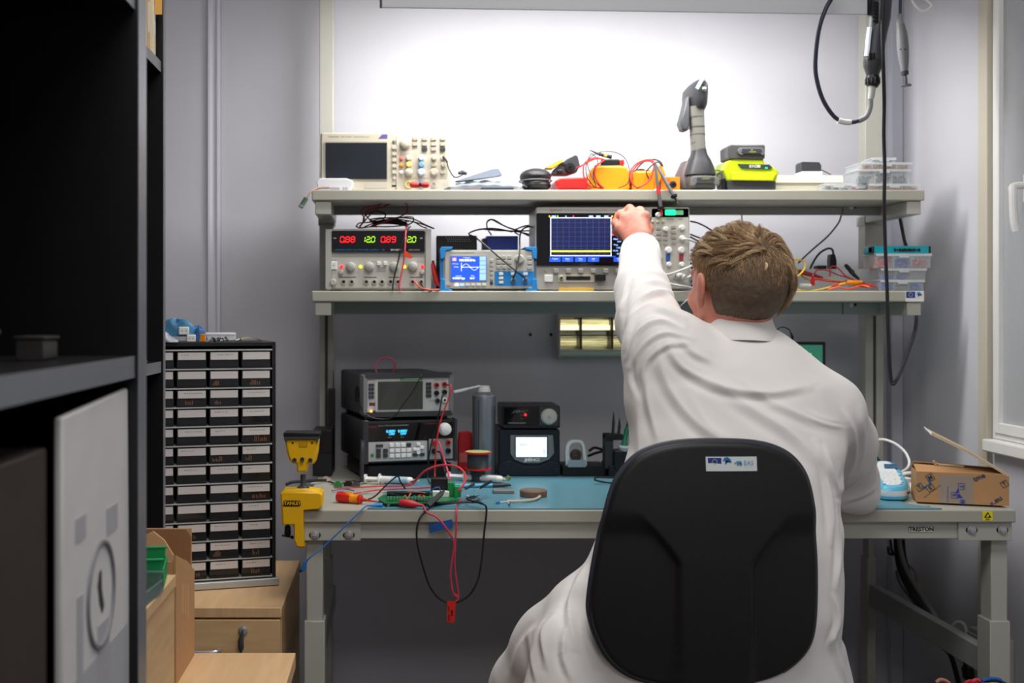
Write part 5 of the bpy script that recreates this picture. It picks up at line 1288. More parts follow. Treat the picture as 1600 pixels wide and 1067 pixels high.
# --- syringes
def syringe(u0,v0,u1,v1,label,mat,lab):
    Ya,Yb_=onY(660+v0 /3.234,DT +.009),onY(660+v1 /3.234,DT +.009)
    p,q=C6(u0,v0,Ya),C6(u1,v1,Yb_);d_=q -p;f=lambda s: p +d_ *s
    t=thing('syringe',label,'syringe',(p.x,p.y,DT))
    part('barrel',MB().tube_raw([f(.28),f(.30),f(.85),f(.88)],[.0075,.0085,.0085,.006],16),mat,t)
    part('finger_flange',MB().tube_raw([f(.27),f(.285)],[.014,.014],12),mat,t)
    part('plunger',MB().tube_raw([f(.03),f(.27)],[.0055,.0055],4),white_m,t)
    part('plunger_end',MB().tube_raw([f(0),f(.03)],[.011,.011],16),white_m,t)
    part('tip',MB().tube_raw([f(.88),f(.9),f(1.0)],[.004,.0035,.0025],10),lgrey_m,t)
    part('printed_label',MB().tube_raw([f(.5),f(.8)],[.0087,.0087],16),lab,t)
syringe(485,284,760,296,'left white syringe lying behind the circuit board',white_m,M('syringe_blue',(170,198,214),.5))
syringe(905,270,1220,290,'right white syringe lying toward the solder spool side of the board',M('syringe_ivory',(224,222,214),.4),M('syringe_grey',(196,200,200),.5))
Ya=onY(660+318/3.234,DT +.005)
p,q=C6(905,322,Ya),C6(1130,318,Ya)
t=thing('marker_pen','pale blue pen lying on the mat to the right of the circuit board','pen',(p.x,p.y,DT))
part('barrel',MB().tube_raw([p,q],[.0045,.0045],12),M('pen_blue',(80,170,210),.4),t)
part('cap',MB().tube_raw([q,q +(q -p)*.28,q +(q -p)*.42],[.005,.0045,.002],12),dark_m,t)
m=MB().box(C6(1135,0,2.60).x,C6(1240,0,2.60).x,2.60,2.63,DT,DT +.007)
single('utility_blade',m,grey_m,'flat grey metal block lying at the end of the right syringe','block',bev=.001)
m=MB().tube_raw([C6(1205,290,2.68),C6(1216,272,2.68)],[.006,.006],6)
single('small_connector',m,M('olive_green',(120,140,90),.5),'tiny olive connector at the far end of the right syringe','connector')

# --- small vise on the left
Y=2.385
def V(u,v,y=Y): return C6(u,v,y)
t=thing('clamp_vise','yellow clamp-on vise gripping the left edge of the bench','vise',V(150,630))
def pr(P,y0,y1,ch=.002,y=Y):
    pts=[(V(u,v,y).x,V(u,v,y).z) for u,v in P]
    ar=sum(pts[i][0]*pts[(i +1) % len(pts)][1]-pts[(i +1) % len(pts)][0]*pts[i][1] for i in range(len(pts)))
    if ar < 0: pts.reverse()
    return MB().prism(pts,y0,y1,'y',ch)
part('clamp_body',pr([(58,358),(72,346),(255,350),(270,362),(272,418),(262,432),(180,434),(176,445),(176,600),(182,632),(165,638),(140,630),(128,600),(124,520),(66,518),(64,470)],Y,Y +.055,.004),vise_m,t,.002)
part('clamp_top',pr([(66,360),(74,344),(180,338),(255,350),(262,360)],Y +.004,Y +.05,.002),M('vise_pale_yellow',(246,196,30),.35),t,.002)  # clamp top in a slightly paler yellow than the body
bd=part('name_badge',MB().rbox(V(70,0).x,V(162,0).x,V(0,423).z,V(0,394).z,Y -.0012,Y +.001,.004),blackm_m,t)
part('lettering',text_mb('STANLEY',.0098,V(115,0).x,Y -.0012,V(0,408).z,bold=.03),vise_m,bd,smooth=False)
part('clamp_screw',MB().lathe((V(88,0).x,Y +.03,V(0,586).z),[(.006,0),(.007,.004),(.0062,.02),(.004,.021),(.004,.05)],n=16),black_m,t)
part('clamp_handle',MB().tube_raw([V(66,570,Y +.03),V(120,580,Y +.03)],[.0022,.0022],8).ball(V(118,580,Y +.03),.004,8,6),black_m,t)
part('screw_jaw',MB().lathe((V(205,0).x,Y +.04,DZ -.047),[(.012,0),(.012,.004),(.006,.006),(.005,.0192)],n=16),steel_m,t)
part('ball_joint',MB().lathe((V(168,0).x,Y +.028,V(0,345).z),[(.0135,0),(.0125,.004),(.007,.0075),(.006,.012),(.0058,.03)],n=20),darksteel_m,t)
part('head',pr([(88,84),(240,84),(250,92),(246,150),(236,200),(226,212),(194,212),(192,252),(142,254),(140,212),(116,208),(102,190),(88,150),(82,100)],Y +.004,Y +.05,.004),vise_m,t,.002)
jp=part('jaw_plate',MB().box(V(74,0).x,V(258,0).x,Y -.002,Y +.055,V(0,70).z,V(0,52).z),black_m,t,.001)
part('jaw',pr([(76,70),(256,70),(250,84),(246,104),(240,84),(90,84),(88,106),(78,90)],Y -.001,Y +.05,.001),M('jaw_grey',(64,66,70),.5),t)
part('head_recess',MB().rbox(V(150,0).x,V(196,0).x,V(0,124).z,V(0,94).z,Y +.0025,Y +.005,.002),M('vise_dark',(196,146,12),.4),t)
for u,v,rr in ((120,104,.0022),(218,104,.0022)): part('rivet',MB().lathe((V(u,0).x,Y +.004,V(0,v).z),[(rr,0),(rr,.001)],(0,-1,0),12),blackm_m,t)
for u,v in ((130,190),(169,186),(210,190)): part('hex_bolt',MB().lathe((V(u,0).x,Y +.004,V(0,v).z),[(.0045,0),(.0045,.007),(.0035,.008),(.002,.005)],(0,-1,0),14),darksteel_m,t)
# strap on the bench behind the vise
lead2=lambda pts,mt,lb,r=.0019,name='test_lead',cat='cable': single(name,MB().tube([C6(*p) for p in pts],r,7,7),mt,lb,cat)
lead2([(88,314,2.66),(120,302,2.67),(200,296,2.68),(290,292,2.7)],black_m,'black strap end sticking out from behind the vise neck',.0035,'cable_strap','strap')

# --- screwdriver red/yellow
p,q=C6(342,362,2.50),C6(545,404,2.46)
p.z=DZ +.013;q.z=DZ +.008
d_=q -p;f=lambda s: p +d_ *s
t=thing('screwdriver','stubby red and yellow electrician screwdriver on the white bench edge','screwdriver',(p.x,p.y,DZ))
part('handle',MB().tube_raw([f(0),f(.03),f(.12),f(.3),f(.42),f(.5),f(.6),f(.64)],[.005,.0105,.0125,.0115,.009,.0085,.0115,.007],10),M('sd_red',(206,40,28),.35),t)
g=MB()
for k_ in range(3):
    off=Vector((0,-.0045+.0045*k_,.0106-.002*abs(k_ -1)))
    g.tube_raw([f(.08)+off *.9,f(.3)+off *.95,f(.45)+off *.7],[.0016,.003,.0012],6)
part('yellow_grip',MB().tube_raw([f(.36),f(.40),f(.50),f(.56)],[.0105,.0100,.0092,.0108],10),yellow_m,t)
part('yellow_ribs',g,yellow_m,t)
part('shaft',MB().tube_raw([f(.63),f(.74),f(.745),f(1)],[.0045,.0032,.0024,.0012],10),redr_m,t)

# --- circuit board assembly
zB=DT +.006
P=[(550,386),(580,368),(860,352),(972,392),(842,410),(590,412)]
pts=[]
for u,v in P:
    Yq=onY(660+v /3.234,zB);pt=C6(u,v,Yq);pts.append((pt.x,pt.y))
ar=sum(pts[i][0]*pts[(i +1) % 6][1]-pts[(i +1) % 6][0]*pts[i][1] for i in range(6))
if ar < 0: pts.reverse()
cx=sum(a for a,b in pts)/6;cy=sum(b for a,b in pts)/6
t=thing('circuit_board','green circuit board with terminal blocks and relays near the bench front edge','circuit board',(cx,cy,DT))
part('board',MB().prism(pts,zB,zB +.0018,'z'),pcb_m,t)
for k_ in range(4):
    a_,b_=pts[[0,2,3,4][k_]]
    part('standoff',MB().cyl(((a_ *.9+cx *.1),(b_ *.9+cy *.1),DT),((a_ *.9+cx *.1),(b_ *.9+cy *.1),zB),.003,n=8),steel_m,t)
zb_=zB +.0018
yf=onY(660+405/3.234,zB)+.004
x0,x1=C6(595,0,yf).x,C6(840,0,yf).x
for k_ in range(16):
    xx=x0 +(x1 -x0)*(k_ +.5)/16;ww=(x1 -x0)/16*.46
    o=part('terminal',MB().box(xx -ww,xx +ww,yf,yf +.009,zb_,zb_ +.0095),M('terminal_green2',(40,140,84),.4),t,.0006)
    part('clamp_screw',MB().cyl((xx,yf -.0004,zb_ +.006),(xx,yf +.001,zb_ +.006),.0016,n=8),steel_m,o)
yr=yf +.05
part('chip_row',MB().box(x0,x1 -.01,yr,yr +.02,zb_,zb_ +.012),black_m,t,.001)
for k_ in range(8):
    xx=x0 +.01+k_ *.010
    part('capacitor',MB().lathe((xx,yf +.026+.006*(k_ % 2),zb_),[(.0028,0),(.0028,.008),(.002,.0084)],n=10),[black_m,blue_m,steel_m,orange_m][k_ % 4],t)
def bx3(u0,v0,u1,v1,Yf,dep,mat,name,z0=None,bev=.001,ang=None):
    a_,b_=C6(u0,v0,Yf),C6(u1,v1,Yf)
    return part(name,MB().box(a_.x,b_.x,Yf,Yf +dep,max(b_.z,zb_ if z0 is None else z0),a_.z),mat,t,bev)
yq=2.53
bx3(820,284,905,350,yq,.03,black_m,'relay',z0=zb_)
bx3(828,350,912,390,yq -.03,.02,white_m,'white_connector')
bx3(905,305,940,392,yq -.02,.03,green_m,'power_terminal');bx3(938,325,972,398,yq -.035,.03,M('green_bright',(30,150,80),.4),'power_terminal')
# coloured jumper wires on the board
for i,(P,mt) in enumerate((([(800,360),(830,335),(860,328),(866,350)],blue_m),([(610,372),(622,360),(640,370),(660,385)],blue_m),([(700,350),(740,348),(790,356)],M('wire_orange',(220,120,50),.5)),
                             ([(740,380),(760,366),(785,372),(800,385)],redr_m),([(860,395),(890,405),(930,405),(968,398)],black_m),([(720,345),(700,390),(690,412),(700,425)],M('wire_coral',(226,130,110),.5)))):
    part('jumper_wire',MB().tube([C6(u,v,2.475-.004*(k_ % 2)) for k_,(u,v) in enumerate(P)],.0010,6,6),mt,t)
# probes and metal bits right of the board
for i,(a_,b_,mt,lb) in enumerate((((975,345),(1035,312),dark_m,'short dark driver tip pointing up right beside the green terminals'),((1040,345),(1122,298),black_m,'longer black driver pointing up right beside the green terminals'))):
    pa,pb=C6(a_[0],a_[1],2.50),C6(b_[0],b_[1],2.56);pa.z=max(pa.z,DT +.005);pb.z=max(pb.z,DT +.006)
    t2=thing('small_driver',lb,'screwdriver',(pa.x,pa.y,DT))
    part('handle',MB().tube_raw([pa +(pb -pa)*.3,pb],[.0032,.0036],8),mt,t2);part('shaft',MB().tube_raw([pa,pa +(pb -pa)*.3],[.0014,.0014],8),steel_m,t2)
t2=thing('metal_terminals','cluster of small steel ring terminals lying right of the green terminals','terminals',C6(1030,370,2.46))
for i in range(7):
    c=C6(random.uniform(990,1070),random.uniform(345,375),2.5);c.z=DT +.004+.003*(i % 3)
    part('ring_terminal',MB().tube([c +Vector((.005*math.cos(a),.004*math.sin(a),.003*math.sin(a +i))) for a in [k_ *PI /3 for k_ in range(6)]],.0012,5,3,closed=True),steel_m if i % 2 else darksteel_m,t2)

# wires and bits scattered at the back left of the white top
sc=[([(210,310),(260,300),(310,292),(330,305)],lgrey_m,'grey wire scrap at the back left of the bench top'),([(330,330),(420,330),(560,322),(700,318),(740,300)],redr_m,'long red lead lying across the bench behind the screwdriver'),
      ([(430,360),(520,345),(640,335),(760,330),(830,325)],M('lead_rose',(206,60,70),.5),'rose red lead running along behind the circuit board'),([(440,352),(520,355),(580,350),(620,348)],lgrey_m,'short grey lead beside the rose red one'),
      ([(300,300),(360,310),(420,296),(460,302)],black_m,'black wire scrap at the back left of the bench top'),([(320,345),(380,335),(430,345)],M('lead_violet',(120,110,150),.5),'violet wire scrap behind the screwdriver')]
for pts,mt,lb in sc:
    lead2([(u,v,onY(660+v /3.234,DT +.002)) for u,v in pts],mt,lb,.0018)
for i,(u,v,mt,lb,nm) in enumerate(((350,320,green_m,'small green connector lying at the back left of the bench','connector'),(400,318,black_m,'small black connector block lying behind the screwdriver','connector'),(440,322,darksteel_m,'little dark steel part lying behind the screwdriver','connector'),(290,296,M('bit_pink',(200,176,170),.5),'pinkish plastic bit at the back left of the bench','connector'))):
    Yq=onY(660+v /3.234,DZ +.003);c=C6(u,v,Yq)
    g=MB().rbox(c.x -.010,c.x +.010,DZ +.0005,DZ +.009,Yq,Yq +.012,.002).box(c.x -.006,c.x +.004,Yq +.002,Yq +.01,DZ +.009,DZ +.013)
    single('connector',g,mt,lb,'connector')
# red arch lead over the board, black leads
lead2([(720,300,2.62),(745,290,2.60),(790,245,2.58),(860,218,2.57),(940,220,2.55),(985,250,2.53),(994,290,2.51),(975,325,2.49),(960,345,2.485)],M('lead_rose',(206,60,70)),'rose red lead arching high over the black relay',.0026)
lead2([(500,390,2.49),(540,370,2.50),(600,310,2.52),(650,273,2.53),(665,300,2.54),(690,335,2.55)],black_m,'black lead rising to a sharp kink behind the screwdriver tip',.0018)
# red clip with pink lead and its tag
p,q=C6(658,420,2.415),C6(752,440,2.405)
t=thing('crocodile_clip','red clip lying at the front edge of the mat with a pink lead','clip',(p.x,p.y,DT))
p.z=DT +.010;q.z=DT +.007
part('sleeve',MB().tube_raw([p,p +(q -p)*.1,p +(q -p)*.5,p +(q -p)*.85,q,q +(q -p)*.3],[.005,.0075,.0085,.007,.004,.0022],12),M('clip_red',(200,40,52),.45),t)
part('wire_pin',MB().tube_raw([p +Vector((.015,0,.005)),p +Vector((.026,.01,.018))],[.0008,.0008],6),M('wire_coral',(226,130,110)),t)
q2=q +(q -p)*.3
pl=[q2,C6(800,455,2.388),C6(850,480,2.38),C6(900,540,2.375),C6(935,605,2.375),C6(928,680,2.375),C6(918,760,2.375),C6(928,850,2.375),C6(952,885,2.375)]
single('test_lead',MB().tube(pl,.0021,8,7),M('pink_dull',(190,56,84),.45),'pink lead hanging from the red clip over the bench front edge','cable')
pl=[C6(975,385,2.47),C6(955,410,2.43),C6(948,450,2.39),C6(948,520,2.382),C6(942,620,2.381),C6(940,720,2.381),C6(948,800,2.381),C6(958,860,2.381),C6(950,885,2.381)]
single('test_lead',MB().tube(pl,.0019,8,7),MATS['pink_dull'],'second pink lead hanging straight down from beside the green terminals','cable')
pl=[C6(1040,372,2.47),C6(1000,385,2.45),C6(1040,400,2.41),C6(1085,412,2.388),C6(1100,445,2.382),C6(1088,560,2.38),C6(1075,700,2.38),C6(1055,800,2.38),C6(1010,875,2.38),C6(940,910,2.38),C6(870,895,2.38),C6(815,830,2.38),C6(780,730,2.38),C6(752,620,2.38),C6(748,540,2.382),C6(765,480,2.39),C6(800,440,2.40),C6(835,410,2.41)]
single('test_lead',MB().tube(pl,.0021,8,7),black_m,'black lead hanging in a long loop below the bench front edge','cable')
p,q=C6(805,452,2.405),C6(875,378,2.43)
t=thing('black_clip','flat black clip lying aslant at the front edge of the mat','clip',(p.x,p.y,DT));p.z=DT +.005;q.z=DT +.028
part('grip',MB().tube_raw([p,q],[.0075,.0065],4),black_m,t);part('jaw',MB().tube_raw([q,q +(q -p)*.18],[.004,.002],6),darksteel_m,t)
lead2([(600,360,2.475),(680,378,2.46),(760,398,2.44),(850,408,2.425),(930,405,2.42),(1040,402,2.42),(1082,412,2.415)],black_m,'black cable lying over the front of the circuit board',.0026)
t=thing('cable_tag','red paper tag hanging at the bottom of the long black loop','tag',C6(920,1010,2.37))
part('tag',MB().prism([(C6(900,0,2.37).x,C6(0,1010,2.37).z),(C6(938,0,2.37).x,C6(0,1015,2.37).z),(C6(946,0,2.37).x,C6(0,905,2.37).z),(C6(902,0,2.37).x,C6(0,905,2.37).z)],2.374,2.3755),M('tag_red',(206,30,22),.55),t)
part('mark',MB().box(C6(907,0,2.37).x,C6(914,0,2.37).x,2.3734,2.374,C6(0,1005,2.37).z,C6(0,975,2.37).z).box(C6(920,0,2.37).x,C6(932,0,2.37).x,2.3734,2.374,C6(0,980,2.37).z,C6(0,950,2.37).z).box(C6(907,0,2.37).x,C6(913,0,2.37).x,2.3734,2.374,C6(0,955,2.37).z,C6(0,930,2.37).z),M('tag_ink',(90,16,14),.6),t)
part('tie',MB().tube([C6(945,905,2.374),C6(958,890,2.376),C6(955,872,2.378),C6(940,870,2.378)],.0018,6,5),redr_m,t)
# blue jumper
pl=[C6(575,433,2.42),C6(520,434,2.415),C6(490,440,2.40),C6(450,460,2.388),C6(380,530,2.378),C6(280,625,2.37),(C6(210,680,2.36)),C6(180,720,2.36)]
for p in pl[:3]: p.z=max(p.z,DT +.004)
t=thing('jumper_lead','blue jumper lead running over the bench corner with clips at both ends','cable',(pl[0].x,pl[0].y,pl[-1].z))
part('wire',MB().tube(pl,.0016,7,7),M('jumper_blue',(32,104,178),.5),t)
part('clip',MB().tube_raw([pl[0]+Vector((.0,0,0)),pl[0]+Vector((-.006,0,0)),pl[1]],[.0042,.0042,.0022],8),cyan_m,t)
part('clip',MB().tube_raw([pl[-1]+Vector((.002,0,.008)),pl[-1],pl[-1]+Vector((-.004,0,-.012))],[.003,.0048,.004],8),MATS['jumper_blue'],t)
part('clip_jaw',MB().tube_raw([pl[-1]+Vector((-.003,0,-.010)),pl[-1]+Vector((-.010,0,-.013))],[.0035,.003],8),black_m,t)
# round sensor puck with cable
Yq=onY(768,DT +.01);c=C6(1337,330,Yq)
t=thing('round_buzzer','flat brown round sensor with a beige cable on the blue mat','sensor',(c.x,Yq,DT))
part('puck',MB().lathe((c.x,Yq,DT +.0002),[(.030,0),(.0305,.002),(.0305,.012),(.029,.014),(.0285,.0145)],n=36),M('brown_rubber',(122,92,74),.45),t)
part('top_plate',MB().lathe((c.x,Yq,DT +.0145),[(.026,0),(.0255,.0006)],n=36),M('brown_dark',(96,76,64),.4),t)
pl=[(1362,352,2.60),(1374,365,2.57),(1355,384,2.52),(1310,394,2.49),(1250,398,2.47),(1205,398,2.46)]
pw=[C6(u,v,onY(660+v /3.234,DT +.004)) for u,v,_ in pl]
part('cord',MB().tube(pw,.0028,8,6),beige_m,t)
for k_,(a_,b_) in enumerate((((1205,398),(1165,404)),((1205,398),(1215,412)))):
    P=[C6(a_[0],a_[1],onY(660+a_[1]/3.234,DT +.003)),C6(b_[0],b_[1],onY(660+b_[1]/3.234,DT +.003))]
    part('core_wire',MB().tube_raw(P,[.0011,.0011],6),paper_m,t)
    part('ferrule',MB().tube_raw([P[1],P[1]+(P[1]-P[0]).normalized()*.010],[.0022,.0020],8),blue_m,t)
    part('ferrule_pin',MB().tube_raw([P[1]+(P[1]-P[0]).normalized()*.010,P[1]+(P[1]-P[0]).normalized()*.018],[.0009,.0008],6),steel_m,t)

# --- small monitor behind the man
Y=2.96
t=thing('tablet_screen','small black framed screen with green picture behind the man\'s shoulder','monitor',PX(1245,600,Y))
a,b=PX(1176,0,Y).x,PX(1290,0,Y).x;z1=PX(0,534,Y).z;z0=z1 -.11
part('frame',MB().rbox(a,b,z0,z1,Y,Y +.012,.003,4,.001),black_m,t)
s=part('screen',MB().box(a +.008,b -.008,Y -.0006,Y +.001,z0 +.01,z1 -.008),e_term,t)
g=MB()
for k_ in range(12): g.box(a +.05+random.uniform(0,.02),a +.075+random.uniform(0,.08),Y -.0009,Y -.0006,z1 -.013-k_ *.006-.0012,z1 -.013-k_ *.006+.0012)
part('text_lines',g,M('lit_mint',(150,235,190),emit=1),s,kind='stuff')
part('stand',MB().box((a +b)/2-.02,(a +b)/2+.02,Y +.012,Y +.05,DT,z0 +.03),black_m,t,.002)
part('base',MB().box((a +b)/2-.05,(a +b)/2+.05,Y -.02,Y +.06,DT,DT +.006),black_m,t,.002)
part('plug',MB().tube_raw([PX(1237,536,Y),PX(1238,526,Y),PX(1236,520,Y)],[.0042,.0036,.0016],8),black_m,t)
part('cord',cable([PX(1236,522,Y),PX(1233,515,Y),PX(1222,511,Y +.01),PX(1214,517,Y +.01),PX(1218,528,Y +.02),PX(1236,545,Y +.03)],.0014),black_m,t)

# --- label printer
Yq=2.50;zc=DT
t=thing('label_printer','blue and white handheld label printer beside the cardboard box','label printer',C3(560,700,Yq))
ux=lambda u,y=Yq: C3(u,0,y).x
def lp_ring(z,grow,y0=2.50,y1=2.75):
    x0,x1=ux(438)-grow,ux(706,2.5)+grow;out=[]
    n=28
    for k_ in range(n):
        an=2*PI *k_ /n;c_,s_=math.cos(an),math.sin(an)
        y=(y0 +y1)/2+(y1 -y0 +2*grow)/2*math.copysign(abs(s_) ** .6,s_)
        f_=(y -y0)/(y1 -y0);xl=x0 +0*f_;xr=x1 -.012*max(0,f_)
        out.append(((xl +xr)/2+.34*(y -y0)+(xr -xl)/2*math.copysign(abs(c_) ** .55,c_),y,z +.027*max(0,f_)*(1 if z > zc +.012 else 0)))
    return out
lpb=M('printer_blue',(96,182,214),.35);lpw=M('printer_white',(228,232,234),.4)
part('base',MB().hull([lp_ring(zc +.0005,-.004),lp_ring(zc +.003,0),lp_ring(zc +.009,.001)]),lpb,t)
part('body',MB().hull([lp_ring(zc +.009,0),lp_ring(zc +.012,.001),lp_ring(zc +.021,.0005)]),lpw,t)
part('top_shell',MB().hull([lp_ring(zc +.021,.0005),lp_ring(zc +.027,-.002),lp_ring(zc +.030,-.006)]),lpb,t)
part('keypad',MB().hull([[(x,y,z +.0003) for x,y,z in lp_ring(zc +.030,-.014)],[(x,y,z +.0018) for x,y,z in lp_ring(zc +.030,-.015)]]),lpw,t)
for j in range(7):
    for i in range(9):
        yy=2.525+j *.0165;xx=ux(468)+.0085+i *.0125+(j % 2)*.004
        xx += .34*(yy -2.5)
        if xx -.34*(yy -2.5) > ux(655): continue
        f_=(yy -2.5)/.25;zz=zc +.0318+.027*f_
        part('key',MB().ball((xx,yy,zz),(.0036,.0045,.0016),8,4),M('key_white',(210,214,220),.4),t)
part('display',MB().add([(ux(495,2.66),2.66,zc +.0503),(ux(600,2.66),2.66,zc +.0503),(ux(585,2.70),2.70,zc +.0547),(ux(490,2.70),2.70,zc +.0547)],[(0,1,2,3)]),M('display_blue',(40,90,130),.2),t)
c=C3(676,658,2.4985)
part('port',MB().lathe((c.x,2.5,zc +.017),[(.0025,0),(.0022,.001)],(0,-1,0),10),blackm_m,t)
single('usb_cable',cable([C3(620,475,2.66),C3(670,440,2.72),C3(682,390,2.74),C3(650,320,2.76),C3(580,260,2.78),C3(500,228,2.8),C3(440,230,2.82),C3(400,250,2.84)],.0032),white_m,'white cable arching up behind the label printer','cable')
single('usb_cable',cable([C3(610,500,2.66),C3(650,484,2.66),C3(700,480,2.66),C3(760,490,2.68)],.0038),white_m,'white cable running from the label printer to behind the cardboard box','cable')
t=thing('adapter','white adapter block wedged between label printer and cardboard box','adapter',C3(700,560,2.62));part('block',MB().rbox(C3(640,0,2.62).x,C3(735,0,2.62).x,DT,DT +.03,2.63,2.69,.004),white_m,t,.001);part('cord_stub',MB().tube_raw([C3(690,560,2.63),C3(712,660,2.60)],[.003,.003],8),white_m,t)
single('dark_cap',MB().lathe((C3(480,0,2.8).x,2.85,DT),[(.02,0),(.022,.01),(.02,.04),(.008,.055)],n=20),M('dark_green',(22,50,36),.5),'dark green cap at the back of the bench behind the man\'s elbow','cap')

# --- carton with flap
Ya=2.50
A=C3(738,712,onY(640+712/4.85));A=Vector((A.x,onY(640+712/4.85),DZ))
B=C3(1440,745,onY(640+745/4.85));B=Vector((B.x,B.y,DZ))
L=(B -A).length;ang=math.degrees(math.atan2(B.y -A.y,B.x -A.x))
Hh=(712-492)/4.85/FOC *A.y
t=thing('carton','printed cardboard box with its lid flap open at the right end of the bench','box',(A.x,A.y,DZ +.004),ang,local=True)
T_=.003;Dp=.105
part('front_panel',MB().box(0,L,0,T_,0,Hh),card_m,t);part('back_panel',MB().box(0,L,Dp,Dp +T_,0,Hh),card_m,t)
part('side_panel',MB().box(0,T_,T_,Dp,0,Hh),card_m,t);part('side_panel',MB().box(L -T_,L,T_,Dp,0,Hh),card_m,t)
part('bottom_panel',MB().box(T_,L -T_,T_,Dp,0,T_),card_m,t)
part('top_flap',MB().hull([[(0,0,Hh),(0,.055,Hh +.010),(0,.055,Hh +.013),(0,0,Hh +.003)],[(L -.006,0,Hh),(L -.006,.055,Hh +.004),(L -.006,.055,Hh +.007),(L -.006,0,Hh +.003)]]),card_m,t)
part('rear_flap',MB().hull([[(0,Dp,Hh),(0,.062,Hh +.016),(0,.062,Hh +.019),(0,Dp,Hh +.003)],[(L *.95,Dp,Hh),(L *.95,.062,Hh +.007),(L *.95,.062,Hh +.01),(L *.95,Dp,Hh +.003)]]),card_m,t)
part('side_flap',MB().hull([[(L,.004,Hh -.003),(L,Dp,Hh -.003),(L +.002,Dp,Hh +.001),(L +.002,.004,Hh +.001)],[(L -.075,.0,Hh +.044),(L -.075,Dp,Hh +.044),(L -.074,Dp,Hh +.049),(L -.074,.0,Hh +.049)],
     [(L -.150,.01,Hh +.082),(L -.150,Dp -.01,Hh +.082),(L -.148,Dp -.01,Hh +.088),(L -.148,.01,Hh +.088)]]),cardl_m,t)
part('torn_edge',MB().hull([[(L -.150,.01,Hh +.082),(L -.150,Dp -.01,Hh +.082),(L -.148,Dp -.01,Hh +.088),(L -.148,.01,Hh +.088)],[(L -.156,.02,Hh +.09),(L -.157,Dp -.03,Hh +.092),(L -.156,Dp -.03,Hh +.094),(L -.155,.02,Hh +.093)]]),paper_m,t)
part('torn_strip',MB().tube([(.045,.05,Hh +.010),(.038,.045,Hh +.022),(.05,.05,Hh +.014),(.08,.05,Hh +.013),(.10,.05,Hh +.011)],.0022,5,4),cardl_m,t)
# print on the front face; local mapping from the crop
fx=lambda u: (u -738)/(1440-738)*L
fz=lambda v,u=1000: (712+(745-712)*(u -738)/702-v)/4.85/FOC *2.46
ink=M('print_ink',(40,62,92),.6);inkb=M('print_blue',(30,60,170),.5);inkt=M('print_teal',(20,110,150),.6)
part('clear_tape',MB().box(fx(910),fx(1172),-.0005,0,.0005,Hh -.003),M('tape_film',(200,188,176),.2,alpha=.5,coat=.5),t)
def diamond(u,v,s,a,mt,letter):
    x,z=fx(u),fz(v,u);m=MB();q=[]
    for k_ in range(4):
        an=math.radians(a +45+90*k_);an2=math.radians(a +135+90*k_)
        p0_,p1_=(x +s *math.cos(an),z +s *math.sin(an)),(x +s *math.cos(an2),z +s *math.sin(an2));wv=.0007
        i0,i1=(x +(s -wv *1.6)*math.cos(an),z +(s -wv *1.6)*math.sin(an)),(x +(s -wv *1.6)*math.cos(an2),z +(s -wv *1.6)*math.sin(an2))
        m.prism([p0_,p1_,i1,i0],-.0012,-.0006)
    text_mb(letter,s *1.15,x,-.001,z,ang=a,bold=.02,mb=m)
    part('printed_letter_square',m,mt,t,smooth=False)
diamond(762,600,.0105,35,ink,'T');diamond(843,527,.0105,35,ink,'M');diamond(843,604,.0105,35,ink,'E');diamond(1404,578,.0095,35,ink,'T')
for (u,v) in ((797,598),(843,562)):
    x,z=fx(u),fz(v,u);part('bow_mark',MB().prism([(x -.005,z -.005),(x,z),(x -.005,z +.005)] if u == 797 else [(x -.005,z +.006),(x,z),(x +.005,z +.006)],-.0012,-.0006).prism([(x,z),(x +.005,z -.005),(x +.005,z +.005)] if u == 797 else [(x -.005,z -.006),(x +.005,z -.006),(x,z)],-.0012,-.0006),inkt,t)
diamond(1082,596,.0095,-90,inkb,'T');diamond(1028,662,.0095,-90,inkb,'E')
diamond(1090,714,.0070,-90,inkb,'M')
x,z=fx(1062),fz(640,1062);part('bow_mark',MB().prism([(x -.007,z -.004),(x +.001,z +.001),(x -.002,z +.008)],-.0012,-.0006).prism([(x,z -.002),(x +.008,z -.012),(x -.004,z -.012)],-.0012,-.0006),inkb,t)
part('lettering',text_mb('Transfer Multisort',.0045,fx(978),-.0008,fz(655,978),ang=-90),inkb,t,smooth=False)
part('lettering',text_mb('Electronic Components',.0045,fx(858),-.0008,fz(632,858),ang=42),ink,t,smooth=False)
part('lettering',text_mb('tme',.0155,fx(1215),-.0008,fz(528,1215),ang=28,bold=.02),ink,t,smooth=False)
part('lettering',text_mb('.eu',.0165,fx(1350),-.0008,fz(697,1350),ang=36,bold=.02),ink,t,smooth=False)
part('lettering',text_mb('e',.0125,fx(1308),-.0008,fz(734,1308)+.003,ang=28,bold=.02),inkb,t,smooth=False)
for (u,v) in ((812,716),(828,714)):
    c=C3(u,v,2.43);
t2=thing('steel_nut','two tiny steel nuts lying at the edge before the cardboard box','nut',C3(822,716,2.43));t2.location.z=DT
for dx in (-.004,.004): part('nut',MB().lathe((C3(822,0,2.43).x +dx,2.435,DT),[(.0034,0),(.0034,.004),(.0018,.004)],n=6),steel_m,t2)

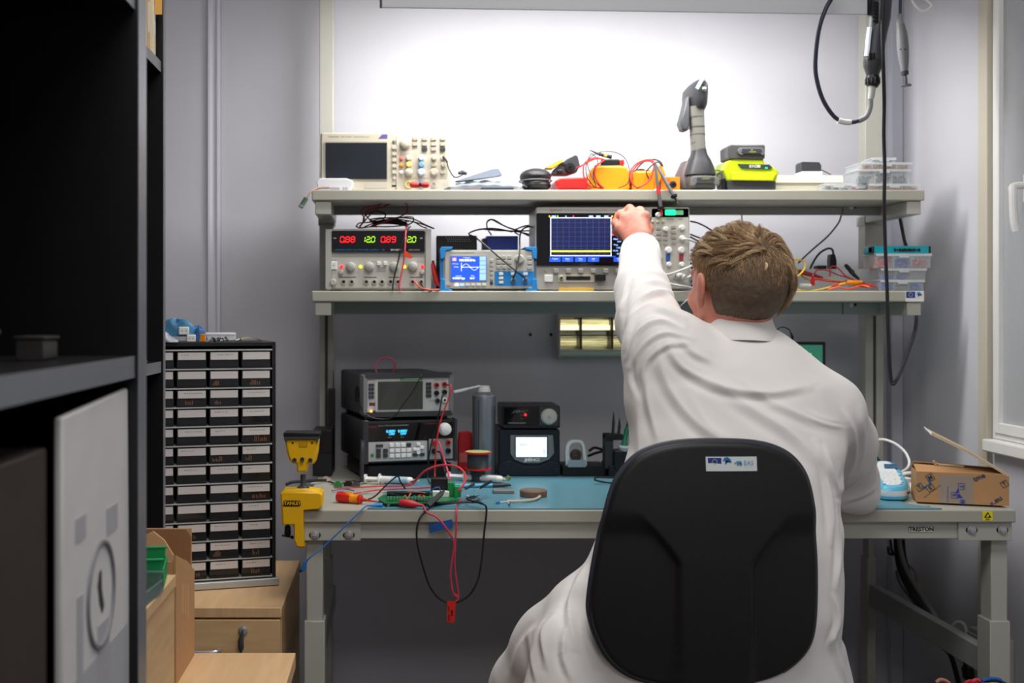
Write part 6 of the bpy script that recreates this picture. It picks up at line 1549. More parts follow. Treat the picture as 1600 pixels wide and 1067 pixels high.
# ================================================================== under and around the bench, right
def C7(u,v,Y): return PX(1280+u /4.319,820+v /4.319,Y)
for i,(pts,mt,rr,lb) in enumerate((
    ([(540,90,3.05),(545,150,3.05),(570,250,3.03),(620,360,3.0),(700,490,2.9),(790,630,2.75)],M('cable_grey',(128,128,124),.5),.0062,'thick grey cable slanting down under the bench to the side beam'),
    ([(525,90,3.07),(530,200,3.07),(560,330,3.05),(640,480,3.0),(720,580,2.9),(780,625,2.8)],black_m,.009,'thick black cable bundle behind the grey one under the bench'),
    ([(560,95,3.09),(570,200,3.09),(600,320,3.07),(660,450,3.02),(740,590,2.9)],black_m,.007,'black cable right of the grey one under the bench'),
    ([(520,310,3.08),(530,360,3.08),(560,420,3.06),(620,500,3.03),(650,545,3.0)],M('cable_tan',(120,112,92),.5),.003,'thin tan cable bowing out left of the bundle under the bench'),
    ([(600,270,3.09),(640,310,3.08),(655,360,3.07),(650,410,3.06)],MATS['cable_tan'],.003,'thin tan cable bowing out right of the bundle under the bench'),
    ([(480,100,3.02),(490,170,3.02),(500,200,3.03),(470,190,3.04),(465,150,3.05)],black_m,.0035,'short black cable loop hanging at the top of the bundle'),
    ([(830,820,2.80),(880,870,2.76),(910,950,2.72),(940,1067,2.68)],black_m,.006,'black cable dropping below the side beam toward the floor'),
    ([(890,690,2.75),(930,655,2.74),(970,665,2.73),(990,710,2.72),(1000,770,2.71)],MATS['cable_light_grey'],.004,'pale cable arching into the wall box at the right'))):
    single('power_cable',MB().tube([C7(*p) for p in pts],rr,9,7),mt,lb,'cable')
t=thing('wall_socket_box','low pale wall box by the floor at the right wall behind the bench leg','socket',(WX -.03,2.70,.30))
part('box',MB().box(WX -.045,WX -.0004,2.60,2.72,.25,.43),lgrey_m,t,.003);part('lid',MB().box(WX -.052,WX -.045,2.605,2.715,.26,.42),M('lid_pale',(196,196,190),.5),t,.002)
t=thing('black_bundle','black adapter dangling below the side beam','adapter',C7(1005,990,2.66));part('brick',MB().tube_raw([C7(990,940,2.66),C7(1000,960,2.66),C7(1008,1030,2.66),C7(1005,1050,2.66)],[.006,.013,.013,.006],10),black_m,t);part('cord',MB().tube([C7(960,900,2.68),C7(975,920,2.67),C7(990,940,2.66)],.004,8,5),black_m,t)
# crate of coloured leads peeking in at the lower right
t=thing('lead_box','dark bin of coloured leads on the floor peeking in below the right bench leg','box',C7(1080,1080,2.30))
x0,x1=C7(800,0,2.30).x,C7(1330,0,2.30).x;zt0=C7(0,1085,2.30).z -.07
m=MB().box(x0,x1,2.22,2.225,.02,zt0).box(x0,x1,2.40,2.405,.02,zt0).box(x0,x0 +.005,2.225,2.40,.02,zt0).box(x1 -.005,x1,2.225,2.40,.02,zt0).box(x0,x1,2.22,2.405,0.0,.02)
part('bin',m,dark_m,t)
part('filling',MB().box(x0 +.006,x1 -.006,2.226,2.399,.02,zt0 -.03),blackm_m,t)
for i,(mt,lb,pts) in enumerate(((redr_m,'red',[(980,1075),(1010,1055),(1050,1060),(1090,1080)]),(blue_m,'blue',[(1090,1060),(1130,1042),(1180,1038),(1225,1050),(1240,1080)]),(black_m,'black',[(1060,1070),(1110,1052),(1200,1050),(1260,1075)]),(pink_m,'pink',[(1010,1080),(1060,1045),(1110,1075)]),(MATS['wire_salmon'],'salmon',[(790,1062),(815,1045),(850,1050),(880,1070)]))):
    single('patch_lead',MB().tube([C7(u,v,2.30) for u,v in pts],.0035,7,6),mt,lb +' lead curling up out of the floor bin at the bottom right edge','cable')

# ================================================================== hanging rotary tool, top right
def H(u,v,Y): return PX(1040+u /2.857,v /2.857,Y)
Y=2.62
t=thing('rotary_tool','dark hanging rotary grinder with its flexible shaft in a loop','power tool',H(945,480,Y))
def tr(L_,mat,name,n=20,par=None):
    return part(name,MB().tube_raw([H(u,v,Y +dy) for u,v,r_,dy in L_],[r_ /2.857/FOC *Y for u,v,r_,dy in L_],n),mat,par or t)
tool_m=M('tool_charcoal',(64,66,74),.42,var=.05)
tr([(975,-60,34,0),(962,0,46,0),(955,80,47,0),(942,150,44,0),(935,200,42,0),(930,250,44,0),(927,275,42,0)],tool_m,'body')
tr([(927,272,43,0),(925,300,40,0),(924,335,27,0),(924,345,25,0)],M('nose_charcoal',(56,56,58),.4),'nose')
tr([(924,338,28,0),(924,350,30,0),(924,378,29,0),(922,386,24,0)],black_m,'collar_nut')
for k_ in range(12):
    a_=2*PI *k_ /12;o_=Vector((math.cos(a_),math.sin(a_),0))*(30.5/2.857/FOC *Y)
    part('nut_rib',MB().cyl(H(924,350,Y)+o_,H(924,376,Y)+o_,.0012,n=6),black_m,t)
for i in range(6):
    v0=22+i *16;part('vent',MB().box(H(908-i *.8,0,Y).x,H(930,0,Y).x,Y -.0268,Y -.0215,H(0,v0 +8,Y).z,H(0,v0,Y).z),blackm_m,t,.001)
for i,u in enumerate((893,903,914)): part('vent',MB().box(H(u -3,0,Y).x,H(u +3,0,Y).x,Y -.0235,Y -.014,H(0,272,Y).z,H(0,246,Y).z),blackm_m,t)
g=MB();
for (v0,v1,s0,s1) in ((120,250,0,0),):
    rows=[]
    for v in (v0,(v0 +v1)/2,v1):
        cu=945-(v -100)*.11;R=44.5
        rows.append([H(cu +R *math.sin(a_),v,Y -R /2.857/FOC *Y *math.cos(a_)-.0004) for a_ in [math.radians(x_) for x_ in (-78,-65,-52,-40,-28)]])
    vs_=[p for r_ in rows for p in r_];g.add(vs_,[(j *5+i,(j +1)*5+i,(j +1)*5+i +1,j *5+i +1) for j in range(2) for i in range(4)])
part('label_plate',g,M('tool_label',(176,184,200),.35),t)
tr([(922,384,16,0),(922,400,15,0),(918,430,14,0),(914,445,12,0)],lgrey_m,'shaft_ferrule')
P=[H(914,445,Y),H(912,480,Y),H(895,520,Y),H(860,540,Y)]
part('strain_sleeve',MB().tube_raw(smooth_path(P,8),[.0062]*25,12),M('sleeve_grey',(136,138,140),.5),t)
P=[H(862,538,Y),H(840,545,Y),H(800,545,Y),H(750,518,Y),(H(700,440,Y -.01)),H(672,340,Y -.02),H(670,250,Y -.03),H(685,130,Y -.045),H(715,40,Y -.05),H(742,-10,Y -.05),H(760,-60,Y -.05)]
part('flex_shaft',MB().tube(P,.0048,12,8),M('shaft_navy',(46,52,66),.45),t)
P=[H(770,538,Y),H(800,545,Y),H(826,547,Y)]
part('white_tape',MB().tube_raw(smooth_path(P,4),[.0066]*9,12),paper_m,t)
m=MB().tube([H(972,-60,Y -.03),H(970,20,Y -.034),H(968,150,Y -.034),(H(972,300,Y -.03)),H(976,450,Y -.0),H(974,600,Y +.02),H(978,750,Y +.03),H(976,914,Y +.04),
               PX(1383,380,Y +.06),PX(1386,450,Y +.07),PX(1388,520,Y +.08),PX(1392,590,Y +.09),PX(1399,597,Y +.09),PX(1415,560,Y +.13),PX(1430,515,Y +.2),PX(1432,480,Y +.36)],.0042,10,8)
single('hanging_cable',m,M('cord_black',(30,31,36),.45),'long black cord hanging from the top in front of the right upright','cable')
single('hanging_cable',MB().tube([PX(1405,334,2.93),PX(1408,350,2.92),PX(1413,375,2.91),PX(1416,384,2.91)],.0042,10,6),MATS['cord_black'],'short black cord dropping from the top shelf end to the teal case','cable')
Y=2.66
t=thing('handpiece','slim grey rotary handpiece hanging beside the rotary grinder','power tool',H(1072,385,Y))
tr2=lambda L_,mat,name: part(name,MB().tube_raw([H(u,v,Y) for u,v,r_ in L_],[r_ /2.857/FOC *Y for u,v,r_ in L_],18),mat,t)
tr2([(1052,-60,7),(1048,0,7),(1047,66,7)],MATS['shaft_navy'],'flex_shaft')
tr2([(1046,64,10),(1045,100,15),(1048,110,16)],MATS['sleeve_grey'],'ferrule')
tr2([(1048,110,17),(1054,150,23),(1059,210,25),(1063,260,22),(1066,300,17),(1067,320,14)],M('handpiece_grey',(116,118,122),.45),'grip')
tr2([(1067,318,17),(1068,334,16)],dark_m,'nose_ring');tr2([(1070,334,6),(1072,360,7),(1073,378,6)],darksteel_m,'mandrel')
tr2([(1073,376,12),(1074,380,22),(1074,384,22)],darksteel_m,'cutting_disc')
for u in (1038,1058): part('grip_hole',MB().lathe((H(u,0,Y).x,Y -.0125,H(0,226,Y).z),[(.0018,0),(.0016,.001)],(0,-1,0),8),blackm_m,t)
single('wire_hook',MB().tube([H(1092,-20,2.72),H(1110,20,2.72),H(1140,48,2.72),H(1165,44,2.72),H(1186,25,2.72),H(1170,5,2.72),H(1140,-12,2.72),H(1130,-30,2.72)],.0022,8,7),white_m,'white wire hook at the top edge near the right wall','hook')
# ================================================================== left: drawer cabinet on its pedestal
PY0,PY1=2.40,2.86
pz=.556
t=thing('pedestal','light maple office pedestal carrying the black drawer cabinet','pedestal',(-.44,(PY0 +PY1)/2,0))
xr=-.241
part('carcass',MB().box(-.66,xr -.002,PY0 +.014,PY1,.03,pz -.022),maple_m,t,.001)
part('top',MB().box(-.662,xr,PY0 -.002,PY1 +.002,pz -.0218,pz),mapleh_m,t,.002)
z_=pz -.026
for i,hh in enumerate((.16,.16,.18)):
    dr=part('drawer_front',MB().box(-.658,xr -.004,PY0 -.002,PY0 +.0138,z_ -hh +.004,z_),maple_m,t,.0015)
    hx=PX(318,0,PY0).x;hz=z_ -.062
    part('handle',MB().tube([(hx -.075,PY0 -.004,hz),(hx -.07,PY0 -.02,hz),(hx -.04,PY0 -.026,hz),(hx +.01,PY0 -.026,hz),(hx +.03,PY0 -.02,hz),(hx +.034,PY0 -.004,hz)],.0045,10,6),steel_m,dr)
    if i == 0:
        c=PX(380,985,PY0 -.002)
        part('lock',MB().lathe((c.x,PY0 -.002,c.z),[(.0105,0),(.010,.003),(.007,.004),(.0068,.006),(.003,.0065)],(0,-1,0),24),steel_m,dr)
        part('key',MB().box(c.x -.0015,c.x +.0015,PY0 -.016,PY0 -.008,c.z -.004,c.z +.004).tube_raw([(Vector((c.x -.001,PY0 -.014,c.z -.004))),Vector((c.x -.004,PY0 -.014,c.z -.02)),Vector((c.x -.003,PY0 -.012,c.z -.034)),Vector((c.x -.003,PY0 -.012,c.z -.044))],[.004,.0065,.006,.0015],8),darksteel_m,dr)
    z_ -= hh
for x in (-.63,-.27):
    for y in (PY0 +.04,PY1 -.04): part('castor',MB().lathe((x,y,0),[(.018,0),(.02,.006),(.02,.022),(.01,.032)],n=16),black_m,t)

# the 12 x 4 drawer cabinet, rotated a little
CW,CH,CD=.306,.552,.18
ANG=16
t=thing('drawer_cabinet','black small-parts cabinet with forty-eight labelled clear drawers','drawer cabinet',(-.418,2.60,pz +.0005),0,local=True)
t.rotation_euler=(0,0,math.radians(ANG))
# place so that its right front edge lands at u ~ 431
ca,sa=math.cos(math.radians(ANG)),math.sin(math.radians(ANG))
t.location=(PX(431,0,2.60).x -CW /2*ca,2.60-CW /2*sa,pz +.0005)
cb=M('cabinet_black',(24,25,27),.45,var=.1)
part('case',MB().box(-CW /2,-CW /2+.009,0,CD,0.012,CH).box(CW /2-.009,CW /2,0,CD,.012,CH).box(-CW /2+.009,CW /2-.009,0,CD,CH -.009,CH)
     .box(-CW /2+.009,CW /2-.009,CD -.004,CD,.012,CH -.009),cb,t,.001)
part('base_tray',MB().prism([(-CW /2-.004,0.001),(CW /2+.006,0.001),(CW /2+.006,.017),(-CW /2-.004,.017)],-.010,CD),M('tray_steel',(190,194,194),.35,metal=.4),t,.002)
ROWS=12;top=CH -.018;bot=.022;ph=(top -bot)/ROWS;iw=CW -.018;pw=iw /4
shelf_me=None
drawer_clear=M('drawer_smoke',(36,36,38),.2,alpha=.93,coat=.5)
lab_m=M('drawer_label',(226,220,218),.6,var=.02)
inkl=M('pencil_ink',(120,112,110),.7)
proto=None
for r_ in range(ROWS +1):
    zz=top -ph *r_
    o=part('shelf_strip',MB().box(-iw /2,iw /2,-.004,CD -.01,zz -.0012,zz +.0016),M('strip_chrome',(214,218,218),.3,metal=.35,var=.15,scale=9),t)
    if r_ == ROWS: break
    for c_ in range(4):
        x0=-iw /2+pw *c_ +.0035;x1=x0 +pw -.007;zl,zh=zz -ph +.003,zz -.0028
        if proto is None:
            cxm,czm=0,0
            m=MB().box(0,x1 -x0,.002,.004,0,zh -zl).box(0,x1 -x0,.004,.14,0,.0012).box(0,.0012,.004,.14,0,zh -zl -.004).box(x1 -x0 -.0012,x1 -x0,.004,.14,0,zh -zl -.004)
            me_d=mesh_from('drawer',m.v,m.f,drawer_clear)
            hz_=(zh -zl)*.50
            m=MB().box(.002,x1 -x0 -.002,-.0015,.002,hz_,zh -zl -.0022)
            me_l=mesh_from('label_card',m.v,m.f,lab_m)
            m=MB().prism([(.0,-.0005),(x1 -x0,-.0005),(x1 -x0,.0035),(0,.0035)],-.004,.002)
            me_h=mesh_from('pull_lip',m.v,m.f,cb)
            proto=True
        j=random.uniform(-.0012,.0006)
        dro=bpy.data.objects.new('drawer',me_d);COL.objects.link(dro);dro.parent=t;dro.location=(x0,j,zl);ORG[dro.name]=Vector((0,0,0))
        for nm,me in (('label_card',me_l),('pull_lip',me_h)):
            o=bpy.data.objects.new(nm,me);COL.objects.link(o);o.parent=dro;ORG[o.name]=Vector((0,0,0))
        if random.random() < .6:
            m=MB();n_=random.randint(3,7);xs=random.uniform(.008,.02)
            for q in range(n_):
                m.box(xs,xs +random.uniform(.002,.005),-.0017,-.0014,hz_ +.010,hz_ +.0112);xs += .006
            part('pencil_note',m,inkl,dro,smooth=False)
        if random.random() < .33:
            m=MB();xs=random.uniform(.006,.03)
            for q in range(random.randint(4,9)):
                m.box(xs,xs +.0022,.0012,.0019,.003,random.uniform(.008,hz_ -.002));xs += random.uniform(.003,.005)
                if xs > x1 -x0 -.006: break
            part('copper_parts',m,M('drawer_copper',(150,112,84),.35,metal=.5),dro,kind='stuff')  # thin copper coloured bars behind the drawer front
cab=t
def CabP(x,y,z):   # point on top of the cabinet
    return Vector((t.location.x +x *ca -y *sa,t.location.y +x *sa +y *ca,pz +CH +z +.001))
# things on top of it
def heap(name,mat,c,rx,ry,h,label,cat,seed,bump=.25,nn=26,mm=14):
    rnd=random.Random(seed);ph1=[rnd.uniform(0,6.28) for _ in range(8)]
    vs,fs=[],[]
    for i in range(mm +1):
        f=i /mm
        for k_ in range(nn):
            a=2*PI *k_ /nn
            w_=1+bump *(math.sin(2*a +ph1[0]+2*f)*.5+math.sin(3*a +ph1[1]-3*f)*.35+math.sin(5*a +ph1[2]+5*f)*.2)
            rr=math.cos(f *PI /2) ** .55*w_
            zz=h *(math.sin(f *PI /2) ** .8)*(1+bump *.6*math.sin(2*a +ph1[3])*math.cos(f *2)+bump *.4*math.sin(4*a +ph1[4]))
            vs.append((c.x +rx *rr *math.cos(a),c.y +ry *rr *math.sin(a),c.z +zz))
    for i in range(mm):
        for k_ in range(nn):
            fs.append((i *nn +k_,i *nn +(k_ +1) % nn,(i +1)*nn +(k_ +1) % nn,(i +1)*nn +k_))
    fs.append(tuple(range(mm *nn,mm *nn +nn)));fs.append(tuple(reversed(range(nn))))
    return single(name,MB().add(vs,fs),mat,label,cat,angle=80)
gl_m=M('nitrile_blue',(70,130,168),.45,var=.12,scale=30)
heap('blue_gloves',gl_m,CabP(-.065,.05,0.012),.036,.03,.036,'crumpled light blue rubber glove on top of the black drawer cabinet','glove',3,.35)
heap('blue_gloves',M('nitrile_deep',(50,100,158),.45,var=.12,scale=30),CabP(-.018,.035,0),.018,.02,.032,'darker blue glove end hanging beside the white tape boxes','glove',8,.3)
heap('plastic_wrap',M('wrap_film',(206,200,208),.25,var=.08),CabP(-.115,.05,0),.05,.04,.026,'crumpled pale plastic wrap at the left on the drawer cabinet','wrap',5,.4)
heap('plastic_wrap',M('wrap_grey',(170,172,180),.3,var=.1),CabP(-.10,.01,0),.03,.016,.014,'small grey crumpled film in front of the pale plastic wrap','wrap',9,.4)
def tapebox(x,z,s,lab,mat=white_m):
    p=CabP(x,.01,z);th=thing('socket_block',lab,'block',p,ANG,local=True)
    part('block',MB().box(-s /2,s /2,0,s *.8,0,s *.8),mat,th,.0015)
    for q in (-s *.2,s *.2): part('hole',MB().lathe((q,-.0004,s *.4),[(s *.06,0),(s *.05,.0005)],(0,-1,0),8),blackm_m,th)
tapebox(-.052,.016,.022,'upper small white block with holes on the drawer cabinet');tapebox(-.036,.0,.020,'lower small white block with holes on the drawer cabinet')
single('yellow_clip',MB().box(-.009,.009,0,.012,0,.013).box(-.006,.009,0,.012,.013,.017),yellow_m,'small yellow plastic clip on the drawer cabinet','clip',bev=.001).location=CabP(-.012,.02,.0)
m=MB()
rnd=random.Random(4)
for i in range(9):
    p=CabP(rnd.uniform(.0,.075),rnd.uniform(.008,.03),.004);dv=Vector((rnd.uniform(-1,1),rnd.uniform(-1,1),.2)).normalized()*rnd.uniform(.006,.012)
    th=thing('metal_bit','one of the small dark and steel bits strewn on the drawer cabinet','part',p,group='metal bits strewn on the drawer cabinet')
    part('shaft',MB().tube_raw([p -dv,p +dv],[.0022,.0022],8),[steel_m,black_m,lgrey_m][i % 3],th);part('head',MB().tube_raw([p +dv,p +dv *1.25],[.004,.0035],6),[darksteel_m,lgrey_m,black_m][i % 3],th)
p=CabP(.03,.09,0);th=thing('white_box','long flat white box lying at the back on the drawer cabinet','box',p,ANG,local=True);part('box',MB().box(-.035,.045,0,.05,0,.019),M('box_pale',(206,210,214),.5),th,.002);part('lid_line',MB().box(-.0352,.0452,-.0004,.05,.013,.0136),grey_m,th)
p=CabP(.10,.03,0);th=thing('paper_sheet','curled olive paper label at the right end on the drawer cabinet','paper',p,ANG,local=True)
rings=[[(-.03+.06*i /12,0,.001+.007*math.sin(PI *i /12)),(-.03+.06*i /12,.05,.001+.007*math.sin(PI *i /12)),(-.03+.06*i /12,.05,.0018+.007*math.sin(PI *i /12)),(-.03+.06*i /12,0,.0018+.007*math.sin(PI *i /12))] for i in range(13)]
part('sheet',MB().hull(rings),M('paper_olive',(176,172,110),.6),th)

# ================================================================== black shelf units
def unit(name,label,X0,Ya,Yb,depth,zs,pt,ztop=2.05,th=.018):
    """bookcase whose open front faces +X; spans Ya..Yb"""
    t=thing(name,label,'bookcase',(X0 -depth /2,(Ya +Yb)/2,0))
    bk=M('bookcase_black',(22,22,24),.38,var=.1)
    ed=M('bookcase_lit_edge',(118,121,127),.35,var=.04)  # light caught by the black front edges is put into this grey
    part('back_panel',MB().box(X0 -depth,X0 -depth +.006,Ya,Yb,.0,ztop),bk,t)
    for y in (Ya,Yb -pt):
        s=part('side_panel',MB().box(X0 -depth +.0062,X0 -.0012,y,y +pt,0,ztop),bk,t)
        part('lit_edge',MB().box(X0 -.0012,X0,y,y +pt,0,ztop),ed,s)
    for z in list(zs)+[.05,ztop -.02]:
        s=part('shelf',MB().box(X0 -depth +.0062,X0 -.006,Ya +pt,Yb -pt,z -th,z),bk,t)
        part('lit_edge',MB().box(X0 -.006,X0 -.0048,Ya +pt +.0005,Yb -pt -.0005,z -th,z),ed,s)
    return t
unit('bookcase','nearest black bookcase, blurred, filling the left edge of the picture',-.31,.84,1.417,.34,(1.118,1.56,.70),.042,th=.026)
unit('bookcase','farther black bookcase seen edge-on beside the drawer cabinet',-.466,1.932,2.305,.34,(1.076,1.675,.62),.018,th=.022)
# books on the upper shelf of the far unit
Yf=[(2.26,.02,(232,222,190)),(2.235,.022,(214,176,120)),(2.205,.028,(170,60,50)),(2.175,.026,(238,236,230)),(2.145,.028,(90,110,160)),(2.115,.028,(236,226,196)),(2.085,.026,(200,196,190)),(2.05,.03,(226,214,180))]
for i,(y,tk,col) in enumerate(Yf):
    hgt=.20+.05*((i *7) % 3)/2
    th=thing('binder',['cream','tan','red','white','blue','pale yellow','light grey','ivory'][i]+' folder standing on the top shelf of the farther bookcase','folder',(-.56,y,1.6755),group='folders in the farther bookcase')
    part('cover',MB().box(-.62,-.478-.006*(i % 3),y -tk /2,y +tk /2-.001,1.6755,1.6755+hgt),M('folder_%d' % i,col,.6,var=.05),th,.001)
    part('spine_label',MB().box(-.4785-.006*(i % 3),-.4775-.006*(i % 3),y -tk /3,y +tk /3-.001,1.72,1.78),paper_m,th)
th=thing('paper_note','yellow paper flags poking out of the folders in the farther bookcase','paper',(-.47,2.25,1.70))
part('note',MB().box(-.476,-.462,2.252,2.2535,1.76,1.80),M('note_amber',(232,176,90),.6),th)
# tiny brass ornament on the lower shelf
th=thing('small_brass_fitting','tiny brass coloured fitting on the shelf edge of the farther bookcase','fitting',(-.485,2.20,1.0765));part('fitting',MB().lathe((-.485,2.20,1.0765),[(.006,0),(.006,.004),(.003,.006),(.003,.012),(.001,.014)],n=12),M('brass_fit',(200,150,80),.3,metal=1),th)
# dim things on the near shelf
for i,(x,y,sx,sy,h,col,lb) in enumerate(((-.42,.98,.05,.04,.055,(150,150,120),'pale olive block on the near bookcase shelf, dim and blurred'),(-.40,1.06,.04,.06,.03,(90,96,104),'low grey box on the near bookcase shelf, dim and blurred'),(-.44,1.15,.05,.05,.04,(60,64,76),'dark slate box on the near bookcase shelf, dim and blurred'),(-.39,1.24,.03,.05,.022,(64,62,60),'small dark tray near the far end of the near bookcase shelf'))):
    th=thing('storage_tub',lb,'box',(x,y,1.1185))
    part('body',MB().rbox(x -sx /2,x +sx /2,1.1185,1.1185+h,y -sy /2,y +sy /2,.004),M('tub_%d' % i,col,.5),th,.001)
    part('lid',MB().box(x -sx /2-.002,x +sx /2+.002,y -sy /2-.002,y +sy /2+.002,1.1187+h,1.1225+h),M('tub_lid_%d' % i,tuple(int(c *.8) for c in col),.5),th,.001)
# white printed carton in the near bay
y0,y1=FOC *.322/(VX -98),FOC *.322/(VX -200)
th=thing('printed_sheet','white printed cardboard sheet with a grey ring drawing, standing in the near bookcase','cardboard',(-.36,(y0 +y1)/2,.7005))
zt1=1.072
part('panel',MB().prism([(y0,.7005),(y1 +.012,.7005),(y1,zt1 +.008),(y0,zt1 -.004)],-.331,-.322,'x'),M('carton_white',(206,204,204),.6,var=.03),th,.003)
pm=M('print_grey',(120,120,124),.6);pm2=M('print_charcoal',(50,48,50),.6)
cy_,cz_=1.243,.864
ringp=[Vector((-.3215,cy_ +.054*math.cos(a),cz_ +.056*math.sin(a))) for a in [2*PI *k_ /36 for k_ in range(36)]]
part('ring_drawing',MB().tube_raw(ringp,[.0032]*36,5,closed=True),pm,th)
part('splash_drawing',MB().prism([(cy_ -.012,cz_ +.012),(cy_ -.004,cz_ -.01),(cy_ +.006,cz_ -.022),(cy_ +.014,cz_ -.016),(cy_ +.004,cz_ +.004),(cy_ +.002,cz_ +.026),(cy_ -.006,cz_ +.024)],-.3222,-.3212,'x'),pm2,th)
for (a,b,c,d_) in ((.16,.09,.30,.115),(.62,.10,.80,.13),(.18,.17,.26,.30),(.48,.22,.66,.29),(.42,.31,.58,.35)):
    part('printed_block',MB().box(-.3219,-.3212,y0 +(y1 -y0)*a,y0 +(y1 -y0)*c,zt1 -d_ -.02,zt1 -b -.02),M('print_pale',(168,168,172),.6),th)
part('grey_foot_field',MB().box(-.3219,-.3216,y0 +.004,y1 -.002,.702,.80),M('print_field',(170,172,178),.6),th)
th=thing('brown_case','dark brown box deep in the near bookcase left of the white carton','box',(-.40,1.0,.7005));part('body',MB().box(-.46,-.335,.886,y0 -.006,.7005,1.04),M('case_brown',(52,42,38),.6,var=.1),th,.003);part('strap',MB().box(-.4605,-.3345,.886,y0 -.0055,.80,.812),black_m,th)

# ================================================================== maple furniture and carton, lower left
t=thing('maple_cabinet','light maple low cabinet in the lower left corner beside the near bookcase','cabinet',(-.6,1.57,0))
part('carcass',MB().box(-.84,-.332,1.43,1.708,.02,.762),maple_m,t,.001);part('top',MB().box(-.842,-.33,1.428,1.71,.7622,.78),mapleh_m,t,.001)
for y in (1.46,1.68): part('foot',MB().box(-.82,-.36,y -.015,y +.015,0,.0198),black_m,t)
t=thing('maple_table','light maple table leaf at the bottom edge before the pedestal','table',(-.45,1.7,0))
part('tabletop',MB().box(-.80,PX(462,0,1.925).x,1.73,1.925,.574,.60),mapleh_m,t,.0015)
part('support_panel',MB().box(-.78,-.30,1.76,1.778,0,.5738),maple_m,t,.001);part('support_panel',MB().box(-.78,-.30,1.88,1.898,0,.5738),maple_m,t,.001)
t=thing('carton','tall open brown carton with torn flaps on the maple table leaf','box',(-.45,1.82,.6005))
x1=-.338;cy0,cy1=1.752,1.912;zt1=.770
part('side_panel',MB().prism([(cy0,.6005),(cy1,.6005),(cy1,.742),(1.845,.772),(1.80,.785),(cy0,.80)],x1 -.004,x1,'x'),card_m,t)
part('back_panel',MB().box(-.56,x1 -.0045,cy1 -.004,cy1,.6005,.812),card_m,t)
part('back_flap_inner',MB().prism([(-.43,.742),(x1 -.006,.742),(x1 -.004,.8),(x1 -.012,.812),(-.43,.812)],cy1 -.010,cy1 -.005),M('card_brown',(150,108,72),.85,var=.08),t)
part('front_panel',MB().box(-.56,x1 -.0045,cy0,cy0 +.004,.6005,.79),card_m,t);part('side_panel',MB().box(-.564,-.56,cy0,cy1,.6005,.79),card_m,t)
part('torn_flap',MB().prism([(-.475,.74),(-.40,.745),(x1 -.004,.748),(-.352,.775),(-.372,.808),(-.39,.822),(-.41,.812),(-.44,.79)],1.83,1.834),M('card_pale',(212,170,124),.8,var=.05,stretch=(1,1,14)),t)
for k_ in range(5): part('scratch',MB().box(x1,x1 +.0004,1.80+k_ *.014,1.803+k_ *.014,.70-.006*k_,.745-.004*k_),M('card_pale',(212,170,124)),t)
# green parts bins on the maple cabinet
def bin_(x,y,z,sx,sy,sz,mt,lb,tilt=0):
    th=thing('parts_bin',lb,'bin',(x,y,z),tilt,local=True);e=.003
    m=MB().box(-sx /2,sx /2,-sy /2,sy /2,0,e).box(-sx /2,-sx /2+e,-sy /2,sy /2,e,sz).box(sx /2-e,sx /2,-sy /2,sy /2,e,sz *.7).box(-sx /2+e,sx /2-e,-sy /2,-sy /2+e,e,sz).box(-sx /2+e,sx /2-e,sy /2-e,sy /2,e,sz)
    part('tray',m,mt,th,.001)
    part('rim',MB().box(-sx /2-.002,-sx /2+.004,-sy /2-.002,sy /2+.002,sz,sz +.003).box(-sx /2+.004,sx /2,-sy /2-.002,-sy /2+.004,sz,sz +.003).box(-sx /2+.004,sx /2,sy /2-.004,sy /2+.002,sz,sz +.003),mt,th,.0008)
    return th
bin_(-.385,1.655,.7805,.10,.09,.040,M('bin_green',(20,150,84),.4),'green open parts bin at the back right of the maple cabinet',8)
bin_(-.395,1.65,.7842,.07,.06,.020,M('bin_orange',(220,96,44),.4),'orange tray inside the green parts bin',8)
bin_(-.375,1.56,.7805,.09,.09,.026,M('bin_clear',(120,140,136),.2,alpha=.6,coat=.4),'smoky clear parts tray at the front of the maple cabinet',-5)
th=thing('green_block','pale green plastic wedge on the maple cabinet before the bins','block',(-.40,1.55,.7845));part('wedge',MB().prism([(-.43,.7845),(-.36,.7845),(-.36,.80),(-.38,.818),(-.43,.80)],1.53,1.58),M('wedge_green',(90,176,130),.4),th,.002)
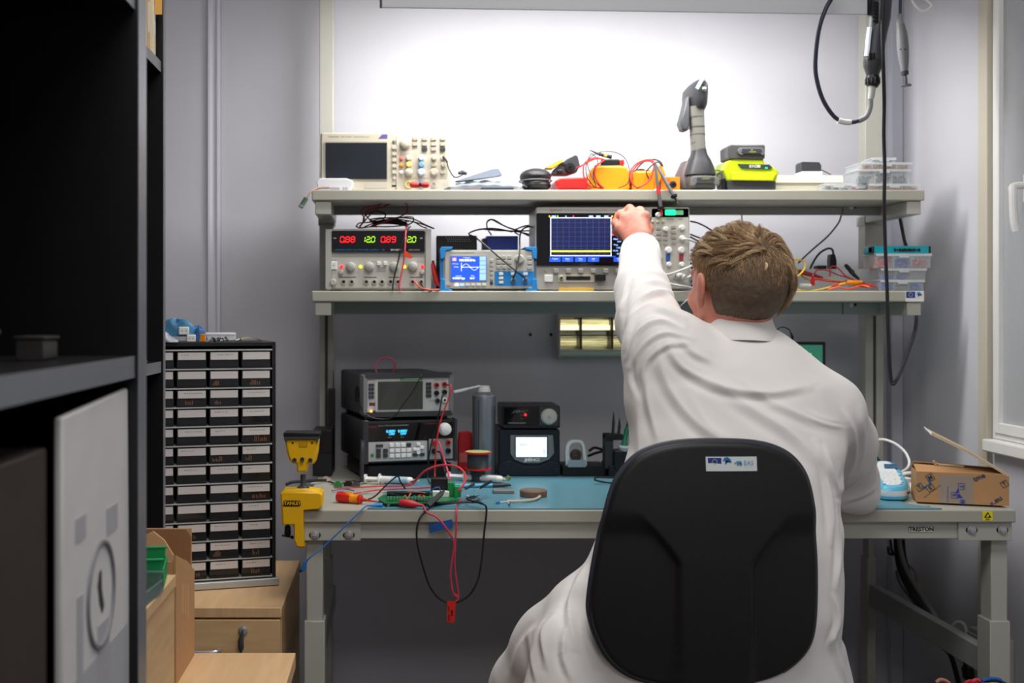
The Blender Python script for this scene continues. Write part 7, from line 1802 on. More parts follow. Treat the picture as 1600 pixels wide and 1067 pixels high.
# ================================================================== implicit-surface modelling helper
class Field:
    def __init__(s,lo,hi,h):
        s.lo=np.array(lo,np.float32);s.h=h
        s.n=np.ceil((np.array(hi)-lo)/h).astype(int)+1
        s.F=np.full(s.n,0.2,np.float32)
        s.ax=[s.lo[i]+h *np.arange(s.n[i],dtype=np.float32) for i in range(3)]
    def region(s,lo,hi):
        a=np.maximum(np.floor((np.array(lo)-s.lo)/s.h).astype(int),0)
        b=np.minimum(np.ceil((np.array(hi)-s.lo)/s.h).astype(int)+1,s.n)
        sl=tuple(slice(a[i],b[i]) for i in range(3))
        X=s.ax[0][sl[0]][:,None,None];Y=s.ax[1][sl[1]][None,:,None];Z=s.ax[2][sl[2]][None,None,:]
        return sl,X,Y,Z
    def mix(s,sl,d,k,sub=False):
        F=s.F[sl]
        if sub:
            h=np.clip(.5-.5*(F +d)/k,0,1);s.F[sl]=F *(1-h)-d *h +k *h *(1-h)
        else:
            h=np.clip(.5+.5*(F -d)/k,0,1);s.F[sl]=F *(1-h)+d *h -k *h *(1-h)
    def cone(s,a,b,ra,rb,k=.01,sub=False,sq=(1,1,1)):
        a=np.array(a,float);b=np.array(b,float);m=max(ra,rb)*max(1/min(sq),1)+2.5*k +2*s.h
        sl,X,Y,Z=s.region(np.minimum(a,b)-m,np.maximum(a,b)+m)
        q=np.array(sq,float);A=a *q;D=(b -a)*q;L=float(D @ D) or 1e-9
        px,py,pz=X *q[0]-A[0],Y *q[1]-A[1],Z *q[2]-A[2]
        t=np.clip((px *D[0]+py *D[1]+pz *D[2])/L,0,1)
        d=np.sqrt((px -t *D[0]) ** 2+(py -t *D[1]) ** 2+(pz -t *D[2]) ** 2)-(ra +(rb -ra)*t)
        s.mix(sl,d.astype(np.float32),k,sub)
    def chain(s,P,R,k=.01):
        for i in range(len(P)-1): s.cone(P[i],P[i +1],R[i],R[i +1],k)
    def ell(s,c,r,k=.01,sub=False,rot=None):
        c=np.array(c,float);r=np.array(r,float);m=max(r)+2.5*k +2*s.h
        sl,X,Y,Z=s.region(c -m,c +m)
        x,y,z=X -c[0],Y -c[1],Z -c[2]
        if rot is not None:
            R=np.array(rot).T    # world -> local
            x,y,z=R[0,0]*x +R[0,1]*y +R[0,2]*z,R[1,0]*x +R[1,1]*y +R[1,2]*z,R[2,0]*x +R[2,1]*y +R[2,2]*z
        k0=np.sqrt((x /r[0]) ** 2+(y /r[1]) ** 2+(z /r[2]) ** 2)+1e-6
        k1=np.sqrt((x /r[0] ** 2) ** 2+(y /r[1] ** 2) ** 2+(z /r[2] ** 2) ** 2)+1e-6
        s.mix(sl,(k0 *(k0 -1)/k1).astype(np.float32),k,sub)
    def loft(s,zs,cx,cy,a,b,k=.02,p=2.0,sub=False):
        """vertical body of super-elliptic sections"""
        zs=np.array(zs);o=np.argsort(zs);zs=zs[o]
        cx,cy,a,b=[np.array(v,float)[o] for v in (cx,cy,a,b)]
        m=.06
        sl,X,Y,Z=s.region((min(cx -a)-m,min(cy -b)-m,zs[0]-m),(max(cx +a)+m,max(cy +b)+m,zs[-1]+m))
        z=Z.ravel();I=lambda v: np.interp(z,zs,v)[None,None,:]
        ax_,bx_=I(a),I(b)
        q=((np.abs(X -I(cx))/ax_) ** p +(np.abs(Y -I(cy))/bx_) ** p) ** (1/p)
        d=(q -1)*np.minimum(ax_,bx_)*.9
        dz=np.maximum(zs[0]-Z,Z -zs[-1]);d=np.maximum(d,dz +0*d)
        s.mix(sl,d.astype(np.float32),k,sub)
    def mesh(s,smooth=2):
        F=s.F;I=F < 0
        c=I[:-1,:-1,:-1].astype(np.int8)
        for dx in (0,1):
            for dy in (0,1):
                for dz in (0,1):
                    if dx or dy or dz: c=c +I[dx:F.shape[0]-1+dx,dy:F.shape[1]-1+dy,dz:F.shape[2]-1+dz]
        cells=np.argwhere((c > 0) & (c < 8));n=len(cells)
        idx=-np.ones(c.shape,np.int64);idx[tuple(cells.T)]=np.arange(n)
        acc=np.zeros((n,3));cnt=np.zeros(n)
        cor=[(i,j,k) for i in (0,1) for j in (0,1) for k in (0,1)]
        vals={q: F[cells[:,0]+q[0],cells[:,1]+q[1],cells[:,2]+q[2]] for q in cor}
        for q in cor:
            for a in range(3):
                if q[a] == 0:
                    q2=list(q);q2[a]=1;q2=tuple(q2)
                    f0,f1=vals[q],vals[q2];mk=(f0 < 0) != (f1 < 0)
                    t=np.where(mk,f0 /np.where(mk,f0 -f1,1),0)
                    P=np.tile(np.array(q,float),(n,1));P[:,a]=t
                    acc += P *mk[:,None];cnt += mk
        V=s.lo +(cells +acc /cnt[:,None])*s.h
        faces=[]
        for a in range(3):
            b,cc=(a +1) % 3,(a +2) % 3
            sl0=[slice(None)]*3;sl1=[slice(None)]*3;sl0[a]=slice(0,-1);sl1[a]=slice(1,None)
            A,B=I[tuple(sl0)],I[tuple(sl1)]
            E=np.argwhere(A != B)
            ok=(E[:,b] > 0) & (E[:,cc] > 0) & (E[:,b] < F.shape[b]-1) & (E[:,cc] < F.shape[cc]-1);E=E[ok]
            def at(db,dc):
                q=E.copy();q[:,b] -= db;q[:,cc] -= dc;return idx[q[:,0],q[:,1],q[:,2]]
            quad=np.stack([at(1,1),at(0,1),at(0,0),at(1,0)],1)
            ins=A[E[:,0],E[:,1],E[:,2]]
            quad[~ins]=quad[~ins][:,::-1]
            faces.append(quad)
        Q=np.concatenate(faces)
        # Laplacian smoothing
        e=np.concatenate([Q[:,[0,1]],Q[:,[1,2]],Q[:,[2,3]],Q[:,[3,0]]]);e=np.concatenate([e,e[:,::-1]])
        dg=np.bincount(e[:,0],minlength=n).astype(float)
        def lap(W,it,lam=.6):
            for _ in range(it):
                M_=np.stack([np.bincount(e[:,0],W[e[:,1],i],n) for i in range(3)],1)/np.maximum(dg,1)[:,None]
                W=W +lam *(M_ -W)
            return W
        V=lap(V,smooth)
        s.lap=lap
        return V,Q

def vnormals(V,Q):
    nq=np.cross(V[Q[:,2]]-V[Q[:,0]],V[Q[:,3]]-V[Q[:,1]])
    N=np.zeros_like(V)
    for i in range(4):
        for a in range(3): N[:,a] += np.bincount(Q[:,i],nq[:,a],len(V))
    return N /(np.linalg.norm(N,axis=1)[:,None]+1e-12)

def np_mesh(name,V,Q,mats,parent,label=None,kind=None,attr=None,mi=None):
    me=bpy.data.meshes.new(name)
    off=ORG[parent.name] if parent is not None else Vector((0,0,0))
    V=V -np.array(off)
    nv,nf=len(V),len(Q);k=Q.shape[1]
    me.vertices.add(nv);me.vertices.foreach_set('co',V.astype(np.float32).ravel())
    me.loops.add(nf *k);me.loops.foreach_set('vertex_index',Q.astype(np.int32).ravel())
    me.polygons.add(nf);me.polygons.foreach_set('loop_start',np.arange(0,nf *k,k,dtype=np.int32))
    me.polygons.foreach_set('use_smooth',np.ones(nf,bool))
    for m in (mats if isinstance(mats,(list,tuple)) else [mats]): me.materials.append(m)
    if mi is not None: me.polygons.foreach_set('material_index',mi.astype(np.int32))
    me.update(calc_edges=True)
    o=bpy.data.objects.new(name,me);COL.objects.link(o);ORG[o.name]=off
    if parent is not None: o.parent=parent
    if label: o['label']=label
    if kind: o['kind']=kind
    return o

def proj(V):
    return VX +FOC *V[:,0]/V[:,1],VY -FOC *(V[:,2]-CAMZ)/V[:,1]
def A3(u,v,Y): return np.array(PX(u,v,Y))

# ================================================================== the man
man=thing('person','man in a white lab coat seated on the office chair, left arm raised','person',(.66,2.1,0))
HC=A3(1155,437,2.115)             # centre of the skull
yaw=math.radians(20)                # head turned to the left
hf=np.array([-math.sin(yaw),math.cos(yaw),.10]);hf /= np.linalg.norm(hf)
hr=np.array([math.cos(yaw),math.sin(yaw),-.05]);hr -= hf *(hr @ hf);hr /= np.linalg.norm(hr)
hu=np.cross(hr,hf)
HR=np.stack([hr,hf,hu],1)        # columns: right, forward, up
def hp(r,f,u): return HC +hr *r +hf *f +hu *u

# skeleton in photo-anchored 3-D
LS=A3(1040,548,2.12);LE=A3(1003,470,2.36);LW=A3(1001,398,2.575)
RS=A3(1287,645,2.10);RE=A3(1327,752,2.41);RW=np.array([.80,2.60,.815])
hipL,hipR=np.array([.43,2.02,.52]),np.array([.62,2.02,.52])
kneeL,kneeR=np.array([.31,2.36,.455]),np.array([.74,2.44,.50])
B=Field((.18,1.84,.02),(1.12,2.82,1.44),.0038)
# trunk, hidden under the coat
B.loft([.46,.6,.8,1.0,1.08],[.52,.53,.58,.62,.63],[2.02,2.01,2.04,2.10,2.12],[.13,.125,.125,.13,.07],[.09,.09,.09,.075,.05],k=.03)
B.cone(A3(1160,545,2.13),hp(0,-.01,-.05),.058,.054,.02)
B.chain([LS,LE,LW],[.05,.038,.029],.02);B.chain([RS,RE,RW],[.05,.038,.029],.02)
B.chain([hipL,kneeL,np.array([.32,2.42,.10])],[.08,.055,.04],.02);B.chain([hipR,kneeR,np.array([.74,2.46,.10])],[.08,.055,.04],.02)
B.cone((.32,2.42,.06),(.31,2.54,.045),.035,.028,.02);B.cone((.74,2.46,.06),(.75,2.58,.045),.035,.028,.02)
# head
B.ell(HC,(.0735,.093,.086),.01,rot=HR)
B.ell(hp(0,.035,-.045),(.058,.060,.070),.02,rot=HR)
B.ell(hp(0,.055,-.088),(.036,.034,.026),.02,rot=HR)
B.cone(hp(-.045,.01,-.075),hp(-.02,.065,-.098),.018,.016,.02);B.cone(hp(.045,.01,-.075),hp(.02,.065,-.098),.018,.016,.02)
B.cone(hp(-.038,.082,.005),hp(.038,.082,.005),.011,.011,.012)          # brow
B.cone(hp(0,.088,-.005),hp(0,.107,-.040),.007,.011,.008)               # nose
B.ell(hp(-.011,.098,-.044),(.008,.009,.007),.006,rot=HR);B.ell(hp(.011,.098,-.044),(.008,.009,.007),.006,rot=HR)
for sg in (-1,1):
    B.ell(hp(sg *.031,.093,-.012),(.014,.012,.009),.008,sub=True,rot=HR)
    B.ell(hp(sg *.031,.081,-.013),(.0125,.0125,.0115),.003,rot=HR)     # eyeball and lid
    B.ell(hp(sg *.038,.062,-.045),(.022,.022,.018),.015,rot=HR)        # cheek
B.ell(hp(0,.088,-.066),(.022,.011,.0055),.006,rot=HR);B.ell(hp(0,.087,-.077),(.019,.011,.006),.006,rot=HR)
B.cone(hp(-.02,.099,-.0715),hp(.02,.099,-.0715),.0022,.0022,.003,sub=True)
for sg in (-1,1):                                                             # ears
    e0=hp(sg *.076,-.004,-.022);an=.32
    er=hr *math.cos(an)*sg +hf *math.sin(an);ef=np.cross(hu,er);ER=np.stack([er,ef,hu],1)
    B.ell(e0 +er *.006,(.0050,.017,.029),.006,rot=ER)
    B.ell(e0 +er *.002+hu *-.024+hf *.004,(.006,.011,.012),.005,rot=ER)
    B.ell(e0 +er *.016+hf *.006,(.007,.010,.018),.005,sub=True,rot=ER)
    B.ell(e0 +er *.010+ef *(-.001)+hu *.004,(.0038,.018,.029),.003,rot=ER)
# left hand: palm and fingers closed on a control, thumb at the side
def hand(W,K,tips,thumb,fr=.0095):
    """W wrist, K four knuckles, tips: per finger two joints and the tip"""
    pc=np.mean(K,0)
    for i,kx in enumerate(K):
        B.cone(W +(kx -W)*.12,kx,.019 if i in (1,2) else .017,.0125,.012)
    B.cone(W +(K[0]-W)*.4,pc,.021,.017,.015)
    for kx,(j1,j2,tp),r in zip(K,tips,(fr,fr *1.02,fr *.97,fr *.88)):
        B.ell(kx,(.0125,.0125,.0125),.006)
        B.chain([kx,j1,j2,tp],[r *1.12,r,r *.92,r *.8],.0035)
        B.ell(j1,(r *1.08,)*3,.004)
    B.chain(thumb,[.017,.0135,.0115,.0095],.006)
W=A3(1000,392,2.600)
K=[A3(1007,338,2.640),A3(991,333,2.652),A3(977,341,2.655),A3(969,356,2.652)]
tips=[(A3(1000,329,2.678),A3(983,339,2.700),A3(968,350,2.706)),
        (A3(984,326,2.690),A3(966,337,2.708),A3(961,350,2.704)),
        (A3(970,334,2.688),A3(960,348,2.698),A3(968,362,2.690)),
        (A3(963,349,2.680),A3(961,362,2.690),A3(970,371,2.684))]
thumb=[A3(1003,375,2.612),A3(1012,357,2.645),A3(996,348,2.685),A3(974,352,2.712)]
hand(W,K,tips,thumb)
# right hand resting on the bench in front of him
W2=RW +np.array([-.02,.03,-.005])
K2=[W2 +np.array([-.055,.050,.002]),W2 +np.array([-.035,.068,.004]),W2 +np.array([-.013,.074,.002]),W2 +np.array([.008,.070,-.002])]
t2=[(k_ +np.array([-.02,.025,.004]),k_ +np.array([-.026,.045,-.008]),k_ +np.array([-.024,.055,-.024])) for k_ in K2]
hand(W2,K2,t2,[W2 +np.array([-.022,.012,-.004]),W2 +np.array([-.052,.018,-.008]),W2 +np.array([-.075,.04,-.012]),W2 +np.array([-.085,.062,-.016])])
Vb,Qb=B.mesh(1)
keep_body=np_mesh('body',Vb,Qb,skin_m,man,label='bare hand, neck, ear and face of the man')
# nails on the left hand
# ------------------------------------------------------------------ lab coat
C_=Field((.14,1.80,.36),(1.16,2.72,1.40),.0044)
rows=[  # v, left u, right u, centre Y, half depth
    (512,1114,1204,2.125,.048),(526,1086,1222,2.12,.060),(545,1032,1245,2.115,.082),(568,1000,1268,2.11,.098),(602,984,1298,2.10,.112),(650,984,1314,2.085,.120),(700,984,1318,2.065,.124),
    (750,972,1309,2.045,.126),(800,952,1305,2.025,.128),(850,930,1307,2.005,.128),(900,908,1311,1.99,.128),(950,888,1311,1.98,.130),(1000,872,1306,1.975,.132),(1040,862,1312,1.975,.134),(1090,852,1325,1.98,.134)]
zs,cx,cy,aa,bb=[],[],[],[],[]
for v,ul,ur,yc,dp in rows:
    p,q=A3(ul,v,yc),A3(ur,v,yc)
    zs.append(p[2]);cx.append((p[0]+q[0])/2);aa.append((q[0]-p[0])/2);cy.append(yc);bb.append(dp)
C_.loft(zs,cx,cy,aa,bb,k=.02,p=2.3)
# shoulders and yoke
C_.cone(A3(1120,556,2.115),A3(1060,562,2.10),.052,.066,.04);C_.cone(A3(1200,562,2.115),RS,.048,.066,.03)
# raised left sleeve
C_.chain([A3(1052,565,2.10),LS,A3(1014,505,2.25),A3(1003,455,2.39),A3(1000,405,2.545)],[.078,.074,.0615,.054,.0435],.02)
C_.chain([A3(1046,560,2.10),A3(1042,620,2.09)],[.070,.058],.04)
C_.cone(A3(1000,405,2.545),A3(1000,392,2.585),.0435,.0425,.01)
C_.cone(A3(1000,396,2.572),A3(1000,380,2.66),.0370,.0370,.004,sub=True)
# right sleeve down to the elbow on the bench, forearm forward
C_.chain([RS,A3(1310,690,2.24),RE,np.array([.92,2.52,.822]),RW +np.array([.01,-.02,0])],[.069,.068,.0555,.050,.044],.025)
C_.cone(A3(1305,760,2.34),A3(1345,775,2.39),.045,.038,.02)
C_.cone(RW,RW +np.array([-.04,.06,0]),.036,.036,.004,sub=True)
# skirt over the thighs, spreading to the left and right
C_.chain([A3(905,960,2.0),A3(872,1015,2.06),A3(830,1075,2.12),A3(800,1110,2.16)],[.060,.075,.070,.055],.04)
C_.chain([np.array([.44,2.02,.50]),np.array([.35,2.25,.475]),np.array([.31,2.38,.455])],[.125,.09,.076],.05)
C_.chain([np.array([.62,2.02,.50]),np.array([.72,2.25,.50])],[.125,.10],.05)
C_.chain([A3(1285,1020,2.0),A3(1290,1100,2.02)],[.035,.055],.03)
C_.chain([A3(880,1010,1.93),A3(870,1090,1.92)],[.05,.06],.04)
Vc,Qc=C_.mesh(3)
# drop what would cut into the seat
Nc=vnormals(Vc,Qc)
def folds(V,N,L,only=None):
    u,v=proj(V);D=np.zeros(len(V));vis=np.clip((-N[:,1]+.25)/.45,0,1)
    for pts,w,amp in L:
        w *= .74;amp *= 1.2
        P=np.array([tuple(p[:2]) for p in smooth_path([(a,b,0) for a,b in pts],6)])
        best=np.full(len(V),1e9);sg=np.zeros(len(V));tt=np.zeros(len(V))
        m=(u > P[:,0].min()-4*w) & (u < P[:,0].max()+4*w) & (v > P[:,1].min()-4*w) & (v < P[:,1].max()+4*w)
        ii=np.where(m)[0]
        if not len(ii): continue
        uu,vv=u[ii],v[ii];b_=best[ii];s_=sg[ii];t_=tt[ii]
        for k in range(len(P)-1):
            a,d=P[k],P[k +1]-P[k];L2=d @ d +1e-9
            t=np.clip(((uu -a[0])*d[0]+(vv -a[1])*d[1])/L2,0,1)
            ex,ey=uu -a[0]-t *d[0],vv -a[1]-t *d[1];ds=np.hypot(ex,ey)
            nw=ds < b_;b_=np.where(nw,ds,b_);s_=np.where(nw,np.sign(d[0]*ey -d[1]*ex),s_);t_=np.where(nw,(k +t)/(len(P)-1),t_)
        x=b_ *s_ /w
        # a ridge with a sharper valley on its lower side
        prof=np.exp(-np.abs(x) ** np.where(x > 0,1.6,.95)*1.25)-.5*np.exp(-((x -1.5)/.8) ** 2)
        D[ii] += amp *prof *np.sin(np.clip(t_,0.02,.98)*PI) ** .6
    return D *vis
FO=[
    # raised sleeve: bunched arcs near the shoulder
    ([(975,515),(1000,470),(1040,455),(1065,480)],7,.0055),([(972,545),(985,500),(1020,478),(1060,492),(1075,505)],7,.006),([(978,560),(995,520),(1030,500),(1070,512)],6,.005),
    ([(985,575),(1005,540),(1040,520),(1085,528)],6,.0045),([(975,480),(995,452),(1025,440),(1050,452)],8,.004),([(985,440),(1010,425),(1035,430)],9,.0025),
    ([(968,520),(972,470),(982,430)],7,.003),([(1000,600),(1010,565),(1040,540),(1080,535)],7,.0045),([(990,560),(990,590),(1000,620)],6,-.003),
    # tension folds from the left armpit across the back
    ([(1045,540),(1070,575),(1130,605),(1200,614),(1262,603)],11,.0062),([(1062,525),(1085,550),(1115,566)],9,.004),
    ([(1030,560),(1050,610),(1090,660),(1150,700)],14,.0045),([(1010,580),(1015,630),(1030,690)],11,.0045),([(1000,610),(1000,680),(1005,740)],12,.003),
    ([(1120,600),(1180,640),(1240,680),(1290,730)],15,.0045),([(1150,590),(1210,630),(1270,655),(1320,670)],11,.0035),([(1075,610),(1110,665),(1150,690)],18,.003),
    # right shoulder and armpit
    ([(1290,700),(1300,740),(1312,770)],7,.006),([(1275,690),(1290,730),(1300,790),(1302,850)],8,.0055),([(1320,640),(1335,680),(1335,720),(1318,760)],7,.005),
    ([(1345,640),(1350,690),(1345,730)],8,.004),([(1310,770),(1335,750),(1360,730)],8,.0045),([(1315,785),(1345,775),(1370,760)],7,.004),([(1255,640),(1290,655),(1325,660)],4,.0015),([(1258,650),(1292,664),(1325,668)],4,.0015),
    # left side of the torso and skirt
    ([(985,740),(960,790),(935,850),(925,900)],8,.0035),([(945,830),(905,905),(885,965)],9,.0045),([(905,900),(890,950),(900,1010)],9,.005),([(870,960),(850,990),(855,1040)],8,.006),([(845,975),(815,1010),(800,1060)],10,.005),
    ([(890,960),(880,1020),(895,1067)],8,.0055),([(925,920),(915,980),(935,1040)],9,.004),([(830,985),(832,1030),(840,1067)],8,.004),
    # right of the chair
    ([(1306,800),(1312,860),(1308,920)],6,.005),([(1303,930),(1310,970),(1296,1010)],6,.005),([(1300,990),(1310,1030),(1322,1067)],7,.004),([(1318,790),(1316,830),(1320,880)],5,.004),
]
D=folds(Vc,Nc,FO)
rs=np.random.RandomState(3)
for _ in range(26):      # soft, broad unevenness of cloth
    kx=rs.normal(0,1,3)*rs.uniform(14,42);D += .0003*np.sin(Vc @ kx +rs.uniform(0,6.28))
Vc=Vc +Nc *D[:,None]
coat=np_mesh('lab_coat',Vc,Qc,coat_m,man)
md=coat.modifiers.new('subsurf','SUBSURF');md.levels=1;md.render_levels=1
# stand-up collar
rings=[]
nA=56
cc=A3(1154,499,2.121)
for (dz,rx,ry,dy) in ((-.038,.072,.072,-.004),(-.022,.068,.068,.0),(-.010,.064,.063,.002),(.004,.0625,.061,.006),(.018,.0605,.059,.008),(.021,.058,.0565,.009),(.018,.0555,.054,.009),(-.012,.054,.053,.004),(-.035,.056,.054,.0)):
    rr=[]
    for k_ in range(nA):
        a_=2*PI *k_ /nA;fr=.5+.5*math.sin(a_)     # 1 at front
        rr.append((cc[0]+rx *math.cos(a_)+.0015*math.sin(5*a_ +dz *90),cc[1]+dy +ry *math.sin(a_),cc[2]+dz *(1.15-.5*fr)+.006-.022*fr +.0012*math.sin(3*a_ +1)))
    rings.append(rr)
m=MB();m.hull(rings,cap=False)
col=part('collar',m,coat_m,coat,angle=80)
md=col.modifiers.new('subsurf','SUBSURF');md.levels=1;md.render_levels=1
# cuff hem of the raised sleeve
ax_=(A3(1000,392,2.585)-A3(1000,405,2.545));ax_ /= np.linalg.norm(ax_)
Lp=[Vector(A3(1000,393,2.583)+(.0395*math.cos(a_))*np.array([1,0,0])+.0395*math.sin(a_)*np.cross(ax_,[1,0,0])) for a_ in [2*PI *k_ /40 for k_ in range(40)]]
part('cuff_hem',MB().tube_raw(Lp,[.0032]*40,8,closed=True),coat_m,coat)
# trousers and shoes (below the frame and under the bench)
T_=Field((.22,1.86,.05),(1.02,2.62,.62),.009)
for hip,knee,ank in ((hipL,kneeL,np.array([.32,2.42,.10])),(hipR,kneeR,np.array([.74,2.46,.10]))):
    T_.chain([hip,knee,ank],[.092,.068,.055],.03)
T_.cone(hipL,hipR,.09,.09,.03)
Vt,Qt=T_.mesh(2)
np_mesh('trousers',Vt,Qt,M('trouser_charcoal',(44,46,54),.85,var=.06),man)
for x,y in ((.315,2.42),(.745,2.46)):
    S_=Field((x -.08,y -.10,-.01),(x +.08,y +.24,.14),.006)
    S_.cone((x,y -.03,.045),(x,y +.14,.036),.042,.038,.02);S_.cone((x,y,.06),(x,y +.01,.095),.046,.044,.02)
    Vs_,Qs_=S_.mesh(2);Vs_[:,2]=np.maximum(Vs_[:,2],.001)
    np_mesh('shoe',Vs_,Qs_,black_m,man)

# ------------------------------------------------------------------ hair
rs=np.random.RandomState(11)
SR=np.array([.0735,.093,.086])
def scalp(d):       # unit directions in head axes -> point on the skull, normal
    r=1/np.sqrt(((d /SR) ** 2).sum(-1));p=d *r[...,None]
    n=p /SR ** 2;n /= np.linalg.norm(n,axis=-1)[...,None]
    return p,n
# cap of cropped hair: a shell over skull, back and sides
nu,nv_=110,80
vs=[];
def hairline(az):   # lowest polar height (in head axes) allowed, az 0 = right, 90 = forward
    f=math.sin(az);
    if f > .25: return .030+.014*min(1,(f -.25)/.5)
    if f >-.25: return -.020+(f +.25)*.1
    return -.076-.006*abs(math.cos(az))
capV=[];
for i in range(nv_ +1):
    for k_ in range(nu):
        az=2*PI *k_ /nu;zl=hairline(az)/SR[2]
        zl=max(-.95,zl);el=math.asin(zl)+(PI /2-math.asin(zl))*(i /nv_)
        d=np.array([math.cos(az)*math.cos(el),math.sin(az)*math.cos(el),math.sin(el)])
        p,n=scalp(d *1.0)
        th_=.0035+.0025*min(1,max(0,(i /nv_)*4))+.0015*max(0,n[2])
        if i == 0: th_=-.001
        th_ += .0006*rs.uniform(-1,1)
        q=p +n *th_;capV.append(HC +HR @ q)
capV=np.array(capV);capQ=[]
for i in range(nv_):
    for k_ in range(nu): capQ.append((i *nu +k_,i *nu +(k_ +1) % nu,(i +1)*nu +(k_ +1) % nu,(i +1)*nu +k_))
hairo=np_mesh('hair',capV,np.array(capQ),hairb_m,man,label='short dark blond hair, long on top and cropped at the back')

def strands(P0,dirs,nor,length,nseg,lift,drop,minr=.0045):
    """grow hair paths in head axes over the skull ellipsoid"""
    pts=[P0.copy()];p=P0.copy();d=dirs.copy();step=(length /nseg)[:,None]
    for s_ in range(nseg):
        nn=(p /SR ** 2);nn /= np.linalg.norm(nn,axis=1)[:,None]
        d=d +drop(p,s_ /nseg)
        d=d -nn *(d *nn).sum(1)[:,None]+nn *(lift[:,None]*(1-1.6*s_ /nseg))
        d /= np.linalg.norm(d,axis=1)[:,None]
        p=p +d *step
        q=np.linalg.norm(p /SR,axis=1)[:,None];mn=1+(minr +0*p[:,:1])/.085
        p=np.where(q < mn,p *(mn /q),p);pts.append(p.copy())
    return np.stack(pts,1)
def locks(G,k,r_root,r_tip,jit):
    """k strands round every guide path, drawing together towards the tip"""
    n,m=G.shape[:2];t=np.linspace(0,1,m)[None,None,:,None]
    off=rs.normal(0,1,(n,k,1,3));off /= np.linalg.norm(off,axis=3)[...,None];off *= rs.uniform(0,1,(n,k,1,1)) ** .5
    wob=rs.normal(0,jit,(n,k,1,3))*np.sin(t *3)
    cut=rs.uniform(.7,1,(n,k,1,1));P=G[:,None]+off *(r_root +(r_tip -r_root)*t)+wob
    i=np.clip(t *cut *(m -1),0,m -1-1e-6);lo=np.floor(i).astype(int);f=i -lo
    lo=np.broadcast_to(lo,(n,k,m,1));P=np.take_along_axis(P,np.broadcast_to(lo,P.shape),2)*(1-f)+np.take_along_axis(P,np.broadcast_to(lo +1,P.shape),2)*f
    return P.reshape(n *k,m,3)
def hair_mesh(name,P,r0,tint,label=None):
    n,m=P.shape[:2];nseg=m -1
    P=HC +P @ HR.T
    T=np.gradient(P,axis=1);T /= np.linalg.norm(T,axis=2)[...,None]+1e-9
    A=np.cross(T,P -HC);A /= np.linalg.norm(A,axis=2)[...,None]+1e-9
    Bv=np.cross(T,A);rr=(r0[:,None]*np.linspace(1,.3,m)[None,:])[...,None]
    V=np.stack([P +(A *math.cos(a_)+Bv *math.sin(a_))*rr for a_ in (0,2*PI /3,4*PI /3)],2).reshape(-1,3)
    base=(np.arange(n)*m *3)[:,None,None];sg=(np.arange(nseg)*3)[None,:,None];k_=np.arange(3)[None,None,:]
    a0=base +sg +k_;a1=base +sg +(k_ +1) % 3
    o=np_mesh(name,V,np.stack([a0,a1,a1 +3,a0 +3],-1).reshape(-1,4),strand_m,hairo,kind='stuff',label=label)
    at=o.data.attributes.new('tint','FLOAT','POINT');at.data.foreach_set('value',np.repeat(tint,m *3).astype(np.float32))
    return o
strand_m=M('hair_strand',(170,136,98),.38)
nt=strand_m.node_tree;an_=nt.nodes.new('ShaderNodeAttribute');an_.attribute_name='tint'
rp=nt.nodes.new('ShaderNodeValToRGB');el_=rp.color_ramp.elements
el_[0].position=0;el_[0].color=lin((96,74,56));el_[1].position=1;el_[1].color=lin((244,216,174))
e_=el_.new(.45);e_.color=lin((176,142,104))
nt.links.new(an_.outputs['Fac'],rp.inputs[0]);nt.links.new(rp.outputs[0],nt.nodes['Principled BSDF'].inputs['Base Color'])
def sample(n,fn):
    d=rs.normal(0,1,(n *4,3));d /= np.linalg.norm(d,axis=1)[:,None]
    p,nn=scalp(d);ok=fn(p);return p[ok][:n],nn[ok][:n]
WH=np.array([.012,-.075,.040])          # whorl at the crown, head axes
def hl(p):
    az=np.arctan2(p[:,1]/SR[1],p[:,0]/SR[0]);return np.array([hairline(a_) for a_ in az])
# cropped back and sides, getting longer towards the crown
P0,N0=sample(26000,lambda p: (p[:,2] > hl(p)-.005) & (p[:,2] < .062))
el=np.clip((P0[:,2]+.05)/.10,0,1)
dr=np.tile(np.array([0.,-.10,-1.]),(len(P0),1))+rs.normal(0,.22,(len(P0),3))
dr[:,0] += np.where(P0[:,1] < 0,-.5*np.sign(P0[:,0]),0)*(1-el)
G=strands(P0,dr,N0,rs.uniform(.007,.013,len(P0))*(1+1.5*el ** 2),3,rs.uniform(.35,.7,len(P0)),lambda p,s: np.zeros(3),.0035)
hair_mesh('cropped_strands',G,np.full(len(P0),.00042),np.clip(.06+.26*el +.16*(P0[:,0] <-.04)+rs.normal(0,.17,len(P0)),0,1),'cropped brown hair of the back and sides')
# long hair on top: locks swept from the whorl forwards, left and over the right side
WH=np.array([.006,-.072,.046])
edge=lambda p: .029+.016*np.sin(p[:,0]*60+1)+.014*(p[:,1] <-.055)-.030*np.clip((p[:,0]-.015)/.04,0,1)+.012*np.clip(-p[:,0]/.05,0,1)
P0,N0=sample(620,lambda p: p[:,2] > edge(p)+rs.uniform(-.008,.008,len(p)))
rel=P0 -WH;rad=rel -N0 *(rel *N0).sum(1)[:,None];rad /= np.linalg.norm(rad,axis=1)[:,None]+1e-9
sw=np.cross(N0,rad);right=np.clip((P0[:,0]+.002)/.03,0,1)[:,None];back=np.clip((-P0[:,1]-.02)/.05,0,1)[:,None]
dr=rad -sw *.9+np.array([.0,.25,0])+rs.normal(0,.14,(len(P0),3))
dr=dr *(1-.75*right)+right *np.array([1.0,-.25,-.35])
dr=dr *(1-.5*back *(1-right))+back *(1-right)*np.array([-.45,-.1,-.5])
ln=rs.uniform(.040,.070,len(P0))*(1-.35*back[:,0]*(1-right[:,0]))*(1-.22*right[:,0])
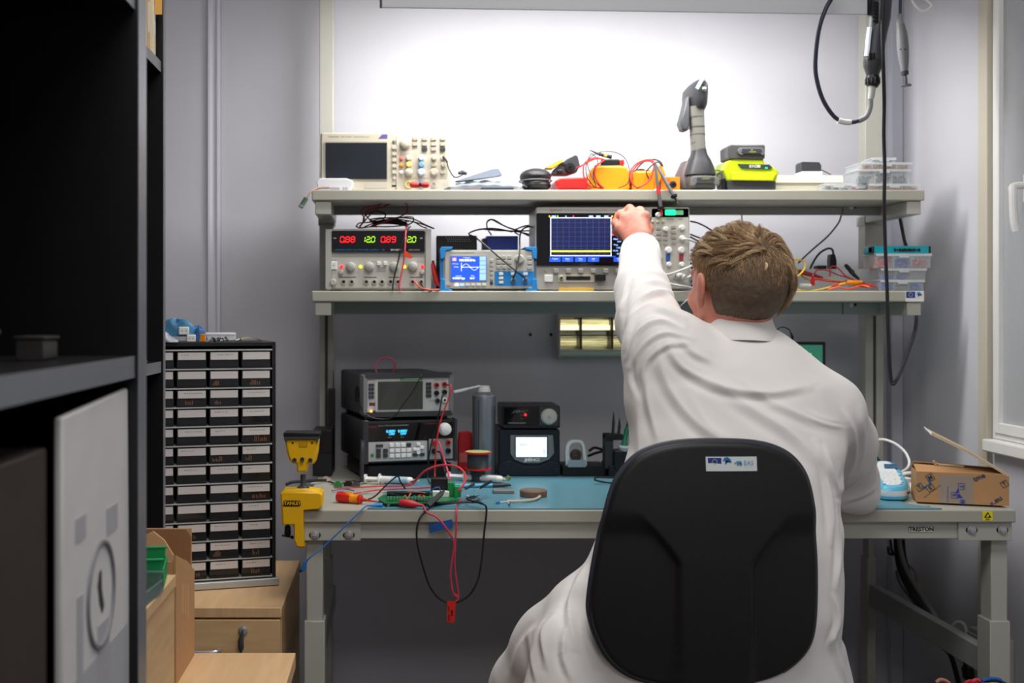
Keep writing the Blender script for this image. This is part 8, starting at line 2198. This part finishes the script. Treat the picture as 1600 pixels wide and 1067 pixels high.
drop=lambda p,s: np.stack([0*p[:,0],0*p[:,0],-.30*np.clip((p[:,0]+.01)/.05,0,1)-.05],1)
G=strands(P0,dr,N0,ln,10,rs.uniform(.15,.50,len(P0)),drop,rs.uniform(.006,.015,(len(P0),1)))
P_=locks(G,26,.0048,.0016,.0012)
hair_mesh('top_strands',P_,rs.uniform(.00028,.00048,len(P_)),np.clip(np.repeat(rs.uniform(.25,.85,len(P0)),26)+rs.normal(0,.13,len(P_)),0,1),'long dark blond locks combed over the crown')
# quiff standing up at the front left
P0,N0=sample(90,lambda p: (p[:,2] > .058) & (p[:,1] >-.03) & (p[:,0] < .03))
dr=np.tile(np.array([-.6,.15,.30]),(len(P0),1))+rs.normal(0,.16,(len(P0),3))+N0 *.45
G=strands(P0,dr,N0,rs.uniform(.030,.050,len(P0)),8,rs.uniform(.45,.85,len(P0)),lambda p,s: np.zeros(3),.007)
P_=locks(G,26,.0050,.0015,.0012)
hair_mesh('quiff_strands',P_,rs.uniform(.00028,.00045,len(P_)),np.clip(np.repeat(rs.uniform(.4,.9,len(P0)),26)+rs.normal(0,.1,len(P_)),0,1))
# one pale stray tuft below the whorl
p_=np.array([[-.012,-.074,.030],[-.0112,-.0745,.029],[-.0128,-.074,.031]]);p_,n_=scalp(p_ /np.linalg.norm(p_,axis=1)[:,None])
G=strands(p_,np.tile(np.array([-.35,-.1,-1.]),(3,1)),n_,np.array([.022,.021,.023]),6,np.array([.8,.8,.8]),lambda p,s: np.zeros(3),.010)
P_=locks(G,12,.0012,.0004,.0003);hair_mesh('stray_tuft',P_,np.full(len(P_),.0003),np.full(len(P_),1.0))

# ================================================================== office chair
ch=thing('office_chair','black plastic-backed office chair with a white sticker, the man sits on it','chair',(.64,2.02,0))
Yc=1.815
OUT=[(1120,693),(1180,695),(1222,704),(1252,722),(1272,752),(1282,800),(1287,860),(1289,920),(1287,985),(1278,1020),(1256,1046),(1222,1066),(1170,1078),(1105,1080),(1040,1078),(992,1066),(960,1042),(940,1008),(929,970),(929,940),(936,890),(948,830),(960,780),(974,748),(1000,718),(1030,703),(1070,695)]
op=smooth_path([PX(u,v,Yc) for u,v in OUT],6,closed=True)
cen=PX(1112,895,Yc);nR=72;n=len(op)
def back_h(x,z):
    """depth of the shell's rear face: gently dished, with a raised spine between two hollows"""
    u=VX +FOC *x /Yc;v=VY -FOC *(z -CAMZ)/Yc
    h=.018*((u -1112)/180) ** 2+.014*((v -900)/190) ** 2*(1 if v < 900 else .6)      # curls towards the sitter at the rims
    # left and right hollows: boundary lines
    t=np.clip((885-v)/70,0,1.6)
    lb=1062-46*t ** 1.25*1.2;rb=1181+55*t ** 1.25*1.0
    top=np.clip((v -(800+.0*u))/45,0,1);top=top *top *(3-2*top)
    s=lambda x_: 1/(1+np.exp(-x_ /1.8))
    edge=np.clip((1-abs(u -1112)/180)/.10,0,1)
    h += .011*(s(lb -u)+s(u -rb))*top
    return h
front_r,back_r=[],[]
for i in range(nR +1):
    f=i /nR;ra,rb2=[],[]
    for p in op:
        q=cen +(p -cen)*max(f,1e-3);hh=back_h(q.x,q.z);e=1-f
        rnd_=.006*(1-min(1,e /.03) ** .5) if e < .03 else 0
        ra.append((q.x,Yc +hh +rnd_,q.z));rb2.append((q.x,Yc +hh +.016-rnd_,q.z))
    front_r.append(ra);back_r.append(rb2)
m=MB();m.hull(front_r +back_r[::-1],cap=False)
shell=part('back_shell',m,M('chair_shell',(17,17,19),.5,var=.12,scale=60,bump=.25,bscale=900),ch,angle=60)
mc=MB()
cr=[]
for f,y_ in ((.999,.0155),(.985,.030),(.93,.040),(.5,.043),(.01,.044)):
    cr.append([((cen +(p -cen)*f).x,Yc +back_h((cen +(p -cen)*f).x,(cen +(p -cen)*f).z)*(1 if f > .9 else .3)+y_ -(.012 if f < .6 else 0),(cen +(p -cen)*f).z) for p in op])
mc.hull(cr,cap=False)
part('back_cushion',mc,M('chair_fabric',(34,38,54),.9,bump=.4,bscale=500),ch,angle=60)
# rim strip on the edge of the shell
rim=[Vector((p.x,Yc +back_h(p.x,p.z)+.016,p.z)) for p in op]
part('edge_piping',MB().tube_raw(rim,[.0055]*n,8,closed=True),M('chair_piping',(48,52,62),.5),ch)
# sticker
def on_back(u,v):
    p=PX(u,v,Yc);return p
s0,s1=PX(1106,737,Yc),PX(1187,715,Yc)
ys=Yc +min(back_h(s0.x,s0.z),back_h(s1.x,s1.z),back_h((s0.x +s1.x)/2,s1.z),back_h((s0.x+s1.x)/2,s0.z))-.0008
rings=[]
for k_ in range(9):
    x=s0.x +(s1.x -s0.x)*k_ /8
    yy0=Yc +back_h(x,s0.z)-.0006;yy1=Yc +back_h(x,s1.z)-.0006
    rings.append([(x,yy0,s0.z -.0005),(x,yy1,s1.z -.0005),(x,yy1 +.001,s1.z),(x,yy0 +.001,s0.z)])
stk=part('sticker',MB().hull(rings),M('sticker_white',(205,212,214),.35),ch)
ys=Yc +back_h(s0.x,s1.z)-.0016
W_=s1.x -s0.x;H_=s1.z -s0.z
eu_flag(stk,s0.x +W_ *.04,s0.z +H_ *.36,W_ *.26,H_ *.56,ys)
bird_mark(stk,s0.x +W_ *.33,s0.z +H_ *.36,W_ *.17,ys)
part('lettering',text_mb('EAS',.0098,s0.x +W_ *.83,ys,s0.z +H_ *.55),M('logo_teal',(80,150,190),.5),stk,smooth=False)
g=MB()
for (a_,b_,r_) in ((.57,.55,.0012),(.61,.62,.0018),(.66,.6,.0026),(.68,.48,.0022),(.62,.45,.0016)): g.cyl((s0.x +W_ *a_,ys,s0.z +H_ *b_),(s0.x +W_ *a_,ys -.0004,s0.z +H_ *b_),r_,n=10)
part('dotted_mark',g,M('logo_teal',(80,150,190)),stk)
part('lettering',text_mb('Euroopa Liit',.0042,s0.x +W_ *.17,ys,s0.z +H_ *.26),dark_m,stk,smooth=False);part('lettering',text_mb('Euroopa Regionaalarengu Fond',.0026,s0.x +W_ *.17,ys,s0.z +H_ *.12),dark_m,stk,smooth=False)
part('lettering',text_mb('Eesti',.0042,s0.x +W_ *.41,ys,s0.z +H_ *.26),dark_m,stk,smooth=False);part('lettering',text_mb('tuleviku heaks',.003,s0.x +W_ *.41,ys,s0.z +H_ *.13),dark_m,stk,smooth=False)
# seat, bar, gas lift, star base
seat=[]
for (z,g_) in ((.385,-.02),(.392,0),(.425,.004),(.438,-.006),(.442,-.03)):
    seat.append([(a_,b_,z) for a_,b_ in rrect(.325-g_,.735+g_,1.90-g_,2.34+g_,.11,6)])
part('seat',MB().hull(seat),M('chair_fabric',(34,38,54)),ch,angle=60)
part('back_bar',MB().tube([(.53,1.87,.60),(.53,1.86,.50),(.53,1.87,.40),(.53,1.92,.365),(.53,2.05,.36)],.018,10,6),black_m,ch)
part('mechanism',MB().box(.45,.61,2.02,2.22,.34,.384),black_m,ch,.006)
part('gas_lift',MB().lathe((.53,2.12,.10),[(.03,0),(.03,.12),(.018,.125),(.018,.245)],n=20),darksteel_m,ch)
for k_ in range(5):
    a_=2*PI *k_ /5+.3;d_=Vector((math.cos(a_),math.sin(a_),0));o_=Vector((.53,2.12,0))
    part('base_arm',MB().tube_raw([o_ +Vector((0,0,.11))+d_ *.02,o_ +Vector((0,0,.10))+d_ *.15,o_ +Vector((0,0,.075))+d_ *.29],[.022,.018,.013],8),black_m,ch)
    c_=o_ +d_ *.29;sd=Vector((-d_.y,d_.x,0))
    part('castor',MB().tube_raw([c_ +Vector((0,0,.028))-sd *.02,c_ +Vector((0,0,.028))+sd *.02],[.0275,.0275],18),dark_m,ch)
